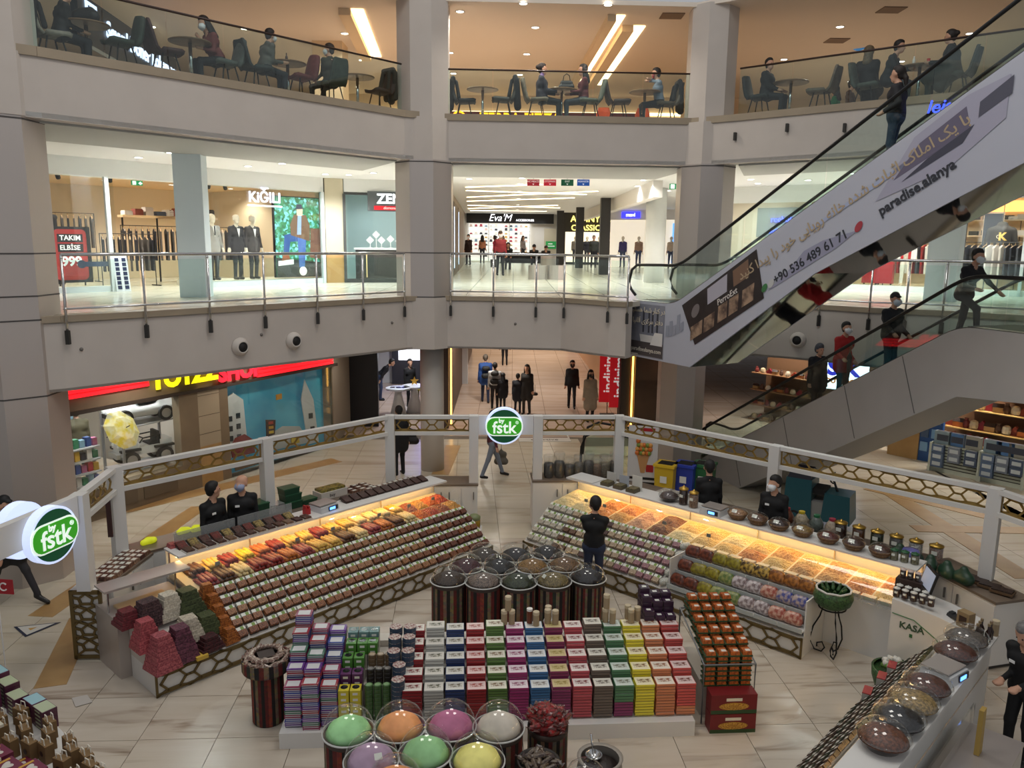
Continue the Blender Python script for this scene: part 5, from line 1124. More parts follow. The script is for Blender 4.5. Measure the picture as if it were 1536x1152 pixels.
def toy_car(label,loc,rz,jeep=False):
    t=thing('ride_on_car',label,'toy car',loc,rz);t.scale=(1.08,1.08,1.08) if jeep else (1.22,1.22,1.22)
    if not jeep:
        P=[((-.5,0,.24),(.5,0,.22),.14,.13,0),((-.55,-.17,.24),(.55,-.15,.2),.11,.1,0),((-.55,.17,.24),(.55,.15,.2),.11,.1,0),((-.5,-.12,.33),(-.3,-.12,.34),.09,.08,0),((-.5,.12,.33),(-.3,.12,.34),.09,.08,0),((.2,-.12,.3),(.5,-.12,.25),.08,.07,0),((.2,.12,.3),(.5,.12,.25),.08,.07,0)]
        put('car_body',nets_mesh('car_body',P,[carw],.025,.05),t)
        Bm(M((30,30,32),.6)).box((-.12,0,.36),(.42,.34,.06)).obj('cockpit',t);Bm(M((40,40,44),.6)).box((-.3,0,.36),(.1,.34,.2),top=(.6,.9)).obj('seat',t)
        Bm(CLEAR).extrude([(.16,-.2,.36),(.16,.2,.36),(.06,.17,.52),(.06,-.17,.52)],(.012,0,0)).obj('windscreen',t);Bm(BLACK).box((.64,0,.14),(.04,.3,.08)).obj('grille',t)
        w_=wheel_me(.15,.1);pos=((-.38,-.25),(-.38,.25),(.38,-.25),(.38,.25));z_=.15
    else:
        b=Bm(carw).box((0,0,.26),(1.1,.5,.16),top=(.98,.95)).box((.36,0,.4),(.42,.44,.14),top=(.9,.9)).box((-.42,0,.4),(.26,.46,.12));b.obj('car_body',t)
        Bm(M((30,30,32),.6)).box((.36,0,.54),(.3,.3,.012)).obj('bonnet_panel',t);Bm(M((40,40,44),.6)).box((-.18,0,.4),(.22,.36,.06)).box((-.28,0,.44),(.08,.36,.26),top=(.7,.95)).obj('seat',t)
        Bm(BLACK).tube([(-.3,-.2,.4),(-.3,-.2,.62),(-.3,.2,.62),(-.3,.2,.4)],.02,6).tube([(.14,-.2,.5),(.06,-.2,.6),(.06,.2,.6),(.14,.2,.5)],.016,6).tube([(-.3,-.2,.62),(.06,-.2,.6)],.016,6).tube([(-.3,.2,.62),(.06,.2,.6)],.016,6).obj('roll_cage',t)
        Bm(M((200,200,198),.3,.6)).box((.6,0,.22),(.08,.46,.1)).obj('bumper',t);w_=wheel_me(.18,.13);pos=((-.36,-.28),(-.36,.28),(.36,-.28),(.36,.28));z_=.18
        for sx in (-1,1):Bm(BLACK).box((.36,sx*.26,.36),(.42,.12,.05)).box((-.36,sx*.26,.36),(.42,.12,.05)).obj('fender',t)
    for x_,y_ in pos:put('wheel',w_,t,(x_,y_,z_))
    for sy in (-1,1):Bm(M((240,240,230),.2)).ball((.62 if not jeep else .56,sy*.16,.26 if not jeep else .48),.04,8,6).obj('headlamp',t,smooth=True)
    return t
# two-tier stand with the cars
q=tin(248,.85,zb);t=thing('car_stand','grey metal two tier stand carrying the toy cars','display stand',q,wh_);t.scale=(1.2,1.2,1.05)
zt=tw(225,640).z-zb-.12
for sx in (-.62,.62):
    for sy in (-.3,.3):Bm(M((170,170,172),.4,.5)).box((sx,sy,0),(.04,.04,zt+.3+(.12 if sx > 0 else 0))).obj('leg',t)
Bm(M((190,190,192),.4,.4)).box((0,0,.02),(1.3,.64,.03)).obj('tier',t);Bm(M((190,190,192),.4,.4)).box((0,0,zt),(1.3,.64,.03)).obj('tier',t)
toy_car('white convertible ride-on car on the upper tier of the stand',q+Vector((0,0,(zt+.03)*1.05)),wh_+PI-.25);toy_car('white ride-on jeep with black roll cage on the lower tier',q+Vector((0,0,.06)),wh_+PI-.25,True)
q=tin(232,.75,L0+.3);q.z=zb
toy_car('white ride-on car standing low in front of the stand',tin(150,2.6,zb),wh_+2.6,True)
q=tin(190,.16,tw(180,648).z);t=thing('umbrella','open yellow patterned umbrella leaning in the toy shop window','umbrella',q,wh_)
um=M((226,206,70),.5,noise=(7,(236,230,190),.5));vs=[(0,0,.14)];fs=[]
for i in range(8):a=i*PI/4;vs += [(.46*math.cos(a),.46*math.sin(a),0),(.27*math.cos(a),.27*math.sin(a),.1)]
for i in range(8):j=(i+1) % 8;fs += [(2*i+1,2*j+1,2*j+2,2*i+2),(2*i+2,2*j+2,0)]
o=Bm(um).add(vs,fs).obj('canopy',t);o.rotation_euler=(math.radians(62),.35,0);o=Bm(BLACK).tube([(0,0,.26),(0,0,-.5)],.01,5).obj('shaft',t);o.rotation_euler=(math.radians(62),.35,0)
person('shopper in olive coat with shoulder strap standing inside the toy shop',tin(188,1.75,L0)+Vector((0,0,.42)),wh_-.4,top=(98,92,70),bottom=(30,30,34),hair=('hat',(84,76,62)),coat=.6,bulk=.03,height=1.7)
struct(Bm(M((200,186,166),.5)).prism([tuple(tin(60,1.7,0)[:2]),tuple(tin(272,1.7,0)[:2]),tuple(tin(272,4.5,0)[:2]),tuple(tin(60,4.5,0)[:2])],L0,L0+.42).obj('floor'),'raised floor inside the toy shop')
# toy shelves: boxes each on their own
toyc=[(190,40,50),(230,225,220),(50,80,150),(226,180,60),(70,150,110),(200,110,150),(60,60,70),(150,190,214)]
bx_me={}
def carton(label,cat,loc,rz,d,colr,group=None,name='toy_box',lid=None):
    k=(d,colr,lid)
    if k not in bx_me:
        b=Bm(M(colr,.45)).box((0,0,0),d);
        if lid:b.mat(M(lid,.35)).box((0,0,d[2]),(d[0]*.78,d[1]*.78,.004)).box((0,-d[1]/2-.001,d[2]*.25),(d[0]*.7,.002,d[2]*.5))
        bx_me[k]=b.mesh(name)
    return tag(put(name,bx_me[k],None,loc,rz),label,cat,group)
for lv in range(4):
    zz=zb+.04+.28*lv
    q0=tin(112,.45,zz);t=tag(Bm(M((200,200,204),.5)).box((0,0,-.03),(.95,.3,.03)).box((-.47,.1,-.03-.26),(.03,.1,.26)).box((.47,.1,-.31),(.03,.1,.28)).obj('display_shelf',loc=q0+Vector((.25*math.cos(wh_),.25*math.sin(wh_),0)),rz=wh_),'grey tier of the toy display next to the window edge','shelf','tiers of the toy display')
    for j in range(7):
        p=q0+Vector((math.cos(wh_),math.sin(wh_),0))*(-.17+.14*j);carton('small packaged toy on the grey display tiers','toy',p,wh_+rnd.uniform(-.1,.1),(.11,.12,.16+.04*(j % 2)),toyc[(j*3+lv) % 8],'packaged toys on the display tiers')
for lv in range(5):
    zz=L0+.75+.42*lv;q0=tin(175,4.2,zz)
    tag(Bm(M((226,220,210),.5)).box((0,0,-.03),(3.7,.4,.03)).obj('wall_shelf',loc=q0,rz=wh_),'long white wall shelf at the back of the toy shop','shelf','back shelves of the toy shop')
    for j in range(13):
        p=q0+Vector((math.cos(wh_),math.sin(wh_),0))*(-1.75+.27*j);carton('boxed toy on a back shelf of the toy shop','toy',p,wh_,(.22,.2,.22+.06*((j+lv) % 3)),toyc[(j*5+lv*3) % 8],'boxed toys on the back shelves')
# mural window with cut-out houses
zc0,zc1=tw(420,690).z-.12,-2.22
mu=thing('mural_window','toy shop window with sea-blue mural and white cut-out towers','window display',(*xa(345),zc0),wh_)
mw=(Vector(xa(499))-Vector(xa(345))).length;mh=zc1-zc0
def mx(px):return (Vector(xa(px))-Vector(xa(345))).length
def mz(px,py):return tw(px,py).z-zc0
Bm(M((48,130,160),.5,emit=.12,noise=(.9,(90,176,190),.2))).box((mw/2,.35,0),(mw,.05,mh)).obj('mural_print',mu)
wc=M((206,210,212),.6)
def cut(px_py,colr,y=.2,th=.03,nm='cut_out'):return Bm(M(colr,.6)).extrude([(mx(a),y,mz(a,b_)) for a,b_ in px_py][::-1],(0,th,0)).obj(nm,mu)
cut([(346,690),(380,684),(376,600),(362,590),(348,600)],(206,210,212));cut([(470,668),(486,664),(480,600),(468,570),(462,600)],(206,210,212));cut([(400,680),(470,664),(455,640),(430,640),(415,650)],(190,196,198),.12)
for a,b_ in ((352,625),(352,640),(352,655),(364,620),(364,636),(364,652),(472,620),(474,640)):cut([(a,b_+9),(a+6,b_+8),(a+6,b_),(a,b_+1)],(40,52,60),.19,.01,'painted_window')
tl=[(404,656),(416,652),(418,630),(404,630)];cut(tl,(60,34,30),.08)
for py,cl in ((634,(180,60,44)),(641,(200,150,40)),(648,(220,190,60))):cut([(407,py+3),(414,py+2),(414,py-2),(407,py-1)],cl,.07,.01,'lamp_disc')
cut([(352,688),(386,680),(384,660),(372,652),(358,658),(350,672)],(130,40,40),.1);cut([(440,668),(452,664),(450,652),(440,654)],(214,190,70),.06);cut([(420,600),(428,598),(428,590),(420,592)],(214,150,60),.06)
struct(Bm(WINDOW).wallseg(xa(345),xa(500),zc0,zc1,.01).obj('window_6'),'glass of the mural window')
for px in (370,410,450,485):q=tin(px,.2,-1.4);lamp('SPOT','mural_spot',q,26,(1,.95,.88),.05,parent=None,spot=150)
# grey pilaster, black panel, phone shop
D0=tuple(at(506,655,L0)[:2]);B0,B1=tuple(at(526,640,L0)[:2]),tuple(at(568,640,L0)[:2])
struct(Bm(M((150,138,122),.6)).wallseg(W1,B0,L0,-1.3,.3).obj('wall_left'),'grey-brown pilaster beside the black panel');struct(Bm(M((14,13,18),.35)).wallseg(B0,B1,L0,-1.3,.2).obj('wall_back'),'black panel wall between toy shop and phone shop')
PB0,PB1=(-4.6,33.5),(-2.0,33.5)
struct(Bm(M((220,222,226),.5)).wallseg((-9,33.5),(-1.9,33.5),L0,-1.3,.2).obj('wall_back'),'white back wall of the phone shop')
struct(Bm(M((70,52,44),.5)).wallseg((-2.25,44),(-2.05,25.2),L0,-1.3,-.25).obj('wall_left'),'dark brown corridor wall with golden light strip');Bm(M((255,190,90),emit=3)).box((-1.98,25.4,L0+.1),(.05,.06,3.1)).obj('trim_8')['kind']='structure'
for x_,y_ in ((-3.6,27.5),(-3.4,30.5)):downlight(x_,y_,-1.3,160,'bright downlight inside the phone shop','downlights inside the phone shop',False)
for px,py,lab in ((598,622,'white cone-legged display table with tablets'),(622,618,'second white cone-legged table with a yellow star')):
    p=at(px,py,L0);t=thing('display_table',lab,'table',(p.x,p.y,L0));Bm(WHITE).lathe([(.3,0),(.16,.55),(.1,.9)],n=18).obj('leg',t,smooth=True);Bm(M((230,235,245),.3)).lathe([(.42,.9),(.44,.92),(.44,.96),(.42,.97)],n=28).obj('table_top',t)
    if px == 622:
        st=[(.16*(1 if i % 2 == 0 else .45)*math.cos(i*PI/5+PI/2),.16*(1 if i % 2 == 0 else .45)*math.sin(i*PI/5+PI/2)) for i in range(10)];tag(Bm(M((224,170,50),.5)).extrude([(x,0,z+.15) for x,z in st][::-1],(0,.04,0)).obj('star_ornament',loc=(p.x,p.y,L0+.97)),'yellow star ornament on a white display table','ornament')
    else:
        for k in range(3):tag(Bm(M((60,64,80),.2)).box((0,0,0),(.16,.2,.012)).obj('tablet',loc=(p.x-.2+.2*k,p.y,L0+.97),rz=.3*k),'flat tablet lying on the cone-legged table','tablet','tablets on the display table')
scr=thing('wall_screen','large bright blue and yellow screen in the phone shop','screen',(-3.7,33.2,-2.6));Bm(M((40,70,255),emit=2.5)).box((0,0,0),(1.8,.06,.9)).obj('panel',scr);Bm(M((240,220,60),emit=1.5)).box((1.2,0,.5),(.9,.05,.4)).obj('yellow_panel',scr);Bm(M((235,238,245),emit=1.2)).box((.2,-.05,-1.0),(2.6,.05,.5)).obj('white_panel',scr);Bm(M((60,60,70),.5)).box((0,.1,-2.05),(2.8,.1,2.0)).obj('backing',scr)
for px,c_ in ((560,(220,190,40)),(628,(190,180,60))):
    p=at(px,612,L0);t=thing('stool','yellow round bar stool in the phone shop','stool',(p.x,p.y,L0),0,'yellow stools');Bm(M(c_,.4)).lathe([(.18,.68),(.2,.72),(.18,.75)],n=16).obj('seat',t,smooth=True);Bm(CHROME).lathe([(.2,0),(.2,.02),(.025,.03),(.025,.68)],n=14).obj('base',t,smooth=True)
p=at(606,618,L0);person('shop visitor in black coat with shoulder bag at the phone table',(p.x+.1,p.y+.9,L0),PI+.6,top=(20,20,24),bottom=(24,24,28),coat=.4,hair=('short',(30,26,24)),res=.028,eyes=False)
p=at(578,605,L0);person('person in jeans bending over the phone shop table',(p.x-.3,p.y+.6,L0),-PI/2,top=(30,32,40),bottom=(50,64,96),lean=40,hair=('short',(30,26,24)),res=.028,eyes=False)
# corridor end and right side of the ground floor
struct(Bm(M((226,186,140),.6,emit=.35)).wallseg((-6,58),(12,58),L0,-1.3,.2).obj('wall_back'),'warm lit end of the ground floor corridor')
struct(Bm(M((200,150,110),.6)).wallseg((4.0,27.0),(3.5,50),L0,-1.3,-.25).obj('wall_right'),'brown side wall of the ground floor corridor')
for i,(px,yd) in enumerate(((912,27.6),(928,26.7))):
    p=aty(px,575,yd);t=thing('sale_banner',('red indirim banner behind the other at the corridor shop','red indirim banner beside the golden light line')[i],'banner',(p.x,p.y,L0),0);Bm(M((186,24,34),.5,emit=.25)).box((0,0,.45),(.62,.04,2.1)).obj('cloth',t);o=lettering('letters','indirim',.5,wh,(.02,-.03,1.5),0,t,depth=.003,bold=.008);o.rotation_euler=(PI/2,-PI/2,0);Bm(M((60,60,60),.5)).box((0,0,0),(.5,.3,.03)).tube([(0,.03,0),(0,.03,2.55)],.015,5).obj('stand',t)
struct(Bm(M((92,74,56),.5,noise=(1.4,(76,60,46),.3))).box((4.55,26.0,L0),(1.0,.5,3.36)).obj('column'),'dark wooden pillar at the corridor mouth');Bm(M((255,186,80),emit=4)).box((3.98,25.85,L0+.05),(.05,.06,3.2)).obj('trim_9')['kind']='structure'
struct(Bm(M((38,34,34),.5)).box((3.75,26.1,L0),(.3,.4,3.36)).obj('column'),'black pillar beside the golden light line')
p=at(1000,650,L0);t=thing('poster_stand','white and red standing poster beside the wooden pillar','poster',(p.x+.1,p.y+.2,L0),-.2);Bm(M((150,160,176),.5)).box((0,0,0),(.75,.06,1.75)).obj('print',t);Bm(M((180,30,40),.5,emit=.3)).box((0,-.035,.35),(.6,.02,.3)).obj('red_field',t);Bm(M((180,30,40),.5,emit=.3)).box((0,-.035,1.75),(.75,.03,.4)).obj('red_field',t);lettering('letters','VANS',.2,M((40,60,130),.5),(0,-.04,1.3),0,t,depth=.003);lettering('letters','-70%',.2,wh,(0,-.05,.5),0,t,depth=.003);lettering('letters','2.100',.2,wh,(0,-.055,1.95),0,t,depth=.003)
# shops behind the escalators on the ground floor
G0,G1=(7.0,27.5),(16,16.6);gh=heading(G0,G1);gn=Vector((-math.sin(gh),math.cos(gh)))
def gin(px,d,py=650):p=onv(px,py,G0,G1);return p.x+gn.x*d,p.y+gn.y*d
ga=lambda px:tuple(onv(px,660,G0,G1)[:2])
struct(Bm(M((166,158,144),.7)).wallseg(ga(1332),ga(1378),L0+1.0,-1.3,.4).mat(tan_tile).wallseg(ga(1332),ga(1378),L0,L0+1.0,.4).obj('wall_right'),'beige pilaster with tan foot beside the gift shop')
struct(Bm(M((120,88,62),.6)).wallseg(gin(1090,2.2),gin(1640,2.2),L0,-1.3,.2).obj('wall_right'),'brown back wall of the gift shop')
struct(Bm(M((170,186,196),.5)).wallseg(ga(1090),ga(1640),-1.62,-1.3,.25).obj('wall_right'),'pale header over the gift shop')
for px in (1110,1170,1400,1450,1500,1545):c=gin(px,.9);downlight(*c,-1.3,120,'small warm downlight inside the gift shop','downlights inside the gift shop',True,.8)
souv=[(120,44,40),(180,140,90),(150,60,40),(206,186,150),(90,60,44),(196,110,50),(140,36,50),(220,206,180)]
smeshes=[]
for i,c_ in enumerate(souv):
    m_=M(c_,.5)
    if i % 4 == 0:b=Bm(m_).lathe([(.05,0),(.075,.06),(.06,.13),(.035,.16),(.045,.19)],n=10)
    elif i % 4 == 1:b=Bm(m_).box((0,0,0),(.2,.1,.1)).mat(M((60,40,34),.5)).add([(-.11,-.06,.1),(.11,-.06,.1),(.11,.06,.1),(-.11,.06,.1),(-.1,0,.17),(.1,0,.17)],[(0,1,5,4),(2,3,4,5),(0,4,3),(1,2,5)])
    elif i % 4 == 2:b=Bm(m_).extrude([(-.09,0,0),(.09,0,0),(.12,0,.06),(.0,0,.18),(-.12,0,.06)][::-1],(0,.08,0))
    else:b=Bm(m_).lathe([(.03,0),(.08,.02),(.09,.08),(.07,.15),(.03,.17)],n=10)
    smeshes.append(b.mesh('souvenir'))
for lv,(za,px0,px1) in enumerate(((575,1455,1560),(602,1410,1560),(632,1392,1560),(655,1385,1460),(676,1385,1440),(696,1385,1440))):
    p=Vector((*gin(1430,1.2),0));zz=onv(1440,za+8,gin(1380,1.2),gin(1560,1.2)).z;a,b_=gin(px0,1.2),gin(px1,1.2);c=lerp2(a,b_,.5);ln=(Vector(a)-Vector(b_)).length
    t=thing('wall_shelf','pale wooden souvenir shelf in the gift shop','shelf',(*c,zz),gh,'gift shop shelves');Bm(M((216,178,110),.5)).box((0,0,-.03),(ln,.36,.03)).obj('board',t);Bm(M((120,88,62),.6)).box((0,.7,-.05),(ln,.7,.04)).obj('bracket',t)
    n=int(ln/.2)
    for j in range(n):
        q=lerp2(a,b_,(j+.5)/n);tag(put('souvenir',smeshes[(j*3+lv*5) % 8],None,(*q,zz),gh+rnd.uniform(-.3,.3)),'small souvenir standing on a gift shop shelf','souvenir','souvenirs on the gift shop shelves').scale=(1.35,1.35,1.5)
for lv,za in enumerate((560,585,608,630)):
    a,b_=gin(1100,1.0),gin(1205,1.0);zz=onv(1150,za,a,b_).z;c=lerp2(a,b_,.5);ln=(Vector(a)-Vector(b_)).length
    t=thing('wall_shelf','dark shelf of goods behind the escalator glass','shelf',(*c,zz),gh,'shelves behind the escalator');Bm(M((150,110,76),.5)).box((0,0,-.03),(ln,.36,.03)).obj('board',t);Bm(M((120,88,62),.6)).box((0,.7,-.05),(ln,.9,.04)).obj('bracket',t)
    for j in range(int(ln/.22)):
        q=lerp2(a,b_,(j+.5)/int(ln/.22));tag(put('souvenir',smeshes[(j*3+lv) % 8],None,(*q,zz),gh),'small item on a shelf seen through the escalator glass','souvenir','goods seen through the escalator')
# shoe brand screen seen between the riders
p=aty(1262,562,23.5);t=thing('lit_sign','lit white sign with big blue K between the escalator riders','sign',p,-.5);Bm(M((226,240,255),emit=1.6)).box((0,0,-.45),(1.5,.08,.95)).obj('panel',t);lettering('letters','S K',.62,M((40,50,190),emit=.8),(.05,-.06,.18),0,t,bold=.03);lettering('letters','OUTLOOK',.2,M((200,120,40),emit=.6),(.05,-.06,-.2),0,t,bold=.01);Bm(M((80,80,80),.5)).tube([(0,.05,.5),(0,.05,-1.3-p.z)],.03,6).obj('hanger',t)
# slatwall display units with boxed toys
for i,(pxa,pxb,lab) in enumerate(((1418,1492,'white slatwall display stand with boxed toys at the gift shop'),(1495,1560,'second slatwall display stand at the edge of the gift shop'))):
    a,b_=Vector(gin(pxa,-.7)),Vector(gin(pxb,-.7));c=(a+b_)/2;ln=(a-b_).length;t=thing('slatwall_stand',lab,'display stand',(c.x,c.y,L0),gh)
    zt=onv(1450,672,a,b_).z-L0
    Bm(M((196,204,190),.5)).box((0,0,0),(ln,.1,zt)).obj('back_panel',t)
    for k in range(9):Bm(M((44,44,40),.6)).box((0,-.052,.12+zt*k/9.5),(ln*.88,.012,.022)).obj('slot',t)
    for sx in (-1,1):Bm(M((190,198,186),.5)).box((sx*ln/2,-.06,0),(.06,.22,zt+.02)).obj('side_post',t)
    for k in range(7):
        bxp=c+Vector((math.cos(gh),math.sin(gh)))*(-ln*.34+ln*.34*(k % 3));zz=L0+zt*(.72 if k < 3 else (.45 if k < 6 else .2));nn=-gn*.15
        carton('blue-grey boxed toy hooked on a slatwall stand','toy',(bxp.x+nn.x,bxp.y+nn.y,zz),gh,(.3,.12,.2),[(90,110,140),(120,130,146),(70,84,110)][k % 3],'boxed toys on the slatwall stands',lid=(190,200,206))
    for k in range(3):
        bxp=c+Vector((math.cos(gh),math.sin(gh)))*(-ln*.3+ln*.3*k);carton('large toy box standing on top of a slatwall stand','toy',(bxp.x,bxp.y,L0+zt),gh,(.42,.14,.34),[(130,150,160),(80,120,170),(150,150,140)][k],'large boxes on the slatwall stands',lid=(60,66,80))
c=gin(1395,.1);t=thing('blue_display','tall blue display panel of hanging goods beside the pilaster','display stand',(*c,L0),gh);Bm(M((40,80,140),.5)).box((0,0,0),(.62,.12,2.0)).obj('panel',t)
for k in range(8):Bm(M([(120,160,200),(200,200,196),(70,90,120)][k % 3],.5)).box((-.14+.28*(k % 2),-.08,.3+.4*(k // 2)),(.2,.05,.26)).obj('hanging_pack',t)
# ------------------------------------------------------------------ walkers on the ground floor
def walker(lab,px,py,rz,**k):
    p=at(px,py,L0);k.setdefault('res',.024);return person(lab,(p.x,p.y,L0),rz,**k)
def backpack(lab,px,py,rz,colr,z=1.05):
    p=at(px,py,L0);q=Matrix.Rotation(rz,3,'Z') @ Vector((0,-.22,0));t=thing('backpack',lab,'backpack',(p.x+q.x,p.y+q.y,L0+z),rz)
    put('pack',nets_mesh('pack',[((-.07,0,.02),(.07,0,.02),.1,.1,0),((-.06,0,.3),(.06,0,.3),.09,.09,0)],[M(colr,.7)],.025,.06),t);Bm(M(colr,.7)).tube([(-.1,.1,.34),(-.12,.25,.3)],.015,5).tube([(.1,.1,.34),(.12,.25,.3)],.015,5).obj('strap',t)
walker('man in blue jacket with backpack walking into the corridor',728,604,.1,top=(40,80,150),bottom=(36,46,76),hair=('short',(110,100,90)),bulk=.03,coat=.3,feet=((-.1,.15,0),(.1,-.12,0)),height=1.8);backpack('dark backpack on the man in blue',728,604,.1,(38,40,44))
walker('woman in white jacket with backpack walking into the corridor',742,614,0,top=(190,192,196),bottom=(30,30,36),hair=('short',(24,20,20)),bulk=.02,height=1.68,feet=((-.1,.12,0),(.1,-.1,0)));backpack('black backpack on the woman in white',742,614,0,(26,26,28))
walker('child in black coat between the corridor walkers',754,616,.3,top=(22,24,34),bottom=(24,24,30),hair=('hood',(22,24,30)),height=1.35,coat=.5,bulk=.03,eyes=False)
walker('girl in dark coat beside the woman with the handbag',776,620,-.3,top=(24,26,40),bottom=(24,24,34),hair=('short',(24,20,20)),height=1.4,coat=.6,bulk=.03,eyes=False)
walker('woman in dark open coat holding a small bag',790,621,PI-.4,top=(34,32,32),bottom=(40,38,36),hair=('long',(24,20,20)),female=True,coat=.7,bulk=.02)
p=at(800,611,L0);tag(put('handbag',nets_mesh('handbag',[((-.05,0,.05),(.05,0,.05),.06,.06,0),((0,0,.12),(0,0,.4),.012,.012,0)],[BLACK],.015),None,(p.x+.05,p.y,L0+.45)),'small black bag dangling from the hand of the woman in the open coat','bag')
walker('woman all in black walking toward the kiosk',857,612,PI,top=(20,20,24),bottom=(20,20,26),hair=('short',(30,24,22)),mask=(30,30,32),bulk=.03,female=True,feet=((-.1,.1,0),(.1,-.08,0)))
walker('woman in long beige coat with dark bag walking toward the kiosk',884,632,PI+.2,top=(150,136,118),bottom=(26,26,30),hair=('long',(34,26,24)),mask=(40,38,38),female=True,coat=.95,bulk=.02)
walker('man in dark trousers far down the ground floor corridor',757,548,0,top=(40,36,36),bottom=(24,24,28),res=.04,eyes=False)
walker('walking woman in maroon top and light jeans behind the lit sign',738,717,-PI/2+.3,top=(92,36,48),bottom=(120,128,140),shoes=(26,22,22),hair=('long',(34,26,24)),female=True,feet=((-.1,.32,0),(.1,-.3,.02)),res=.02)
p=at(741,700,L0);tag(put('tote_bag',nets_mesh('tote_bag',[((-.1,0,.1),(.1,0,.1),.09,.09,0),((-.08,0,.3),(.08,0,.3),.07,.07,0),((0,0,.35),(0,0,.62),.012,.012,0)],[M((96,90,80),.7)],.02,.12),None,(p.x+.2,p.y-.6,L0+.22)),'grey tote bag swinging beside the maroon-topped woman','bag')
walker('man in black coat with shoulder bag standing behind the kiosk',600,712,.5,top=(14,14,18),bottom=(16,16,20),hair=('short',(24,20,20)),coat=.5,bulk=.03,height=1.78)
p=at(617,700,L0);tag(put('shoulder_bag',nets_mesh('shoulder_bag',[((-.12,0,.1),(.12,0,.1),.1,.1,0),((-.1,0,.34),(.1,0,.34),.08,.08,0),((-.06,0,.4),(-.2,.1,.72),.014,.014,0)],[BLACK],.02,.14),None,(p.x,p.y,L0+.62)),'big black shoulder bag of the man behind the kiosk','bag')
walker('masked security man in black standing near the steel column',1028,694,PI-.3,top=(20,20,22),bottom=(22,22,24),hair=('short',(30,26,24)),mask=(222,226,230))
walker('man in dark coat striding past the lit sign over the lattice pillar',20,905,-PI/2-.2,top=(30,30,34),bottom=(44,42,46),hair=('cap',(26,26,28)),mask=(60,60,64),coat=.4,bulk=.03,feet=((-.1,.42,0),(.1,-.4,.03)),res=.02,height=1.8)
# descending escalator handrails and yellow, blue, green bins behind the kiosk
a_=at(880,706,L0);t=thing('escalator_rail','black handrail loop of a descending escalator behind the white bags','escalator',(a_.x,a_.y+.6,L0),-.15)
for dy in (0,1.1):
    Bm(BLACK).tube([(-.12,dy,.0),(-.1,dy,.5),(.0,dy,.8),(.3,dy,.95),(1.5,dy,.78),(2.4,dy,.3)],.035,8).obj('handrail',t,smooth=True);Bm(GLASS).extrude([(-.05,dy,0),(-.04,dy,.5),(.05,dy,.75),(.3,dy,.9),(1.5,dy,.73),(2.3,dy,.3),(2.3,dy,0)][::-1],(0,.012,0)).obj('glass_panel',t)
for px,cl,nm in ((998,(206,172,40),'yellow'),(1027,(40,60,160),'blue'),(1054,(40,104,60),'green')):
    p=at(px,745,L0);t=thing('recycling_bin',nm+' open recycling bin behind the nut counter','bin',(p.x,p.y,L0),-.5);Bm(M(cl,.45)).box((0,0,0),(.42,.4,.78),top=(1.12,1.12)).obj('bin_body',t);Bm(M(tuple(min(255,int(c*1.1)) for c in cl),.4)).box((0,0,.78),(.52,.5,.06)).obj('rim',t);Bm(M((20,20,20),.8)).box((0,0,.842),(.36,.34,.004)).obj('opening',t);Bm(M((230,230,226),.5)).box((0,-.232,.4),(.16,.01,.16)).obj('sticker',t)
p=at(962,735,L0);t=thing('food_poster','white poster stand showing an orange and green snack cone','poster',(p.x,p.y,L0),-.25);Bm(M((206,204,204),.5)).box((0,0,0),(.72,.05,1.62)).obj('board',t)
for i in range(16):Bm(M([(206,110,40),(120,140,60),(214,150,70)][i % 3],.5)).ball((-.12+.07*(i % 5)+rnd.uniform(-.02,.02),-.03,.95+.1*(i // 5)),.06,7,5).obj('printed_snack',t)
Bm(M((190,140,90),.5)).extrude([(-.14,-.03,.9),(.16,-.03,.9),(.06,-.03,.45),(-.04,-.03,.45)][::-1],(0,-.004,0)).obj('printed_cone',t);Bm(M((170,30,36),.5)).box((.1,-.03,1.5),(.36,.006,.08)).obj('red_print',t);Bm(M((170,30,36),.5)).box((.18,-.03,.48),(.18,.006,.18)).obj('red_print',t);Bm(BLACK).box((0,-.03,.12),(.72,.006,.1)).box((0,-.03,.28),(.72,.006,.06)).obj('stripe',t)
# ride-on floor scrubber
p=at(1230,795,L0);t=thing('floor_scrubber','teal ride-on floor cleaning machine parked behind the counter','cleaning machine',(p.x+.1,p.y+.5,L0),-.6);tealm=M((28,78,88),.4)
Bm(tealm).box((-.35,0,.15),(.6,.7,.85),top=(.9,.9)).obj('tank',t);Bm(tealm).box((.45,0,.15),(.6,.66,.62),top=(.85,.9)).obj('front_body',t);Bm(M((24,26,40),.5)).box((-.35,0,1.0),(.5,.55,.18),top=(.8,.8)).obj('lid',t);Bm(M((130,130,128),.5)).box((.1,0,.15),(.35,.6,.4)).obj('foot_well',t);Bm(BLACK).box((.0,0,.7),(.4,.46,.12)).box((-.16,0,.8),(.1,.46,.34)).obj('seat',t);Bm(BLACK).tube([(.4,0,.75),(.28,0,1.05)],.025,6).tube([(.28+.03*math.cos(i),.16*math.sin(i*PI/6),1.06+.12*math.cos(i*PI/6)) for i in range(12)],.016,6,closed=True).obj('steering_wheel',t)
for sx,sy in ((-.4,-.3),(-.4,.3),(.5,0)):o=put('wheel',wheel_me(.15,.1),t,(sx,sy,.15))
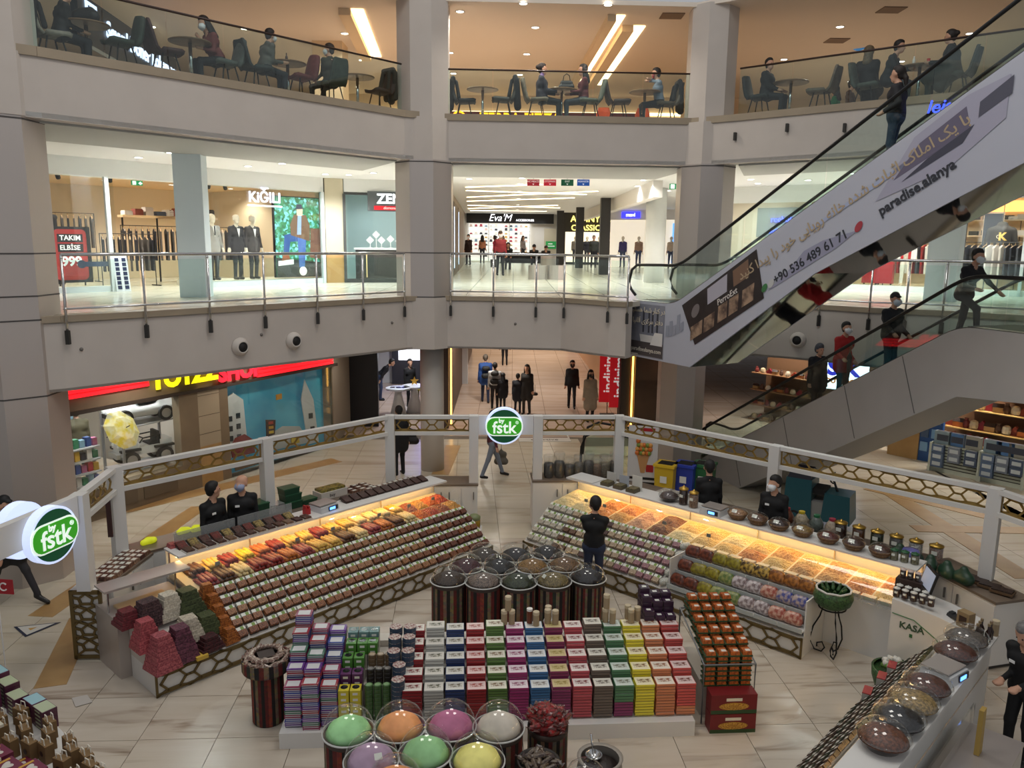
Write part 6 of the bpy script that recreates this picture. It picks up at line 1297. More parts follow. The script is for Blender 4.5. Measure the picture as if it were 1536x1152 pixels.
# ================================================================== KIOSK
class Fr:
    def __init__(s,o,deg):s.o=Vector((o[0],o[1],0));s.a=math.radians(deg);s.t=Vector((math.cos(s.a),math.sin(s.a),0));s.n=Vector((-math.sin(s.a),math.cos(s.a),0))
    def __call__(s,t,n,h):p=s.o+s.t*t+s.n*n;return Vector((p.x,p.y,L0+h))
FL,FR,FC=Fr((-4.63,9.58),47.4),Fr((1.98,12.56),-43.0),Fr((-2.7,8.5),4.0)
kw_=M((216,214,210),.45);kw_in=M((196,190,180),.5);wood_top=M((120,106,92),.4,noise=(2.5,(110,96,84),.3))
POST={'a':(-6.02,10.6),'b':(-6.2,11.95),'c':(-4.43,13.88),'d':(-2.5,15.9),'e':(-.78,15.98),'f':(.55,16.05),'g':(2.25,16.14),'h':(4.74,13.77),'i':(7.22,11.35),'j':(7.55,10.35)}
kang=math.radians(3)
plabel={'a':'white kiosk post over the lattice pillar at the kiosk corner','b':'white kiosk post behind the packet counter near the toy shop cars','c':'white kiosk post behind the two salesmen','d':'white kiosk post before the black panel','e':'white kiosk post between lit entrance sign and sweets counter','f':'white kiosk post between lit entrance sign and nut counter','g':'white kiosk post beside the snack poster','h':'white kiosk post above the masked salesman','i':'white kiosk post beside the water dispenser corner','j':'white kiosk post at the gift shop end'}
KH=2.47
KIOSK=thing('kiosk_frame','white post and beam frame with golden lattice round the sweets kiosk','kiosk frame',(0,14,L0));KO=Vector((0,14,L0))
for k,(x,y) in POST.items():
    base={'a':1.06,'c':1.06,'h':1.06,'e':1.05,'f':1.12,'g':1.12,'i':1.05}.get(k,0.0)
    Bm(kw_).box((x,y-14,base),(.19,.19,KH-base),heading(POST['b'],POST['c']) if k in 'bc' else (heading(POST['g'],POST['h']) if k in 'hi' else kang)).obj('post',KIOSK)
def lattice(b,a,c,z0,z1,th=.02,bar=.026,cell=None,n=None):
    """golden cut-out panel between xy points a and c: row of long hexagons tied to the frame"""
    a,c=Vector((a[0],a[1],0)),Vector((c[0],c[1],0));d=c-a;L=d.length;d=d/L;nn=Vector((-d.y,d.x,0))*th;H=z1-z0
    cell=cell or H*1.55;n=n or max(1,round(L/cell));w_=L/n
    def barseg(p,q):
        p,q=Vector(p),Vector(q);u=(q-p).normalized();v=Vector((-u.y,u.x))*bar/2;p,q=p-u*bar*.4,q+u*bar*.4
        pts=[p+v,p-v,q-v,q+v];P3=[a+d*x.x+Vector((0,0,z0+x.y)) for x in pts];b.extrude(P3,nn)
    for i in range(n):
        x=i*w_
        hexa=[(x+.12*w_,H/2),(x+.32*w_,H*.86),(x+.68*w_,H*.86),(x+.88*w_,H/2),(x+.68*w_,H*.14),(x+.32*w_,H*.14)]
        for p,q in zip(hexa,hexa[1:]+hexa[:1]):barseg(p,q)
        for p,q in (((x,H),hexa[1]),((x,0),hexa[5]),(hexa[2],(x+w_,H)),(hexa[4],(x+w_,0))):barseg(p,q)
        barseg(hexa[0],(x,H/2)) if i else None;barseg(hexa[3],(x+w_,H/2)) if i < n-1 else None
    barseg((0,0),(0,H));barseg((L,0),(L,H));barseg((0,bar/2),(L,bar/2));barseg((0,H-bar/2),(L,H-bar/2))
    return b
def beam(p,q,lat=True):
    a,c=POST[p] if isinstance(p,str) else p,POST[q] if isinstance(q,str) else q
    d=unit(a,c);a=(a[0]+d.x*.1,a[1]+d.y*.1-14);c=(c[0]-d.x*.1,c[1]-d.y*.1-14);n=Vector((-d.y,d.x))*.06
    def seg(z0,z1,nm):Bm(kw_).wallseg((a[0]-n.x,a[1]-n.y),(c[0]-n.x,c[1]-n.y),z0,z1,.12).obj(nm,KIOSK)
    seg(KH-.07,KH,'top_beam')
    if lat:seg(KH-.41,KH-.34,'lower_beam');lattice(Bm(GOLD),a,c,KH-.34,KH-.07,bar=.028).obj('lattice_panel',KIOSK)
    else:seg(KH-.4,KH-.07,'plain_beam')
for p,q,l_ in (('a','b',True),('b','c',True),('c','d',True),('d','e',True),('e','f',False),('f','g',True),('g','h',True),('h','i',True),('i','j',True)):beam(p,q,l_)
beam((-6.5,8.3),'a',False)
# lit round signs
lg=M((58,166,36),emit=.28);dg_=M((10,82,50),emit=.15);wl2=M((206,220,255),emit=.55);wl3=M((236,248,240),emit=.45)
def fstk_sign(loc,rz,lab):
    t=thing('lit_sign',lab,'sign',loc,rz)
    def disc(r,y0,dep,mt,nm,n=40):
        me=Bm(mt).lathe([(r,0),(r,dep)],n=n).mesh(nm);me.transform(Matrix.Rotation(PI/2,4,'X'));return put(nm,me,t,(0,y0,0))
    disc(.38,.0,.14,wl2,'white_rim');disc(.345,-.142,.008,dg_,'green_disc')
    Bm(wl3).extrude([(x,-.152,z) for x,z in rrect(.76,.40,.17)],(0,-.006,0)).obj('band_edge',t);Bm(lg).extrude([(x,-.16,z) for x,z in rrect(.71,.355,.155)],(0,-.006,0)).obj('green_band',t)
    lettering('letters','fstk',.35,wl3,(0,-.172,-.03),0,t,depth=.004,bold=.005,sx=.95);lettering('letters','by',.12,wl3,(-.06,-.172,.12),0,t,depth=.004,bold=.004);lettering('letters','®',.09,wl3,(.26,-.172,.08),0,t,depth=.004)
    return t
p=onv(756,636,POST['e'],POST['f']);fstk_sign((p.x,p.y-.07,p.z),kang,'round lit green by fstk sign above the kiosk back entrance')
p=onv(62,800,(-6.5,8.3),POST['a']);hs=heading((-6.5,8.3),POST['a']);fstk_sign((p.x+.07*math.sin(hs),p.y-.07*math.cos(hs),p.z),hs-.06,'round lit green by fstk sign on the beam by the lattice pillar')
t=fstk_sign((p.x-.28,p.y+.1,p.z),hs+PI,'second round lit sign facing away on the beam by the lattice pillar')
# ------------------------------------------------------------------ cabinets
hnd=Bm(M((120,116,112),.3,.7)).box((0,-.02,0),(.018,.025,.16)).mesh('handle')
def cabinet(lab,F,t0,t1,n0,n1,h,doors=2,face=-1,top=wood_top,z0=0.0,mt=kw_):
    """box counter in frame F; doors on the n0 side (face -1) or n1 side (+1)"""
    c=F((t0+t1)/2,(n0+n1)/2,z0);T=thing('cabinet',lab,'cabinet',c,F.a);W,D=t1-t0,n1-n0
    Bm(mt).box((0,0,.06),(W,D,h-.1)).mat(M((60,56,52),.6)).box((0,0,0),(W-.06,D-.08,.06)).obj('body',T);Bm(top).box((0,0,h-.04),(W+.03,D+.04,.04)).obj('worktop',T)
    for i in range(doors):
        w_=W/doors;o=Bm(mt).box((0,0,0),(w_-.012,.018,h-.16)).obj('door',T,loc=(-W/2+w_*(i+.5),face*(D/2+.009),.09));q=put('handle',hnd,o,((.5-(i % 2))*1.6*(w_/2-.06),face*.02+(.04 if face > 0 else 0),(h-.16)*.72))
    return T
FK=Fr((0,16.0),3.0)
cabinet('white cabinet with wooden top at the far end of the sweets counter',FK,-1.7,-.7,-.15,.42,1.05,3)
cabinet('white cabinet carrying clear spice bags at the back entrance',FK,.45,2.3,-.15,.42,1.12,3)
cabinet('long white back counter behind the two salesmen',FL,.85,5.6,2.5,3.0,1.06,8)
cabinet('long white back counter behind the nut display',FR,-2.0,3.9,2.55,3.05,1.06,9)
FG=Fr((-6.02,10.68),86)
cabinet('white side cabinet with sweets packets behind the lattice pillar',FG,.16,1.3,-.22,.22,1.05,2,face=-1)
t=thing('lattice_pillar','white pillar with golden honeycomb lattice at the kiosk corner','pillar',(-6.02,10.56,L0),kang);Bm(kw_).box((0,.1,0),(.44,.2,1.06)).obj('core',t)
b=Bm(GOLDD)
for sx in (-.2,.2):b.box((sx,-.015,.02),(.05,.03,1.04))
b.box((0,-.015,.02),(.44,.03,.05)).box((0,-.015,1.0),(.44,.03,.06))
def zb_(p,q):
    p,q=Vector(p),Vector(q);u=(q-p).normalized();v=Vector((-u.y,u.x))*.016;b.extrude([(x.x,.0,x.y) for x in (p+v,p-v,q-v,q+v)],(0,-.03,0))
for i in range(4):
    z=.07+.235*i;pts=[(-.18,z),(-.07,z+.07),(.07,z+.07),(.18,z),(.09,z+.155),(-.09,z+.155)]
    for a_,c_ in (((-.18,z),(-.07,z+.08)),((.18,z),(.07,z+.08)),((-.07,z+.08),(.07,z+.08)),((-.07,z+.08),(-.1,z+.16)),((.07,z+.08),(.1,z+.16)),((-.1,z+.16),(0,z+.235)),((.1,z+.16),(0,z+.235)),((-.1,z+.16),(-.18,z+.18)),((.1,z+.16),(.18,z+.18)),((0,z+.235),(-.18,z+.3)),((0,z+.235),(.18,z+.3))):
        if max(a_[1],c_[1]) < 1.03:zb_(a_,c_)
b.obj('lattice_panel',t)
cabinet('white corner cabinet with trays on top behind the cash desk',Fr((6.6,12.0),-75),.0,1.5,-.1,.5,1.05,2,face=-1)

# ------------------------------------------------------------------ sloping sales counters
led=M((255,216,150),emit=13.0)
GLC=glass_mat('case_glass',(.97,.98,.97),.12)
def counter(lab,F,t0,t1,s0,rack_t=None,board_t=None,depth=.78,low=.33,top=.93,kd=1.0):
    """front plinth with lattice, sloping rack, lit glass case, white shelf"""
    T=thing('sales_counter',lab,'counter',F(t0,s0,0),F.a);W=t1-t0;r0,r1=[v-t0 for v in (rack_t or (t0,t1))]
    Bm(kw_).box(((r0+r1)/2,depth*.5,0),(r1-r0,depth,low)).obj('plinth',T)
    lattice(Bm(GOLDD),(r0,-.022),(r1,-.022),.02,low-.01,th=.02,bar=.03,cell=.46).obj('lattice_panel',T)
    Bm(M((196,190,182),.5)).extrude([(r0,.02,low),(r0,depth,top-.03),(r0,depth,low)],((board_t-t0 if board_t else r1)-r0,0,0)).obj('rack_board',T)
    Bm(kw_).box((W/2,depth+.48*kd,0),(W,.94*kd,.86)).obj('body',T)
    Bm(M((214,196,160),.5)).extrude([(0,depth,.86),(0,depth,.9),(0,depth+.85*kd,1.0),(0,depth+.85*kd,.86)][::-1],(W,0,0)).obj('tray_bed',T)
    Bm(kw_).box((W/2,depth+.72*kd,1.3),(W,.5 if kd == 1 else .42,.03)).obj('top_shelf',T)
    Bm(kw_).box((W/2,depth+.93*kd,.9),(W,.03,.4)).obj('case_back',T)
    Bm(led).box((W/2,depth+.62*kd,1.272),(W-.05,.04,.02)).obj('light_strip',T)
    n=max(2,round(W/1.3))
    for i in range(n+1):
        x=min(max(W*i/n,.02),W-.02);Bm(CHROME).tube([(x,depth+.85*kd,.95),(x,depth+.85*kd,1.3)],.016,6).obj('support_post',T)
    for i in range(n):
        x0,x1=W*i/n+.01,W*(i+1)/n-.01;prof=[(depth+.0,.96),(depth+.1*kd,1.1),(depth+.27*kd,1.22),(depth+.48*kd,1.295)]
        vs=[(x,y,z) for y,z in prof for x in (x0,x1)];Bm(GLC).add(vs,[(2*k,2*k+1,2*k+3,2*k+2) for k in range(3)]).obj('glass_panel',T,smooth=True)
    for x in (0,W):Bm(kw_).box((x+(.01 if x == 0 else -.01),depth+.48*kd,0),(.02,.94*kd,.9)).obj('end_panel',T)
    return T
CL=counter('long sweets counter with lit case of candy rolls before the salesmen',FL,.95,6.35,.02,rack_t=(0.0,6.35))
CR=counter('long nut counter with lit glass case of heaped nuts',FR,-2.6,4.0,.27,rack_t=(-2.6,2.9),board_t=.56)
# staff
def at_f(F,t,n,h=0.0):return F(t,n,h)
sm=dict(top=(14,14,17),bottom=(18,18,22),badge=True,res=.016)
p=at(315,800,L0+.6);
def staff(lab,px,py,hgt,rz,headz=None,**k):
    """head top pixel + body height -> place on the floor"""
    q=at(px,py,L0+hgt);d=dict(sm);d.update(k);return person(lab,(q.x,q.y,L0),rz,height=hgt,**d)

for F,a_,b_,nc,lab in ((FL,1.0,5.6,2.13,'low wooden staff platform behind the sweets counter'),(FR,-1.9,3.8,2.28,'low wooden staff platform behind the nut counter')):
    c=F((a_+b_)/2,nc,0);tag(Bm(M((104,92,80),.6)).box((0,0,0),(b_-a_,.66 if nc < 2.2 else .5,.25)).obj('staff_platform',loc=c,rz=F.a),lab,'platform')
def clerk(lab,F,t,n,rz,**k):
    d=dict(sm);d.update(k);return person(lab,F(t,n,.25),rz,height=1.78,**d)
clerk('dark-haired salesman in black sweater looking at his colleague',FL,1.97,2.2,PI+FL.a+.2,head=(75,0),hair=('short',(22,18,16)))
clerk('bald salesman in black sweater with mask under his chin',FL,2.5,2.2,PI+FL.a-.5,head=(-30,0),hair=None,mask=(150,160,190))
staff('shopper in black sweater and jeans with folded arms before the nut counter',893,749,1.78,FR.a+.55,badge=False,bottom=(46,56,82),hair=('short',(26,22,20)),mask=(210,214,218),hands=((-.02,.24,1.16),(.04,.26,1.12)),head=(20,0))
clerk('salesman in black seen from behind near the bins',FR,.16,2.3,FR.a+.7,badge=False,hair=('short',(24,20,20)))
clerk('masked salesman in black behind the domed baskets',FR,1.44,2.28,PI+FR.a+.15,mask=(232,236,240),head=(-40,8),hair=('short',(20,16,16)))
person('grey-haired salesman in black behind the oval domed bowls looking down',at(1524,1142,L0),height=1.76,rz=PI/2+.4,mask=None,hair=('short',(130,128,126)),hands=((-.1,.3,1.05),(.1,.3,1.05)),lean=8,head=(0,25),**sm)
# ================================================================== GOODS ON THE KIOSK
tiltm=lambda o,tl,a:setattr(o,'rotation_euler',(tl,0,a))
lab_w=M((222,224,214),.4);lab_g=M((120,150,70),.5)
def rough_mat(c1,c2,sc=28,bump=.6,rough=.45):return M(c1,rough,noise=(sc,c2,.6),bump=bump)
# ---- sweets packs on the long rack
pk_cols=[((140,84,50),(82,44,26)),((160,104,66),(100,60,36)),((116,62,42),(70,36,26)),((168,120,80),(110,70,44))]
pk_me=[]
for c1,c2 in pk_cols:
    b=Bm(rough_mat(c1,c2,40)).box((0,-.02,0),(.138,.1,.05),top=(.94,.9));b.mat(M((46,36,30),.5)).box((0,.0,-.004),(.146,.158,.006));pk_me.append(b.mesh('tray'))
pk_label=Bm(lab_w).box((0,.05,.0),(.136,.056,.046)).mat(lab_g).box((.02,.05,.046),(.05,.05,.002)).mesh('paper_label')
pk_film=Bm(FILM).box((0,-.02,.0),(.142,.106,.056),top=(.94,.9)).mesh('film_cover')
TL=math.atan2(.57,.76)
def packs(F,s0,t0,t1,rows,n,meshes,label,group,film=False,lmesh=pk_label,nm='sweets_pack',cat='sweets pack',depth=.76,low=.335,top=.905,colf=None):
    TL=math.atan2(top-low,depth)
    for r in range(rows):
        f=(r+.5)/rows
        for i in range(n):
            p=F(t0+(t1-t0)*(i+.5)/n,s0+.02+depth*f-.012*math.sin(TL),low+(top-low)*f+.018)
            k=(colf(r,i) if colf else (r*7+i*3+(i // 5)) % len(meshes))
            lb=label[k] if isinstance(label,list) else label
            T=thing(nm,lb,cat,p,F.a,group if not isinstance(label,list) else group+', kind %s' % 'abcdefgh'[k]);tiltm(T,TL,F.a+rnd.uniform(-.13,.13));T.location += F.t*rnd.uniform(-.008,.008)+F.n*rnd.uniform(-.008,.008)
            put('tray',meshes[k],T);put('paper_label',lmesh,T)
            if film:put('film_cover',pk_film,T)
sw_l=['pack of mid-brown sweets with white label on the long rack before the two salesmen','pack of tan sweets with white label on the long rack before the two salesmen','pack of dark brown sweets with white label on the long rack before the two salesmen','pack of light caramel sweets with white label on the long rack before the two salesmen']
packs(FL,.02,1.2,6.3,5,31,pk_me,sw_l,'sweets packs on the long rack',colf=lambda r,i:(0 if (i // 4+r) % 3 == 0 else (1 if i < 16 and r != 2 else (2 if i > 22 else 3))))
# ---- pyramids of lokum at the near end of the left counter
def pyramid(lab,t,n,h,base,colr,c2,steps,nz=None):
    p=FL(t,n,h);T=thing('lokum_pyramid',lab,'sweets pile',p,FL.a+rnd.uniform(-.1,.1));m_=rough_mat(colr,c2,45,.8,.6);k_=1.12 if 'orange' in lab else 1.42;base=(base[0]*k_,base[1]*k_,base[2]*k_*.95);sh_=base[2]/steps
    for k in range(steps):
        f=1-.55*k/steps;Bm(m_).box((rnd.uniform(-.006,.006),rnd.uniform(-.006,.006),k*sh_),(base[0]*f,base[1]*f,sh_*.92),top=(.96,.96)).obj('lokum_slab',T)
pyramid('tall pink lokum pyramid at the corner of the sweets counter',.14,.12,.335,(.26,.26,.36),(176,92,96),(130,56,66),8)
pyramid('pink lokum pyramid behind the corner one',.07,.42,.55,(.24,.24,.3),(182,88,92),(134,54,62),7)
pyramid('purple lokum pyramid beside the pink ones',.42,.16,.36,(.26,.28,.34),(112,60,78),(66,30,44),7)
pyramid('dark purple seeded lokum pile at the back of the rack',.22,.66,.75,(.3,.24,.26),(92,66,68),(40,24,28),5)
pyramid('deep red lokum pile beside the steel worktop',-.02,.75,.8,(.22,.24,.16),(116,42,48),(84,28,34),4)
pyramid('white lokum pile, lower of two',.62,.34,.5,(.26,.26,.24),(206,196,178),(170,160,142),6)
pyramid('white lokum pile, upper of two',.5,.66,.76,(.26,.24,.26),(212,204,186),(176,166,148),6)
pyramid('green lokum pile, lower of two',.88,.36,.5,(.26,.26,.2),(84,92,56),(52,60,34),5)
pyramid('green lokum pile, upper of two',.76,.66,.76,(.28,.26,.24),(74,84,50),(46,54,32),5)
pyramid('dark cherry-coloured lokum pile low on the rack',.78,.1,.38,(.24,.2,.14),(78,30,34),(40,16,20),4)
for k in range(5):
    pyramid(['lowest','second lowest','middle','second highest','highest'][k]+' orange lokum pile in the slanting row',1.09,.1+.155*k,.36+.118*k,(.2,.18,.2),(176,104,40),(120,62,22),4)
t=tag(Bm(M((206,170,70),.4)).box((0,0,0),(.16,.34,.05)).obj('sweets_tray',loc=FL(.6,.08,.35),rz=FL.a),'yellow lokum tray at the foot of the rack','tray')
# steel worktop with sneeze shelf
T=thing('steel_worktop','steel worktop with raised shelf and cutting board beside the sweets counter','worktop',FL(.38,1.2,0),FL.a)
Bm(STEEL).box((0,0,0),(1.05,.78,.86)).obj('body',T);Bm(STEEL).box((0,-.05,1.22),(1.2,.36,.03)).obj('raised_shelf',T)
for sx in (-.5,.45):Bm(CHROME).tube([(sx,-.05,.86),(sx,-.05,1.22)],.016,6).obj('shelf_leg',T)
tag(Bm(M((206,176,130),.5)).box((0,0,0),(.7,.4,.03)).obj('cutting_board',loc=FL(.35,1.1,.865),rz=FL.a+.05),'pale wooden cutting board on the steel worktop','cutting board')
# ---- candy rolls in the lit case
roll_c={'yellow':((226,190,96),(200,150,60)),'pale':((232,212,160),(210,180,120)),'red':((160,44,34),(110,24,22)),'brown':((112,68,36),(70,40,24)),'bright yellow':((232,204,40),(206,170,30)),'orange':((206,120,44),(160,80,30)),'rose':((170,70,70),(120,44,50))}
roll_me={k:Bm(rough_mat(a,b_,30,.5)).tube([(0,-.17,0),(0,-.1,.002),(0,.1,.002),(0,.17,0)],[.027,.0325,.0325,.027],8).mesh('roll',True) for k,(a,b_) in roll_c.items()}
front=['rose','brown','pale','red','red','orange','rose','yellow','yellow','brown','pale','rose','orange','brown','pale','rose','yellow','red']
back=['brown','yellow','red','bright yellow','orange','red','yellow','yellow','red','yellow','yellow','pale','pale','pale','yellow','orange','pale','pale']
for gi in range(15):
    for row,lst in ((0,front),(1,back)):
        c_=lst[gi];t0=1.12+.275*gi;n0=.98+.38*row;hh=.945+.045*row
        for k in range(7):
            lay,j=(0,k) if k < 4 else (1,k-4)
            p=FL(t0+(j+.5*lay)*.066,n0,hh+.004+lay*.057)
            o=tag(put('candy_roll',roll_me[c_],None,p,FL.a+rnd.uniform(-.1,.1)),c_+' candy roll stacked in the lit sweets case','candy roll',c_+' candy rolls');
def heap_mesh(nm,rx,ry,hgt,mt,n=12,jag=.012,seed=1):
    r=random.Random(seed);vs,fs=[],[]
    for i in range(n+1):
        for j in range(n+1):
            u,v=i/n*2-1,j/n*2-1;e=max(0,1-max(abs(u),abs(v)) ** 2.5);e2=max(0,(1-u*u)*(1-v*v));z=hgt*(.35*e+.65*e2)+(r.uniform(-jag,jag) if 0 < i < n and 0 < j < n else 0);vs.append((u*rx,v*ry,max(0,z)))
    for i in range(n):
        for j in range(n):a=i*(n+1)+j;fs.append((a,a+n+1,a+n+2,a+1))
    return Bm(mt).add(vs,fs).mesh(nm)
nutc=[((232,200,130),(196,150,80),'golden'),((214,168,104),(166,112,60),'tan'),((228,214,170),(196,174,120),'pale'),((220,150,80),(176,100,50),'orange'),((130,80,52),(80,48,32),'dark brown'),((222,176,140),(180,124,92),'pinkish')]
nut_me=[heap_mesh('nut_heap',.205,.19,.09,rough_mat(a,b_,55,1.0),seed=i) for i,(a,b_,_) in enumerate(nutc)]
dry_me=[heap_mesh('fruit_heap',.13,.18,.08,rough_mat(a,b_,40,1.0),seed=9+i) for i,(a,b_) in enumerate([((206,110,36),(160,60,24)),((186,70,36),(120,40,24)),((170,90,50),(110,50,30)),((206,150,60),(150,100,40))])]
for i in range(4):
    for row in range(2):
        o=tag(put('fruit_heap',dry_me[(i+row*2) % 4],None,FL(5.42+.26*i,.98+.38*row,.925+.045*row),FL.a),['orange','red-brown','brown','golden'][(i+row*2) % 4]+' dried fruit heap at the far end of the sweets case','dried fruit','dried fruit heaps');o.rotation_euler=(.117,0,FL.a)
tagm=Bm(M((120,124,116),.4)).box((0,0,0),(.075,.012,.06)).mat(CHROME).tube([(0,0,-.08),(0,0,.0)],.004,4).mesh('price_tag')
def ptag(F,t,n,h,lab,grp):tag(put('price_tag',tagm,None,F(t,n,h),F.a),lab,'price tag',grp)
for t_ in (1.5,2.9,3.6,4.6,5.3,5.9):ptag(FL,t_,1.18,1.06,'small grey price tag sticking out of the candy rolls','price tags in the sweets case')
# ---- top shelf of the left counter
sample_me=[Bm(M((206,200,190),.4)).box((0,0,0),(.15,.2,.02)).mat(rough_mat(a,b_,40,.8)).box((0,0,.02),(.13,.18,.03),top=(.9,.9)).mesh('sample_tray') for a,b_ in (((92,60,44),(50,30,24)),((130,100,74),(84,60,44)),((74,44,36),(40,24,20)))]
for i in range(13):
    o=tag(put('sample_tray',sample_me[i % 3],None,FL(1.15+.17*i,1.37,1.33),FL.a),['dark','tan','blackish'][i % 3]+' chocolate sample tray along the front edge of the sweets shelf','tray','sample trays on the sweets shelf, tone %s' % 'abc'[i % 3]);
plate_me=[Bm(M((40,34,30),.4)).box((0,0,0),(.16,.2,.02)).mat(rough_mat(a,b_,30,.8)).box((0,0,.02),(.14,.17,.02)).mesh('sample_plate') for a,b_ in (((110,40,30),(70,26,22)),((150,130,70),(90,70,40)),((84,50,40),(50,30,26)))]
for i in range(11):
    o=tag(put('sample_plate',plate_me[i % 3],None,FL(1.15+.185*i,1.6,1.345),FL.a),['red','yellowish','brown'][i % 3]+' sliced sweets plate tilted on the sweets shelf','plate','sample plates on the sweets shelf, tone %s' % 'abc'[i % 3]);tiltm(o,.35,FL.a)
for i in range(2):tag(Bm(glass_mat('frosted',(.9,.9,.9),.2,.3,diff=.25)).box((0,0,0),(1.0,.012,.2)).obj('guard_panel',loc=FL(1.6+1.05*i,1.73,1.33),rz=FL.a),'upright frosted guard panel behind the sample plates','guard panel','guard panels on the sweets shelf')
tag(Bm(rough_mat((176,96,92),(140,60,60))).box((0,0,0),(.2,.16,.06),top=(.85,.85)).obj('sweets_box',loc=FL(.98+.12,1.72,1.33),rz=FL.a),'small pink sweets box at the end of the sweets shelf','box')
choc_me=Bm(M((60,50,44),.4)).box((0,0,0),(.16,.22,.03)).mat(rough_mat((72,40,34),(40,22,20),40,.8)).box((0,0,.03),(.14,.19,.025)).mesh('choc');
for i in range(11):
    o=tag(put('chocolate_tray',choc_me,None,FL(4.2+.18*i,1.62,1.34),FL.a),'dark chocolate tray leaning on the far half of the sweets shelf','tray','chocolate trays');tiltm(o,.3,FL.a)
def scale(lab,p,rz):
    T=thing('weighing_scale',lab,'scale',p,rz);Bm(M((196,198,200),.4)).box((0,0,0),(.4,.36,.1),top=(.92,.9)).obj('body',T);Bm(STEEL).box((0,.02,.115),(.38,.3,.015)).obj('weighing_plate',T);Bm(M((120,122,124),.4)).box((0,.02,.1),(.1,.1,.02)).obj('plate_support',T)
    Bm(M((40,44,52),.4)).box((.06,-.178,.015),(.2,.012,.075)).obj('control_panel',T);Bm(M((90,150,255),emit=2.2)).box((.04,-.186,.03),(.12,.006,.045)).obj('display',T);return T
scale('grey weighing scale with lit display on the sweets shelf',FL(3.68,1.55,1.33),FL.a+.1)
tag(Bm(M((170,30,32),.5)).box((0,0,0),(.1,.1,.1)).box((-.03,0,.1),(.03,.08,.06)).box((.03,0,.1),(.03,.08,.04)).obj('card_holder',loc=FL(3.33,1.55,1.33),rz=FL.a),'red card holder beside the scale on the sweets shelf','card holder')
# back counter behind the salesmen
gm=M((30,70,48),.5)
for i,(t_,h_,d_) in enumerate(((3.05,0,(.34,.3,.24)),(3.75,0,(.34,.26,.12)),(3.75,.12,(.32,.24,.12)),(3.72,.24,(.3,.24,.1)),(4.1,0,(.3,.22,.08)))):
    b=Bm(gm).box((0,0,0),d_,top=(1.06,1.06)).mat(M((40,88,60),.4)).box((0,0,d_[2]),(d_[0]*1.1,d_[1]*1.1,.02));tag(b.obj('green_crate',loc=FL(t_,2.75,1.065+h_+(.02*(1 if h_ else 0))*(h_/.12)),rz=FL.a),['dark green box behind the bald salesman','bottom dark green crate of the stack behind the post','middle dark green crate of the stack behind the post','top dark green crate of the stack behind the post','flat dark green crate beside the stack'][i],'crate')
T=thing('display_carton','white carton of yellow bars on the back counter','carton',FL(4.65,2.78,1.065),FL.a);Bm(M((206,200,190),.5)).box((0,0,0),(.6,.3,.14)).obj('carton',T);Bm(rough_mat((150,136,60),(90,80,40),20)).box((0,0,.14),(.54,.24,.05)).obj('bars',T);lettering('letters','buy',.09,M((60,60,60),.5),(-.05,-.152,.07),0,T,depth=.002)
tag(Bm(glass_mat('frosted',(.9,.9,.9),.2,.3,diff=.25)).box((0,0,0),(.26,.2,.16)).obj('plastic_tub',loc=FL(3.42,2.72,1.065),rz=FL.a),'translucent plastic tub beside the green crates','tub')
pk_s=[Bm(rough_mat(a,b_,30,.7)).box((0,0,0),(.17,.12,.05),top=(.85,.8)).mat(lab_w).box((0,0,.05),(.08,.06,.003)).mesh('packet') for a,b_ in (((130,96,76),(80,50,40)),((160,130,110),(100,76,60)),((96,60,50),(60,36,30)))]
def packets(F,t0,t1,n0,n1,h,nt_,nn,label,group,nm='sweets_packet',meshes=pk_s):
    for i in range(nt_):
        for j in range(nn):
            tag(put(nm,meshes[(i+j*2) % len(meshes)],None,F(t0+(t1-t0)*(i+.5)/nt_,n0+(n1-n0)*(j+.5)/nn,h),F.a+rnd.uniform(-.15,.15)),label,'packet',group)
packets(FL,5.0,5.6,2.55,2.95,1.065,3,3,'brown sweets packet at the far end of the back counter','packets at the far end of the back counter behind the salesmen')
T=thing('packet_rack','slanting rack of sweets packets along the far back counter','rack',FL(5.75,2.2,0),FL.a);Bm(kw_).box((0,0,0),(1.3,.34,1.15)).obj('body',T)
packets(FL,5.15,6.35,2.05,2.35,1.152,9,3,'small brown packet on the slanting far rack','packets on the far rack')
packets(FG,.2,1.3,-.2,.2,1.055,7,4,'silver-brown sweets packet on the cabinet behind the lattice pillar','packets on the cabinet behind the lattice pillar')
for i,(t_,n_) in enumerate(((1.15,2.8),(1.75,2.85),(1.95,2.8))):tag(put('yellow_cloth',nets_mesh('cloth',[((-.09+.02*i,0,.03),(.09,.02,.03),.05,.05,0),((0,.05,.04),(.05,-.05,.05),.05,.04,0)],[M((214,222,40),.6,emit=.25)],.018,.05),None,FL(t_,n_,1.07),FL.a),['large','middle','small'][i]+' crumpled bright yellow cloth on the back counter','cloth')
# ---- right rack packs
rp_cols=[((186,166,140),(140,116,92)),((164,120,124),(116,76,84)),((196,190,176),(150,140,124)),((96,66,60),(56,36,34)),((120,88,66),(76,50,38))]
rp_me=[]
for c1,c2 in rp_cols:rp_me.append(Bm(rough_mat(c1,c2,40)).box((0,-.02,0),(.138,.1,.055),top=(.9,.86)).mat(M((120,116,110),.5)).box((0,.0,-.004),(.146,.158,.006)).mesh('tray'))
rp_l=['pack of beige nuts on the nut counter rack','pack of mauve sweets on the nut counter rack','pack of white sweets on the nut counter rack','pack of dark sweets on the nut counter rack','pack of brown nuts on the nut counter rack']
packs(FR,.27,-2.55,.42,5,19,rp_me,rp_l,'packs on the nut counter rack',nm='nut_pack',cat='nut pack',colf=lambda r,i:(2 if i < 4 or (r == 0 and i == 10) else (4 if 4 <= i < 6 and r < 3 else (3 if 8 <= i < 10 else (1 if i > 12 and (r+i) % 3 else 0)))))
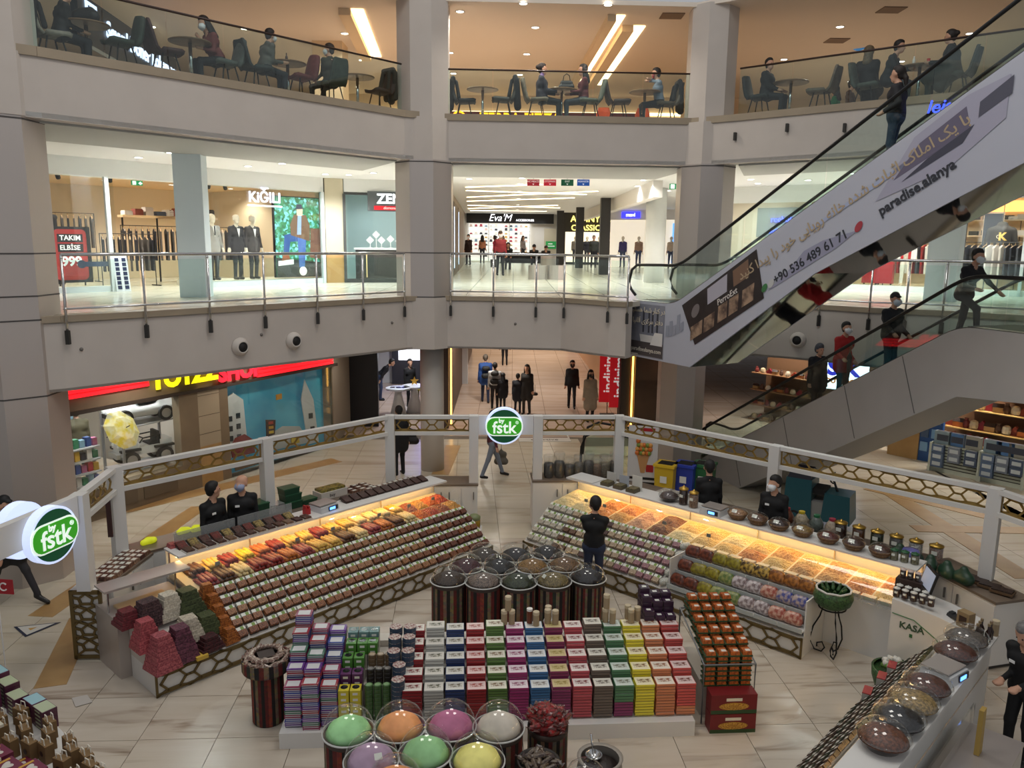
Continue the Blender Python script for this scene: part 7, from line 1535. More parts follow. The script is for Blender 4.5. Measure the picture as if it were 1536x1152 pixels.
for r in range(5):
    f=(r+.5)/5;o=tag(put('white_bag',nets_mesh('white_bag',[((-.02,-.04,.04),(.02,.04,.04),.06,.06,0)],[rough_mat((206,206,198),(170,170,160),40)],.015),None,FR(.5,.29+.76*f,.335+.57*f),FR.a),'clear bag of white sweets edging the nut counter rack','bag','white bags edging the nut counter rack')
# shelves of snack bags
T=thing('snack_shelves','white stepped shelves of snack bags in front of the nut case','shelf unit',FR(1.75,.28,0),FR.a)
shelf_s=[(.1,.44),(.33,.62),(.56,.80)]
for n_,h_ in shelf_s:
    Bm(kw_).box((0,n_,h_-.03),(2.3,.26,.02)).obj('shelf_board',T)
    for k in range(6):Bm(M((176,182,180),.5)).box((-1.15+.384*(k+.5),n_-.13,h_-.04),(.37,.012,.07)).obj('front_lip',T)
Bm(kw_).box((-1.15,.4,.33),(.02,.7,.55)).box((-1.15,.4,.3),(.02,.7,.03)).obj('side_panel',T);Bm(kw_).box((1.15,.4,.33),(.02,.7,.55)).obj('side_panel',T)
bag_kinds=[((70,36,28),(120,60,40),'dark brown'),((150,140,40),(110,96,30),'mustard yellow'),((84,110,60),(150,150,90),'green'),((196,160,70),(60,40,20),'gold and black'),((176,112,44),(110,64,24),'amber'),((110,90,90),(200,190,190),'grey chocolate'),((150,60,44),(200,160,140),'red and white'),((40,60,140),(180,160,150),'blue')]
bag_me=[nets_mesh('snack_bag',[((-.08,0,.08),(.08,0,.08),.07,.07,0),((-.07,.02,.15),(.07,.02,.15),.05,.05,0)],[M(c1,.3,noise=(18,c2,.5))],.018,.05) for c1,c2,_ in bag_kinds]
pat=[[0,0,1,2,2,5,5,6,6],[0,1,1,2,5,5,6,7,7],[0,0,1,1,3,3,4,4,4]]
for r,(n_,h_) in enumerate(shelf_s):
    for i in range(9):
        k=pat[r][i];o=tag(put('snack_bag',bag_me[k],None,FR(.72+.245*i+.02,.28+n_,h_-.01),FR.a+rnd.uniform(-.15,.15)),bag_kinds[k][2]+' snack bag on the ' +['lowest','middle','top'][r]+' stepped shelf','snack bag',bag_kinds[k][2]+' snack bags ' +'abc'[r])
# ---- nut heaps in the right case
nb_=[2,2,3,3,5,4,0,0,2,0,1,0,1,0,3];nf_=[2,2,3,1,5,4,2,0,0,3,0,1,1,3,0]
for i in range(15):
    for row,lst in ((0,nf_),(1,nb_)):
        k=lst[i];o=tag(put('nut_heap',nut_me[k],None,FR(-2.36+.437*i,.27+.78+.2+.39*row,.925+.046*row),FR.a),nutc[k][2]+' heap of nuts in the ' +('front' if row == 0 else 'back')+' row of the lit nut case','nuts',nutc[k][2]+' nut heaps ' +'fb'[row]);o.rotation_euler=(.117,0,FR.a)
        if row == 0 and i in (1,2,5,7):ptag(FR,-2.36+.437*i+.15,1.12,1.1,'small grey price tag among the nut heaps','price tags in the nut case')
divm=Bm(glass_mat('frosted',(.9,.9,.9),.2,.3,diff=.25)).box((0,0,0),(.2,.1,.1)).mat(M((150,156,140),.4)).box((0,-.052,.05),(.11,.006,.045)).mesh('bin')
for i in range(14):tag(put('acrylic_bin',divm,None,FR(.72+.235*i,.27+.73,.86),FR.a),'small clear acrylic bin with label along the nut case front','bin','acrylic bins along the nut case')
# ---- domed baskets, jars
wick=rough_mat((140,106,66),(96,68,40),60,.8)
def domed(lab,p,r,colr,c2,rz=0,group=None,basket=True,hgt=.1,lid_h=None,label=True):
    T=thing('domed_basket',lab,'domed basket' if basket else 'domed bowl',p,rz,group)
    Bm(wick if basket else CLEAR).lathe([(r*.62,0),(r*.85,hgt*.5),(r,hgt),(r*1.03,hgt+.01),(r*.97,hgt+.012),(r*.8,hgt*.55)],n=24,cap=False).mat(wick if basket else M((60,50,44),.6)).lathe([(r*.62,0),(r*.62,.006)],n=24).obj('basket' if basket else 'bowl',T,smooth=True)
    Bm(rough_mat(colr,c2,40,1.0)).lathe([(r*.95,hgt-.03),(r*.8,hgt+.02),(r*.45,hgt+.06),(.01,hgt+.07)],n=24).obj('contents',T,smooth=True)
    dh=lid_h or r*.62;Bm(CLEAR).lathe([(r*1.05,hgt),(r*1.02,hgt+.03),(r*.93,hgt+dh*.45),(r*.72,hgt+dh*.75),(r*.4,hgt+dh*.94),(r*.06,hgt+dh),(r*.06,hgt+dh+.02),(.002,hgt+dh+.02)],n=28,cap=False).obj('clear_dome',T,smooth=True)
    if label:o=Bm(lab_w).box((0,0,0),(.09,.004,.06)).obj('label_card',T,loc=(0,-r*.84,hgt+dh*.42));o.rotation_euler=(-.7,0,0)
    return T
for i,(t_,c1,c2,nm) in enumerate(((1.05,(190,150,110),(140,100,70),'pale'),(1.42,(120,84,56),(80,50,34),'brown'),(1.8,(70,44,36),(40,24,20),'dark'),(2.2,(160,130,70),(110,84,40),'golden'),(2.62,(110,50,40),(70,30,26),'reddish'),(3.02,(80,46,36),(50,28,22),'chestnut'),(3.42,(96,60,44),(60,36,28),'dark tan'))):
    domed('wicker basket of ' +nm+' sweets under a clear dome on the nut counter shelf',FR(t_,1.72,1.33),.17,c1,c2,FR.a)
domed('flat clear-domed cake plate beside the gold-lidded jars',FR(-.32,1.72,1.33),.19,(80,60,54),(50,36,34),FR.a,basket=False,label=False)
jg=glass_mat('jar_glass',(.96,.97,.96),.3)
goldlid=M((186,150,70),.3,.8)
def jar(lab,p,colr,c2,r=.085,h=.24,lid=goldlid,group=None,rz=0,nm='jar'):
    T=thing(nm,lab,'jar',p,rz,group);Bm(rough_mat(colr,c2,40,.8)).lathe([(r*.93,.008),(r*.93,h*.86)],n=18).obj('contents',T,smooth=False);Bm(jg).lathe([(r,0),(r,h*.92),(r*.9,h*.97)],n=20,cap=False).obj('glass',T,smooth=True)
    Bm(lid).lathe([(r*.95,h*.94),(r*1.03,h*.95),(r*1.03,h*1.02),(r*.5,h*1.1),(r*.15,h*1.12),(r*.15,h*1.2),(.004,h*1.2)],n=18).obj('lid',T,smooth=True);Bm(lab_w).box((0,-r*1.01,h*.5),(r*.8,.004,r*.6)).obj('label',T);return T
jar('tall gold-lidded jar of dark sweets beside the scale',FR(-.02,1.72,1.33),(64,36,26),(40,22,18),.085,.3,rz=FR.a);jar('tall gold-lidded jar of beige sweets beside the scale',FR(.2,1.7,1.33),(150,120,96),(110,80,60),.085,.28,rz=FR.a)
scale('white weighing scale with lit blue display on the nut counter shelf',FR(.62,1.7,1.33),FR.a)
for i in range(3):jar('green-lidded jar at the cash desk end of the nut shelf',FR(3.68+.14*i-.06,1.72+.02*i,1.33),(130,124,90),(90,84,60),.06,.16,M((40,90,56),.4),'green-lidded jars',FR.a)
o3=[('open box of seeds with card sign, first',-1.7),('open box of seeds with card sign, second',-1.4),('open box of seeds with card sign, third',-1.1)]
for i,(lab,t_) in enumerate(o3):
    T=thing('sample_box','open sample box with ' +['grey','blue-grey','white'][i]+' card on the nut counter shelf','box',FR(t_,1.7,1.33),FR.a);Bm(M((90,80,60),.5)).box((0,0,0),(.2,.22,.06)).mat(rough_mat((120,110,76),(80,70,44))).box((0,0,.06),(.17,.19,.02)).obj('box',T);Bm(M([(190,190,186),(170,176,186),(214,212,204)][i],.5)).box((.02,.1,.0),(.22,.012,.24+.05*(i == 2))).obj('card',T)
tag(Bm(kw_).box((0,0,0),(.62,.4,.02)).obj('white_tray',loc=FR(-2.25,1.72,1.33),rz=FR.a),'flat white board at the far end of the nut counter shelf','board')
# rear counter: jars and jugs
rc=[((60,34,26),'dark brown'),((120,70,36),'amber'),((50,62,36),'olive'),((110,106,100),'grey'),((206,204,200),'white'),((170,140,126),'pinkish')]
for i,(c_,nm) in enumerate(rc):jar('gold-lidded jar of ' +nm+' spice on the rear counter',FR(2.42+.3*i,2.8,1.065),c_,tuple(int(v*.7) for v in c_),.105,.27,rz=FR.a)
for i,(c_,lc,nm) in enumerate((((120,70,50),(150,40,44),'red-capped amber'),((190,176,150),(206,180,40),'yellow-capped'),((100,110,104),(40,110,70),'green-capped'),((176,160,140),(160,50,70),'pink-capped'))):
    T=thing('plastic_jug',nm+' round plastic jug behind the masked salesman','jug',FR(1.36+.27*i+.1,2.8,1.065),FR.a);Bm(M(c_,.3,noise=(20,tuple(int(v*.75) for v in c_),.4))).lathe([(.08,0),(.115,.05),(.12,.16),(.07,.24),(.05,.26)],n=18).obj('jug_body',T,smooth=True);Bm(M(lc,.4)).lathe([(.055,.26),(.055,.3)],n=14).obj('cap',T)
for i in range(5):
    tag(put('green_bag',nets_mesh('green_bag',[((-.06,0,.1),(.06,0,.1),.1,.1,0),((0,0,.2),(0,0,.22),.07,.06,0)],[M((34,62,44),.4)],.02,.05),None,(*Fr((6.3,11.75),-60)(.0+.26*(i-1),.05,0)[:2],L0+1.06),i*.5),'dark green gift bag on the corner counter by the water dispenser','gift bag','dark green gift bags')
packets(FR,-1.2,-.1,2.6,2.95,1.065,5,3,'pale packet on the rear counter near the bins','pale packets on the rear counter',meshes=[Bm(rough_mat((196,190,180),(150,140,128))).box((0,0,0),(.2,.14,.05),top=(.85,.8)).mesh('packet')])
FQ=Fr((6.6,12.0),-75)
for i in range(4):tag(Bm(BROWNT).box((0,0,0),(.3,.2,.03)).mat(rough_mat((60,44,38),(36,26,24))).box((0,0,.03),(.26,.16,.02)).obj('sample_plate',loc=FQ(.7+.2*i,.15+.02*i,1.055+.006*i),rz=FQ.a+.5),'dark chocolate tray leaning over its neighbour on the corner cabinet','tray','chocolate trays on the corner cabinet')
# clear spice sacks on the back cabinet
for i,(u,c_,nm) in enumerate(((.56,(70,72,58),'olive grey'),(.8,(34,30,34),'black'),(1.02,(64,58,48),'dark grey'),(1.23,(44,40,42),'charcoal'),(1.44,(96,86,72),'taupe'),(1.64,(84,74,66),'brown grey'),(1.82,(130,98,70),'tan'),(1.98,(126,112,84),'straw'),(2.2,(74,66,54),'moss'))):
    T=thing('spice_sack','clear plastic sack of ' +nm+' spice on the white cabinet','sack',FK(u,.08,1.125),rnd.random());hh=.34+.05*(i % 3)
    Bm(rough_mat(c_,tuple(int(v*.65) for v in c_),40,.8)).lathe([(.085,0),(.105,.05),(.108,hh*.7),(.09,hh*.8),(.02,hh*.82)],n=14).obj('contents',T,smooth=True);Bm(FILM).lathe([(.09,0),(.112,.05),(.116,hh*.75),(.1,hh*.95),(.12,hh*1.15),(.1,hh*1.25)],n=14,cap=False).obj('plastic_bag',T,smooth=True)
# ================================================================== kilim drums
def kilim(key,cols,n):
    m=M(cols[0],.8,key=key);nt,b=nodes_of(m);tc=nt.nodes.new('ShaderNodeTexCoord');g=nt.nodes.new('ShaderNodeTexGradient');g.gradient_type='RADIAL'
    mu_=nt.nodes.new('ShaderNodeMath');mu_.operation='MULTIPLY';mu_.inputs[1].default_value=n;fr_=nt.nodes.new('ShaderNodeMath');fr_.operation='FRACT';r=nt.nodes.new('ShaderNodeValToRGB');r.color_ramp.interpolation='CONSTANT'
    nt.links.new(tc.outputs['Object'],g.inputs[0]);nt.links.new(g.outputs['Fac'],mu_.inputs[0]);nt.links.new(mu_.outputs[0],fr_.inputs[0]);nt.links.new(fr_.outputs[0],r.inputs[0])
    e=r.color_ramp.elements;e[0].color=lin(cols[0]);e[1].position=1/len(cols);e[1].color=lin(cols[1])
    for i in range(2,len(cols)):k=e.new(i/len(cols));k.color=lin(cols[i])
    ck=nt.nodes.new('ShaderNodeTexVoronoi');ck.distance='MANHATTAN';ck.inputs['Scale'].default_value=22;mx=nt.nodes.new('ShaderNodeMix');mx.data_type='RGBA';mx.blend_type='MULTIPLY';mx.inputs[0].default_value=.45
    nt.links.new(tc.outputs['Object'],ck.inputs['Vector']);nt.links.new(r.outputs[0],mx.inputs[6]);nt.links.new(ck.outputs['Color'],mx.inputs[7]);nt.links.new(mx.outputs[2],b.inputs['Base Color']);return m
KR,KB,KC,KG=(104,34,28),(30,24,22),(128,110,84),(46,52,40)
kil=[kilim('kilim_a',[KR,KC,KB,KC,KR,KG,KC,KB],4),kilim('kilim_b',[KR,KB,KR,(140,60,44),KB,KC],5),kilim('kilim_c',[KB,KC,KR,KC,KB,KR,KC,KB],6)]
def drum(lab,x,y,colr,c2,k,r=.265,h=.88,dome=True,rz=0.0,fill=.02,tag_=True,dh=.19):
    T=thing('kilim_drum',lab,'spice drum',(x,y,L0),rz);Bm(kil[k]).lathe([(r*.97,0),(r,.02),(r,h-.04),(r*.98,h-.03)],n=32).obj('drum',T,smooth=False);Bm(M((60,46,38),.6)).lathe([(r*1.01,h-.06),(r*1.02,h),(r*.95,h)],n=32,cap=False).obj('rim',T,smooth=True)
    hp=Bm(rough_mat(colr,c2,50,.6,.85) if 'powder' not in lab else M(colr,.9,noise=(5,c2,.3))).lathe([(r*.97,h-.02),(r*.8,h+dh*.28),(r*.5,h+dh*.52),(r*.2,h+dh*.62),(.004,h+dh*.63)],n=32).obj('contents',T,smooth=True)
    if dome:
        Bm(CLEAR).lathe([(r*1.06,h+.0),(r*1.05,h+.02),(r*.98,h+dh*.45),(r*.82,h+dh*.8),(r*.55,h+dh*1.05),(r*.25,h+dh*1.15),(r*.07,h+dh*1.17),(r*.06,h+dh*1.22),(.003,h+dh*1.22)],n=32,cap=False).obj('clear_dome',T,smooth=True);Bm(M((200,200,196),.3)).lathe([(r*1.05,h-.005),(r*1.09,h),(r*1.09,h+.012),(r*1.04,h+.014)],n=32,cap=False).obj('dome_edge',T,smooth=True)
        if tag_:o=Bm(lab_w).box((0,0,0),(.075,.004,.06)).obj('label_card',T,loc=(r*.15,-r*.8,h+dh*.62));o.rotation_euler=(-.75,0,0)
    return T
dr=[((673,870),(70,52,36),'brown',0,0),((725,873),(130,112,100),'pinkish grey',1,1),((778,874),(58,66,40),'deep green',0,1),((830,872),(130,112,66),'golden',0,1),((882,867),(40,36,38),'deep black',2,0),((699,851),(74,26,32),'dark red',1,0),((749,852),(36,32,32),'blackish',0,0),((799,851),(150,110,54),'ochre',1,1),((847,849),(124,90,54),'tan',2,0),((727,835),(70,58,44),'grey-brown',1,0),((774,834),(44,40,42),'charcoal',2,0),((821,831),(38,34,36),'jet black',0,0)]
for (px,py),c_,nm,k,tg in dr:
    p=at(px,py,L0+.88);drum('kilim-covered drum of ' +nm+' dry goods under a clear dome',p.x,p.y,c_,tuple(int(v*.65) for v in c_),k,rz=rnd.uniform(0,6),tag_=bool(tg))
p=at(823,925,L0+.55);T=thing('carrier_bag','white plastic carrier bag hanging on the front drums','bag',(p.x,p.y-.28,L0+.42),.05)
put('bag_body',nets_mesh('bag',[((-.07,0,.06),(.07,0,.06),.055,.055,0),((-.05,0,.2),(.05,0,.2),.045,.045,0),((-.05,0,.25),(-.01,.01,.42),.02,.01,0),((.05,0,.25),(.01,.01,.42),.02,.01,0)],[M((196,198,194),.4)],.014,.03),T)
# front domes of coloured powder
for (px,py),c_,nm in (((523,1098),(150,206,140),'pale green powder by the yellow boxes'),((600,1092),(226,150,90),'orange powder'),((676,1090),(176,96,132),'pink powder'),((748,1092),(190,180,166),'white powder'),((557,1142),(160,132,156),'lilac powder'),((638,1131),(136,186,126),'green powder between lilac and yellow'),((716,1142),(226,216,120),'yellow powder'),((592,1178),(206,130,70),'apricot powder in front of lilac and green')):
    p=at(px,py,L0+.9);drum('drum of ' +nm+' under a big clear dome',p.x,p.y,tuple(min(255,int(v*1.08+12)) for v in c_),c_,1,.258,.9,rz=rnd.uniform(0,6),tag_=nm.startswith(('yellow','lilac','white powder x')),dh=.24)
def wrapped(lab,group,p,c1,c2,rz,tl):
    k=('wrap',c1)
    if k not in bx_me:bx_me[k]=Bm(M(c1,.25,noise=(30,c2,.5))).tube([(-.07,0,0),(-.05,0,0),(.05,0,0),(.07,0,0)],[.02,.026,.026,.02],8).mat(M(c2,.25)).add([(-.07,-.005,0),(-.1,-.03,.01),(-.1,.03,-.01),(-.07,.005,0)],[(0,1,2,3)]).add([(.07,-.005,0),(.1,-.03,.01),(.1,.03,-.01),(.07,.005,0)],[(3,2,1,0)]).mesh('candy')
    o=tag(put('wrapped_candy',bx_me[k],None,p),lab,'candy',group);o.rotation_euler=(rnd.uniform(-.4,.4),tl,rz);return o
p=at(822,1080,L0+.86);drum('kilim drum heaped with red wrapped candy',p.x,p.y,(120,30,30),(80,20,20),0,.22,.8,dome=False,dh=.22)
for i in range(46):
    a=i*2.399;q=.21*math.sqrt(i/46);wrapped('red wrapped candy heaped on the kilim drum','red candies',(p.x+q*math.cos(a),p.y+q*math.sin(a),L0+.83+.17*(1-(q/.22) ** 2)),(150,34,36),(90,60,56),a+PI/2+rnd.uniform(-.7,.7),rnd.uniform(-.2,.2)).scale=(1.3,1.3,1.3)
p=at(808,1142,L0+.85);T=thing('candy_basket','dark basket of brown wrapped bars between yellow dome and red candy','basket',(p.x,p.y,L0));Bm(kil[2]).lathe([(.2,0),(.2,.8)],n=28).obj('drum',T);Bm(M((40,34,30),.6)).lathe([(.19,.78),(.22,.86),(.2,.86),(.17,.79)],n=28,cap=False).obj('basket_rim',T,smooth=True)
for i in range(22):
    a=i*2.399;q=.17*math.sqrt(i/22);wrapped('brown wrapped bar in the dark basket','brown bars',(p.x+q*math.cos(a),p.y+q*math.sin(a),L0+.84+.07*(1-q/.2)),(110,96,80),(60,44,40),a*.3,rnd.uniform(-.4,.4))
p=at(900,1140,L0+.72);T=thing('spice_sack','open sack of dark leaves with metal scoop','sack',(p.x,p.y,L0));Bm(M((150,142,132),.7)).lathe([(.2,0),(.24,.2),(.24,.6),(.22,.72),(.24,.76),(.2,.75)],n=24,cap=False).obj('sack_cloth',T,smooth=True);Bm(rough_mat((44,30,26),(28,20,18),50)).lathe([(.21,.6),(.19,.66),(.1,.7),(.003,.71)],n=24).obj('tea',T,smooth=True);Bm(CHROME).lathe([(.002,.70),(.08,.72),(.09,.75)],(-.06,.05,0),16,cap=False).tube([(-.06,.05,.73),(-.09,.1,.95)],.012,6).obj('scoop',T,smooth=True)
p=at(878,1172,L0+.85);drum('drum under a clear dome beside the tea sack',p.x,p.y,(90,70,60),(60,46,40),2,.2,.84,tag_=False)
# pedestal of foil candies left of the box stand
T=thing('kilim_pedestal','kilim patterned pedestal with wide ring tray','pedestal',(-3.03,9.15,L0));Bm(kil[1]).lathe([(.19,0),(.2,.02),(.2,.72)],n=28).obj('column',T);Bm(kil[0]).lathe([(.2,.68),(.29,.7),(.3,.72),(.3,.86),(.28,.86),(.27,.76),(.1,.76)],n=28,cap=False).obj('ring_tray',T)
Bm(M((50,34,28),.6)).box((0,0,.76),(.2,.2,.14),.5).obj('inner_box',T)
for i in range(40):
    a=i*2*PI/20+(.15 if i >= 20 else 0);q=.24 if i < 20 else .18;wrapped('silver foil candy in the pedestal ring tray','foil candies',(-3.03+q*math.cos(a),9.15+q*math.sin(a),L0+(.85 if i < 20 else .9)),(190,176,160),(120,90,80),a+1.2,rnd.uniform(-.5,.5))
# ================================================================== central stand of boxed sweets
T=thing('box_stand','long low white plinth with steps under the boxed sweets','display stand',FC(2.5,1.0,0),FC.a)
Bm(kw_).box((-1.27,0,0),(2.5,1.9,.2)).obj('plinth_half',T);Bm(kw_).box((1.27,0,0),(2.5,1.9,.2)).obj('plinth_half',T)
for k in range(1,5):Bm(kw_in).box((.0,-.62+.215*k+.04,.2),(5.0,.2,.35+.085*k-.12)).obj('riser',T)
BXW,BXD,BXH=.232,.19,.038
def sweets_box(edge,top,pic,key):
    b=Bm(M(edge,.4)).box((0,0,0),(BXW,BXD,BXH-.003));b.mat(M(tuple(min(255,int(c*.55)) for c in edge),.5)).box((0,-BXD/2-.0005,.003),(BXW*.98,.001,.006));b.mat(M(top,.3)).box((0,0,BXH-.003),(BXW*.95,BXD*.93,.001));b.mat(M(pic,.4,noise=(26,top,.6))).box((0,.005,BXH-.002),(BXW*.72,BXD*.42,.001));return b.mesh('sweets_box')
cols=[((150,36,44),(226,220,210),(120,40,40),'red'),((196,196,190),(214,210,200),(90,90,70),'white'),((44,62,110),(216,214,206),(120,110,90),'navy'),((156,40,46),(226,200,196),(160,70,60),'crimson'),((96,130,66),(224,220,204),(120,90,60),'leaf green'),((160,50,110),(226,214,218),(140,70,100),'magenta'),((60,110,160),(220,220,216),(130,120,110),'blue'),((136,50,96),(206,190,140),(150,130,60),'purple'),((190,80,90),(226,218,212),(120,60,60),'rose'),((110,96,86),(220,216,204),(100,90,80),'taupe'),((84,130,92),(206,214,206),(110,110,90),'mint'),((226,212,60),(230,222,190),(120,90,60),'yellow'),((206,130,90),(228,220,206),(140,90,60),'orange'),((200,84,80),(220,200,196),(110,60,50),'coral')]
cmesh=[sweets_box(a,b_,c_,k) for k,(a,b_,c_,_) in enumerate(cols)]
t_start=1.42;pitch=(5.06-t_start)/14
for ci,(_,_,_,nm) in enumerate(cols):
    t_=t_start+pitch*(ci+.5)
    for k in range(5):
        topz=.64+.085*k;nb=11 if k == 0 else 3;n_=.26+.215*k
        if k == 4 and ci in (1,4,9):nb=4
        for j in range(nb):
            zz=topz-(nb-j)*BXH+(BXH if (k == 4 and ci in (1,4,9)) else 0);p=FC(t_+rnd.uniform(-.004,.004),n_+rnd.uniform(-.006,.004),zz);kk=ci
            if ci == 10 and k == 0 and j < 5:kk=7
            if ci == 13 and k == 0 and j < 3:kk=12
            tag(put('sweets_box',cmesh[kk],None,p,FC.a),cols[kk][3]+' sweets box in the ' +nm+' column of the long stand','sweets box',cols[kk][3]+' boxes of the ' +nm+' column')
# thin multicoloured boxes at the left end
thin_c=[(96,50,130),(60,76,150),(140,44,80),(70,110,90),(110,60,150),(46,56,110),(150,50,60)]
thin=[Bm(M(c_,.35)).box((0,0,0),(.2,.165,.024)).mat(M((206,206,206),.4)).box((0,-.083,.004),(.18,.001,.008)).box((0,0,.024),(.15,.12,.001)).mesh('thin_box') for c_ in thin_c]
tn=['violet','blue','raspberry','teal','lilac','navy','red']
for ci,t_ in enumerate((.13,.35,.56)):
    for k in range(5):
        topz=[.74,.8,.74][ci]+([.0,.12,.24,.38,.52] if ci == 0 else [0,.08,.16,.24,.3])[k];n_=.24+.2*k;nb=int((topz-.2)/.026) if k == 0 else (9 if ci == 0 else 6)
        if ci == 1:n_ -= .06
        MBs=topz-nb*.026-.2
        if k and MBs > .02:Bm(kw_in).box((0,0,0),(.19,.18,MBs)).obj('riser',T,loc=T.matrix_world.inverted() @ FC(t_,n_,.2) if False else ((t_-2.5),n_-1.0,.2))
        for j in range(nb):
            c_=(j // 2+ci*2+k*3) % 7;p=FC(t_+rnd.uniform(-.004,.004),n_+rnd.uniform(-.005,.005),topz-(nb-j)*.026);tag(put('thin_box',thin[c_],None,p,FC.a),tn[c_]+' thin sweets box in the tall towers at the stand end','sweets box',tn[c_]+' thin boxes')
# windowed cartons, round tins, octagonal packs
def window_box(c_):return Bm(M(c_,.4)).box((0,0,0),(.125,.15,.075)).mat(M((30,30,32),.15)).lathe([(.045,.0752),(.045,.0765)],(0,.01,0),14).mat(M((226,224,214),.5)).box((0,-.0755,.015),(.06,.001,.03)).mesh('window_box')
wb={'yellow':window_box((206,190,50)),'purple':window_box((90,40,90)),'green':window_box((76,130,50)),'teal':window_box((110,140,140))}
for k,(nm,nb,topz) in enumerate((('yellow',6,.66),('purple',3,.76),('green',2,.86),('green',2,.95),('teal',1,1.0))):
    for cx in (.73,.87)+((1.0,) if k >= 3 else ()):
        for j in range(nb):tag(put('window_box',wb[nm],None,FC(cx+(.02 if k > 2 else 0),.25+.2*k,topz-(nb-j)*.076),FC.a),nm+' carton with round window ' +['at the stand front','behind the yellow ones','above the purple ones','in the higher green row','on the very top'][k],'carton',nm+' window cartons %d' % k)
        Bm(kw_in).box((0,0,0),(.12,.15,max(.02,topz-nb*.076-.2))).obj('riser',T,loc=(cx+(.02 if k > 2 else 0)-2.5,.25+.2*k-1.0,.2))
def tin(c_):return Bm(M(c_,.35)).lathe([(.046,0),(.05,.006),(.05,.044),(.046,.05)],n=16).mat(M(tuple(min(255,c+60) for c in c_),.3)).lathe([(.034,.0502),(.034,.052)],n=14).mesh('tin',False)
tm={'green':tin((64,96,50)),'black':tin((50,44,40)),'bronze':tin((110,90,66))}
for k,(nm,nb,topz) in enumerate((('green',9,.7),('black',4,.8),('bronze',3,.88))):
    for cx in (1.03,1.135,1.24):
        for j in range(nb):tag(put('round_tin',tm[nm],None,FC(cx,.24+.2*k,topz-(nb-j)*.052),FC.a),nm+' round tin in the stacks beside the yellow cartons','tin',nm+' tins')
        Bm(kw_in).box((0,0,0),(.1,.1,max(.02,topz-nb*.052-.2))).obj('riser',T,loc=(cx-2.5,.24+.2*k-1.0,.2))
octm=Bm(M((60,76,96),.4)).lathe([(.085,0),(.085,.055)],n=8).mat(M((200,190,180),.4,noise=(40,(130,70,70),.6))).lathe([(.084,.0555),(.084,.06)],n=8).mesh('octagon_pack')
for k,(nb,topz) in enumerate(((8,.76),(3,.84),(3,.92),(3,1.0),(2,1.04))):
    for cx in ((1.38,) if k < 2 else (1.3,1.48)):
        for j in range(nb):tag(put('octagon_pack',octm,None,FC(cx,.24+.2*k,topz-(nb-j)*.061),FC.a+.3),'eight-sided gift pack in the stacks between tins and red boxes','gift pack','eight-sided packs')
        Bm(kw_in).box((0,0,0),(.13,.13,max(.02,topz-nb*.061-.2))).obj('riser',T,loc=(cx-2.5,.24+.2*k-1.0,.2))
# cork-coloured tubes on the top tier
tube_me=Bm(M((160,140,110),.6)).lathe([(.042,0),(.042,.16)],n=16).mat(M((196,180,150),.6)).lathe([(.044,.15),(.044,.19),(.04,.195)],n=16).mesh('tube');amber=Bm(M((110,52,24),.3)).lathe([(.038,0),(.038,.17)],n=16).mat(M((230,226,220),.5)).lathe([(.04,.17),(.04,.2)],n=14).mesh('tube')
for t_,n_,z_,am in ((2.72,1.3,0,0),(2.82,1.3,0,0),(2.77,1.3,.196,0),(3.06,1.32,0,1),(3.14,1.24,0,0),(3.3,1.3,0,0),(3.4,1.27,0,0),(3.32,1.4,0,0),(4.08,1.3,0,0),(4.17,1.26,0,0),(4.09,1.3,.196,0),(4.42,1.26,0,0),(4.52,1.32,0,0),(4.4,1.38,0,0)):
    tag(put('amber_bottle' if am else 'gift_tube',amber if am else tube_me,None,FC(t_,n_-.14,0.981+z_)),'amber bottle with white cap among the cork tubes' if am else 'cork-coloured gift tube on the top tier of the stand','bottle' if am else 'gift tube',None if am else 'gift tubes on the stand')
# dark punnets, orange tray packs, red cartons
pun=Bm(M((58,36,56),.25)).box((0,0,0),(.13,.13,.07),top=(1.05,1.05)).mat(lab_w).box((0,0,.07),(.06,.05,.002)).mesh('punnet')
for i in range(3):
    for j in range(3):
        hgt=3+(j > 0)+(i == 0)
        for k in range(hgt):tag(put('dark_punnet',pun,None,FC(4.68+.15*i,1.22+.15*j,.82+.062*j+.074*k),FC.a),'dark purple punnet with small label stacked beside the orange packs','punnet','dark punnets')
Bm(kw_in).box((0,0,0),(.5,.5,.6)).obj('riser',T,loc=(4.83-2.5,1.37-1.0,.2))
FO=Fr((2.5,9.15),4.0)
T=thing('pack_rack','wire rack holding the orange tray packs beside the stand','rack',FO(.28,.6,0),FO.a);Bm(M((120,122,124),.4,.6)).tube([(-.33,-.58,0),(-.33,-.58,.8),(-.33,.55,1.02),(-.33,.55,0)],.012,5).tube([(.33,-.58,0),(.33,-.58,.8),(.33,.55,1.02),(.33,.55,0)],.012,5).tube([(-.33,-.58,.8),(.33,-.58,.8)],.012,5).tube([(-.33,.55,1.02),(.33,.55,1.02)],.012,5).obj('frame',T);Bm(kw_in).box((0,0.05,0),(.6,.9,.46)).obj('shelf_block',T)
opk=Bm(M((40,70,44),.4)).box((0,0,0),(.145,.15,.018)).mat(rough_mat((190,100,36),(140,66,24),40)).box((.008,0,.018),(.12,.13,.045),top=(.92,.92)).mat(M((220,216,206),.4)).box((.02,-.02,.0635),(.06,.05,.002)).mesh('orange_pack')
for i in range(4):
    for j in range(6):
        nb=7 if j == 0 else 3
        for k in range(nb):tag(put('orange_pack',opk,None,FO(.03+.155*i,.1+.17*j,.5+.07*j+.066*(k+(0 if j == 0 else 4))),FO.a+rnd.uniform(-.05,.05)),'orange and green tray pack in the stack at the stand end','tray pack','orange tray packs')
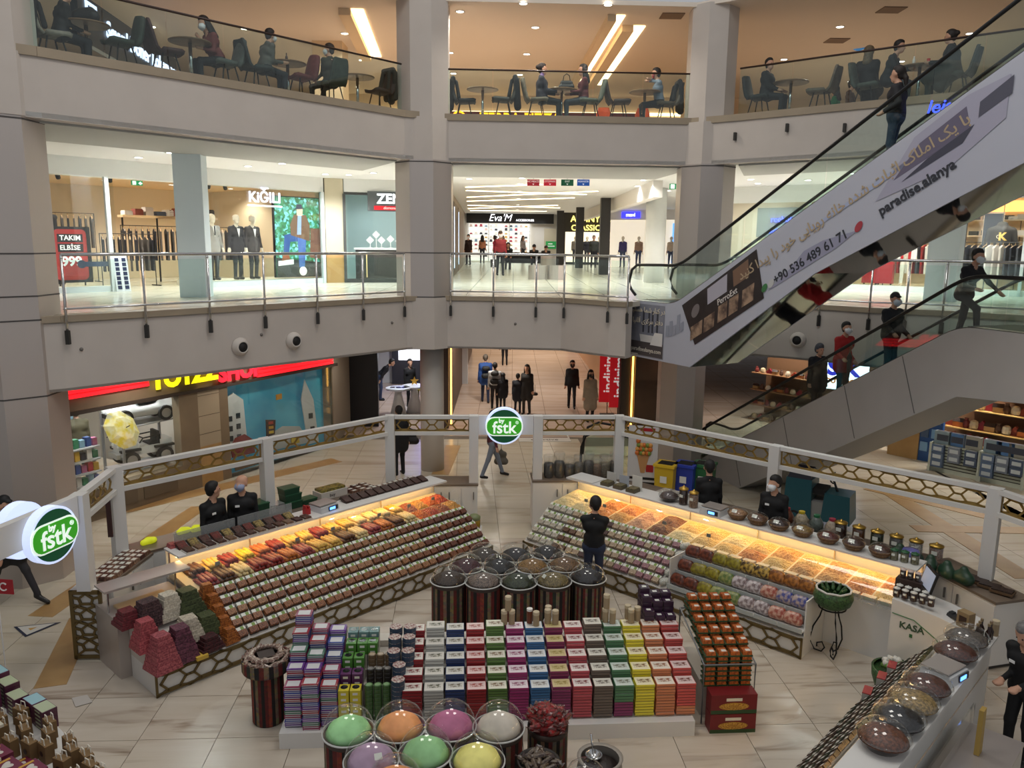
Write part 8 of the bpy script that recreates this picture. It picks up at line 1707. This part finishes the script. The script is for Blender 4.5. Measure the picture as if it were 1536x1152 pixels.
for k in range(2):
    T2=thing('red_carton',('lower' if k == 0 else 'upper')+' red carton printed with a bowl of golden nuts','carton',FO(.28,-.1,.26*k+.002*k),FO.a);Bm(M((112,22,26),.45)).box((0,0,0),(.58,.2,.255)).mat(M((40,70,36),.45)).box((0,-.1005,0),(.58,.001,.05)).obj('box',T2);Bm(M((206,160,60),.4,noise=(60,(150,96,30),.5))).extrude([(.19*math.cos(a),-.1015,.1+.05*math.sin(a)) for a in [i*PI/8 for i in range(16)]][::-1],(0,-.001,0)).obj('printed_nuts',T2);Bm(M((226,220,200),.4)).box((0,-.102,.17),(.2,.001,.04)).obj('printed_title',T2)
# ================================================================== cash desk, stand, near counters
T=thing('cash_desk','white cash desk with green curve and KASA lettering','cash desk',(5.86,10.17,L0),math.radians(-42));Bm(kw_).extrude([(-.5,-.3,0),(.5,-.3,0),(.5,-.3,1.02),(.1,-.3,1.12),(-.5,-.3,1.2)][::-1],(0,.6,0)).obj('body',T)
lettering('letters','KASA',.13,M((60,84,60),.5),(-.22,-.305,.86),0,T,depth=.003,bold=.003)
Bm(M((60,110,66),.5)).tube([(-.48,-.304,1.0),(-.2,-.304,.98),(.1,-.304,.8),(.32,-.304,.45),(.4,-.304,.2)],.008,5).obj('green_curve',T);me=Bm(M((60,120,70),.5)).lathe([(.07,0),(.07,.006)],n=20).mesh('emblem');me.transform(Matrix.Rotation(PI/2,4,'X'));put('emblem',me,T,(.3,-.304,.72));Bm(M((60,110,66),.5)).box((-.22,-.305,.72),(.04,.003,.05)).obj('arrow',T)
q=Fr((5.86,10.17),-42)
m_=thing('monitor','cash register screen on the white cash desk','monitor',q(-.2,.12,1.16),math.radians(-42)-1.0);Bm(BLACK).box((0,0,.0),(.2,.16,.02)).obj('foot',m_);Bm(BLACK).box((0,.02,.02),(.05,.04,.16)).obj('neck',m_);o=Bm(BLACK).box((0,0,0),(.4,.03,.3)).obj('screen_case',m_,loc=(0,0,.14));o.rotation_euler=(-.25,0,0);o2=Bm(M((150,156,170),.3,emit=.35)).box((0,-.018,.02),(.36,.004,.25)).obj('screen',o)
tag(Bm(M((40,42,46),.5)).box((0,0,0),(.1,.2,.05),top=(.9,.9)).box((0,.05,.05),(.07,.06,.02)).obj('card_terminal',loc=q(.25,-.12,1.1),rz=.4),'dark card payment terminal on the cash desk','card terminal')
for i in range(9):jar('small white-lidded jar of dark preserve beside the screen',q(-.48+.11*(i % 5),-.2+.13*(i // 5),1.2),(70,36,28),(46,24,20),.045,.13,M((206,204,196),.4),'jam jars on the cash desk',-.7)
T=thing('jam_rack','small dark rack behind the jam jars','rack',q(-.42,.18,1.19),math.radians(-42));Bm(M((60,44,38),.5)).box((0,0,0),(.34,.16,.16)).obj('rack_body',T)
for i in range(3):jar('small dark preserve jar on the dark rack',q(-.52+.1*i,.18,1.352),(60,32,26),(40,22,18),.042,.12,M((200,180,170),.4),'jam jars on the dark rack',-.7)
# water dispenser and bin
p=Fr((6.15,11.55),-50);T=thing('water_dispenser','white water dispenser with big blue bottle','water dispenser',p(0,0,0),p.a);Bm(WHITE).box((0,0,0),(.32,.34,.98)).obj('body',T);Bm(M((40,42,46),.5)).box((0,-.172,.55),(.22,.01,.22)).obj('tap_panel',T);Bm(M((70,70,130),.15,noise=(6,(110,110,170),.4))).lathe([(.06,.98),(.13,1.02),(.135,1.16),(.125,1.19),(.135,1.22),(.135,1.36),(.11,1.42),(.02,1.43)],n=22).obj('bottle',T,smooth=True)
T=thing('waste_bin','round black waste bin with open top beside the corner cabinet','bin',(6.38,10.9,L0));Bm(M((22,22,24),.35)).lathe([(.2,0),(.24,.6),(.25,.62),(.23,.62),(.2,.3)],n=26,cap=False).obj('bin_body',T,smooth=True);Bm(M((60,40,34),.7)).lathe([(.2,.4),(.002,.42)],n=20).obj('waste',T);Bm(M((200,200,204),.5)).box((.03,.02,.43),(.12,.1,.02)).obj('paper',T)
# green basket on wrought iron stand
p=at(1248,992,L0);T=thing('iron_stand','black wrought iron stand with scroll feet','plant stand',(p.x,p.y+.15,L0));ir=M((20,20,22),.5,.4)
for k in range(3):
    a=k*2*PI/3+.5;c,s_=math.cos(a),math.sin(a)
    pts=[(.12,.78),(.16,.6),(.24,.42),(.28,.2),(.2,.06),(.1,.05),(.06,.12),(.1,.2),(.17,.17),(.17,.11)]
    Bm(ir).tube([(r*c,r*s_,z) for r,z in pts],.012,6).obj('scroll_leg',T,smooth=True)
Bm(ir).tube([(.19*math.cos(i*PI/8),.19*math.sin(i*PI/8),.78) for i in range(16)],.012,6,closed=True).obj('ring',T,smooth=True)
grs=rough_mat((58,96,48),(30,56,26),40,1.0)
T=thing('green_basket','green grass-woven basket with white rim on the iron stand','basket',(p.x,p.y+.15,L0+.79));Bm(grs).lathe([(.17,0),(.25,.06),(.28,.16),(.25,.26),(.22,.27)],n=24,cap=False).lathe([(.17,0),(.17,.004)],n=24).obj('basket_wall',T,smooth=True)
Bm(M((206,204,196),.6)).tube([(.24*math.cos(i*PI/8),.24*math.sin(i*PI/8),.27+.012*(i % 2)) for i in range(16)],.016,6,closed=True).obj('white_rim',T,smooth=True)
for k in range(10):a=k*PI/5;put('leaf_bunch',nets_mesh('leaf',[((0,0,0),(.05,0,.08),.03,.02,0)],[grs],.014) if k == 0 else bpy.data.meshes['leaf'],T,(.12*math.cos(a),.12*math.sin(a),.22),a)
p=at(1345,1000,L0+.45);T=thing('stalk_basket','basket of green stalk bundles with white wraps at the desk foot','basket',(p.x,p.y,L0));Bm(grs).lathe([(.2,0),(.3,.3),(.31,.42),(.28,.42)],n=22,cap=False).lathe([(.2,0),(.28,.38)],n=22).obj('basket_wall',T,smooth=True)
for k in range(9):
    a=k*.7;r=.2*math.sqrt((k+.5)/9);T2=thing('stalk_bundle','bundle of green stalks with white wrap in the basket','stalk bundle',(p.x+r*math.cos(a),p.y+r*math.sin(a),L0+.4),a,'green stalk bundles');Bm(M((96,130,60),.5)).tube([(0,-.09,.06),(0,.05,.1)],.035,8).obj('stalks',T2,smooth=True);Bm(M((206,204,196),.5)).tube([(0,.02,.09),(0,.09,.115)],.042,8).obj('wrap',T2,smooth=True)
# ---- near right counter
FB=Fr((5.16,9.83),226.0)
CB=counter('counter with oval domed bowls, dark packs and amber lit case',FB,0.0,4.4,.0,depth=.52,low=.36,top=.92,kd=.6)
dk=[Bm(rough_mat(a,b_,30,.7)).box((0,0,0),(.112,.09,.05),top=(.9,.9)).mesh('tray') for a,b_ in (((70,56,46),(40,30,26)),((90,70,56),(50,38,32)),((60,66,50),(36,40,30)))]
lbl_s=Bm(M((206,204,196),.4)).box((.015,.0,.05),(.045,.035,.003)).mesh('paper_label')
packs(FB,0.0,.05,4.3,6,34,dk,['dark brown small pack on the rack below the oval domed bowls','brown small pack on the rack below the oval domed bowls','olive small pack on the rack below the oval domed bowls'],'small packs on the rack below the oval domed bowls',nm='small_pack',cat='snack pack',lmesh=lbl_s,depth=.49,low=.37,top=.9)
for i in range(12):
    k=[4,1,3,4,4,3,1,4,3,4,1,3][i];o=tag(put('nut_heap',nut_me[k],None,FB(.22+.36*i,.74,.93),FB.a),nutc[k][2]+' heap in the lit case below the oval domed bowls','nuts',nutc[k][2]+' heaps below the oval bowls');o.rotation_euler=(.117,0,FB.a);o.scale=(.85,.85,1)
for i,(t_,c1,nm) in enumerate(((.62,(110,100,92),'grey seed'),(1.05,(92,46,32),'red-brown'),(2.05,(96,50,34),'chestnut'),(2.48,(170,140,86),'straw-coloured'),(2.9,(30,28,32),'black'),(3.32,(120,70,46),'copper'))):
    domed('clear oval bowl of ' +nm+' sweets under a dome beside the grey-haired salesman',FB(t_,.95,1.33),.24,c1,tuple(int(v*.65) for v in c1),FB.a,basket=False,label=False,hgt=.12)
scale('white and steel scale with blue display beside the oval domed bowls',FB(1.52,.97,1.33),FB.a+PI-.2)
for i,(t_,n_,nm) in enumerate(((.1,1.05,'box'),)):tag(Bm(M((150,126,90),.5)).box((0,0,0),(.16,.12,.2)).mat(M((60,40,30),.5)).box((0,-.061,.05),(.1,.002,.1)).obj('gift_box',loc=FB(.08,.8,1.33),rz=FB.a+1.2),'beige gift box with brown picture at the lit corner','gift box')
for k in range(6):wrapped('golden wrapped candy by the beige gift box','golden candies',FB(.25+.05*(k % 3),.8+.06*(k // 3),1.35),(196,150,70),(150,110,50),k,.2)
for k in range(5):
    T=thing('dark_bottle','small dark syrup bottle at the far end of the oval bowl counter','bottle',FB(.2+.09*(k % 3),1.0+.1*(k // 3),1.33),0,'dark syrup bottles');Bm(M((44,26,24),.25)).lathe([(.035,0),(.038,.1),(.015,.15),(.015,.19)],n=12).obj('glass',T,smooth=True);Bm(M((140,120,90),.4)).lathe([(.018,.19),(.018,.22)],n=10).obj('cap',T)
tag(put('gift_tube',tube_me,None,FB(.06,1.12,1.33)),'cork-coloured gift tube beside the oval domed bowls','gift tube')
rb=Bm(M((170,168,160),.5)).box((0,0,0),(.2,.1,.13)).mat(M((160,60,60),.5)).box((0,0,.13),(.2,.1,.012)).mesh('carton')
for k,t_ in enumerate((.25,.62,1.1)):tag(put('small_carton',rb,None,FB(t_,.06,.45),FB.a+.2),'small white carton with red top standing on the rack below the oval domed bowls','carton','red-topped cartons');
T=thing('staff_table','low steel table with glass drawers behind the oval bowl counter','table',FB(2.75,1.5,0),FB.a);Bm(kw_in).box((0,0,0),(2.8,.5,.78)).obj('body',T);Bm(STEEL).box((0,0,.78),(2.8,.52,.03)).obj('top',T);Bm(GLC).box((0,-.22,.81),(2.6,.02,.3)).obj('glass_flap',T)
tag(Bm(M((170,140,70),.5)).box((0,0,0),(.12,.05,.5),top=(.9,.9)).obj('wrapped_box',loc=FB(1.9,1.45,.815),rz=FB.a),'narrow golden box standing behind the oval bowl counter','box')
# ---- near left stand of gift boxes
FN=Fr((-6.7,9.4),-41.0)
T=thing('gift_stand','low stepped stand under the gift boxes','display stand',FN(1.9,-.35,0),FN.a);Bm(kw_).box((0,0,0),(4.2,.9,.55)).obj('plinth',T);Bm(M((120,100,84),.6)).box((0,-.5,0),(4.2,.5,.72)).obj('plinth_step',T)
T=thing('stand_screen','white end screen of the gift stand beyond the lattice pillar','screen panel',FN(1.5,-1.15,0),FN.a);Bm(kw_).box((0,0,0),(3.0,.06,1.15)).obj('board',T);Bm(M((200,200,196),.4)).box((0,0,1.15),(3.0,.1,.03)).obj('cap',T)
pur=Bm(M((84,40,60),.4)).box((0,0,0),(.24,.16,.045)).mat(M((176,186,150),.4)).box((0,0,.045),(.22,.15,.002)).box((0,-.081,.01),(.12,.001,.02)).mesh('gift_box');grn_b=Bm(M((96,44,70),.4)).box((0,0,0),(.24,.16,.045)).mat(M((150,190,196),.4)).box((0,0,.045),(.22,.15,.002)).mesh('gift_box')
for ci,(t_,n_,nb) in enumerate(((.5,-.15,7),(.8,-.1,6),(1.15,-.1,6),(1.15,-.3,7),(1.45,-.1,5),(1.7,.0,5),(1.95,.02,5))):
    for j in range(nb):tag(put('gift_box',(pur,grn_b)[ci % 2],None,FN(t_,n_,.552+.048*j),FN.a+.1),['plum gift box with green lid on the gift stand beyond the lattice pillar','plum gift box with blue lid on the gift stand beyond the lattice pillar'][ci % 2],'gift box',['green-lidded gift boxes','blue-lidded gift boxes'][ci % 2])
kraft=M((124,96,60),.7)
def kraft_bag(t_,n_,h_,sc=1.0,a=0.0):
    T=thing('kraft_bag','brown kraft gift bag with white rope handles on the gift stand beyond the lattice pillar','gift bag',FN(t_,n_,h_),FN.a+a,'kraft gift bags');T.scale=(sc,sc,sc);Bm(kraft).box((0,0,0),(.16,.1,.2),top=(1.02,.9)).obj('bag',T);Bm(M((60,36,30),.6)).lathe([(.03,0),(.03,.002)],n=14).obj('round_print',T,loc=(0,-.052,.1)).rotation_euler=(PI/2,0,0)
    for sy in (-.03,.03):Bm(M((220,214,200),.6)).tube([(-.04,sy,.2),(-.03,sy,.26),(.03,sy,.26),(.04,sy,.2)],.006,5).obj('handle',T)
for t_,n_,h_,a in ((1.7,-.35,.555,.1),(1.9,-.4,.555,0),(1.95,-.2,.555,.2),(2.15,-.25,.555,-.1),(2.4,-.1,.555,0),(2.45,-.3,.555,.2),(2.7,.0,.555,0),(2.9,-.05,.555,.1),(3.1,.02,.555,0),(3.3,-.02,.555,.2),(1.72,-.15,.555,.3),(2.2,-.02,.555,0),(2.25,-.42,.555,.2),(2.62,-.2,.555,.1),(3.0,-.18,.555,.3),(3.35,-.18,.555,0),(3.5,0,.555,.2)):kraft_bag(t_,n_,h_,1.0,a)
heartb=Bm(M((110,34,60),.4)).box((0,0,0),(.24,.2,.05)).mat(M((206,200,190),.4)).extrude([(.06*math.sin(a) ** 3*1.0,(.05*math.cos(a)-.02*math.cos(2*a)-.008*math.cos(3*a))+.0,.051) for a in [i*2*PI/20 for i in range(20)]],(0,0,.002)).mat(M((196,150,60),.4)).box((-.09,0,.05),(.03,.14,.003)).mesh('heart_box')
for i,(t_,n_,k) in enumerate(((2.55,-.62,2),(2.85,-.62,2),(2.6,-.42,1),(2.9,-.4,2),(3.15,-.5,3),(3.15,-.3,2))):
    for j in range(k):tag(put('heart_box',heartb,None,FN(t_,n_,(.725 if n_ <-.42 else .555)+.054*j),FN.a+.15),'burgundy box with white heart window on the gift stand beyond the lattice pillar','gift box','heart boxes')
redb=Bm(M((150,34,44),.45,noise=(22,(200,150,70),.75))).box((0,0,0),(.3,.2,.12)).mesh('red_box')
for t_,n_ in ((1.75,-.68),(2.06,-.7)):tag(put('red_box',redb,None,FN(t_,n_,.725),FN.a),'red box with gold pattern on the gift stand beyond the lattice pillar','gift box','red patterned boxes')
card=Bm(M((206,200,180),.5)).box((0,0,0),(.26,.16,.03)).mat(M((90,50,44),.5)).box((0,.04,.03),(.2,.012,.002)).box((0,0,.03),(.2,.012,.002)).box((0,-.04,.03),(.2,.012,.002)).mesh('card_box')
for t_,n_,z_ in ((2.35,-.72,.725),(2.62,-.73,.84),(2.0,-.52,.87)):tag(put('card_box',card,None,FN(t_,n_,z_ if z_ < .8 else .725+.11*(z_ > .8)),FN.a+.1),'cream box with brown lines on the gift stand beyond the lattice pillar','gift box','cream boxes')
for t_,n_ in ((.75,-.45),(1.1,-.55),(1.35,-.62),(.4,-.4)):tag(put('cellophane_gift',nets_mesh('gift',[((-.08,0,.08),(.08,0,.08),.09,.09,0),((0,0,.18),(0,.02,.26),.05,.02,0)],[M((84,76,80),.15,noise=(14,(190,184,180),.6))],.02,.04),None,FN(t_,n_,.556 if n_ >-.5 else .726),rnd.random()*3),'glossy cellophane wrapped gift on the gift stand beyond the lattice pillar','gift','cellophane gifts')
# papers on the floor, triangle floor sticker, little flag
p=at(48,944,L0);T=thing('floor_sticker','white triangle floor sticker with dark border beside the lattice pillar','floor sticker',(p.x,p.y,L0+.008),.2)
Bm(M((40,48,70),.5)).prism([(-.3,.12),(0,-.26),(.36,.16)],0,.002).obj('border',T);Bm(M((206,204,196),.5)).prism([(-.24,.1),(0,-.2),(.28,.13)],.002,.004).obj('field',T);Bm(M((190,150,80),.5)).prism([(-.06,.02),(.0,-.06),(.06,.04)],.004,.005).obj('print_mark',T)
p=at(120,1052,L0);tag(Bm(M((190,184,176),.6)).prism([(-.14,.06),(.02,-.14),(.18,-.03),(.02,.14)],0,.003).obj('paper_sheet',loc=(p.x,p.y,L0+.008)),'loose white sheet of paper on the floor behind the gift boxes','paper')
p=aty(8,880,9.6);T=thing('small_flag','small red flag with white crescent on a white pole beside the striding man','flag',p,-.1);Bm(M((170,30,40),.6)).box((0,0,-.1),(.22,.008,.2)).obj('cloth',T);Bm(M((230,226,222),.6)).tube([(-.02+.05*math.cos(a),-.008,.05*math.sin(a)) for a in [.7+i*(2*PI-1.4)/12 for i in range(13)]],.01,5).obj('crescent',T);Bm(WHITE).tube([(-.12,0,.12),(-.12,0,p.z*0-(p.z-L0))],.008,5).obj('pole',T)
p=onv(163,780,POST['a'],POST['b']);tag(Bm(M((60,28,26),.6)).box((0,0,-.35),(.07,.03,.62)).obj('hanging_strip',loc=(POST['b'][0]-.02,POST['b'][1]-.22,L0+1.75)),'dark red narrow strip hanging beside the post near the toy cars','hanging strip')
tag(Bm(STEEL).box((0,0,0),(.46,.34,.14),top=(1.05,1.05)).mat(M((60,76,84),.3)).box((0,0,.14),(.44,.32,.006)).obj('steel_tub',loc=(.32,13.35,L0),rz=.1),'steel tub on the floor behind the drums','tub')
p=at(705,800,L0+.5);T=thing('glass_jar','large jar with yellow liquid at the far end of the sweets counter','jar',FL(6.6,.75,0),0);Bm(kw_).box((0,0,0),(.3,.3,.42)).obj('stand',T);Bm(M((130,104,24),.2)).lathe([(.11,.42),(.12,.46),(.12,.6)],n=18).obj('liquid',T,smooth=True);Bm(M((120,130,90),.4)).lathe([(.12,.6),(.125,.66),(.06,.7)],n=18).obj('cloth_cover',T,smooth=True)

p=at(815,655,L0);T=thing('floor_mat','brown striped floor mat with white sportive lettering in the walkway','floor mat',(p.x,p.y,L0+.004),.05);Bm(M((200,196,188),.6)).box((0,0,0),(1.6,1.3,.006)).obj('mat',T)
for k in range(4):Bm(M([(120,80,60),(160,130,90),(90,60,50),(150,110,70)][k],.6)).box((0,-.1+.2*k,.006),(1.5,.12,.002)).obj('stripe',T)
lettering('letters','sportive',.26,M((60,56,54),.6),(0,-.42,.008),0,T,tilt=0,depth=.001)
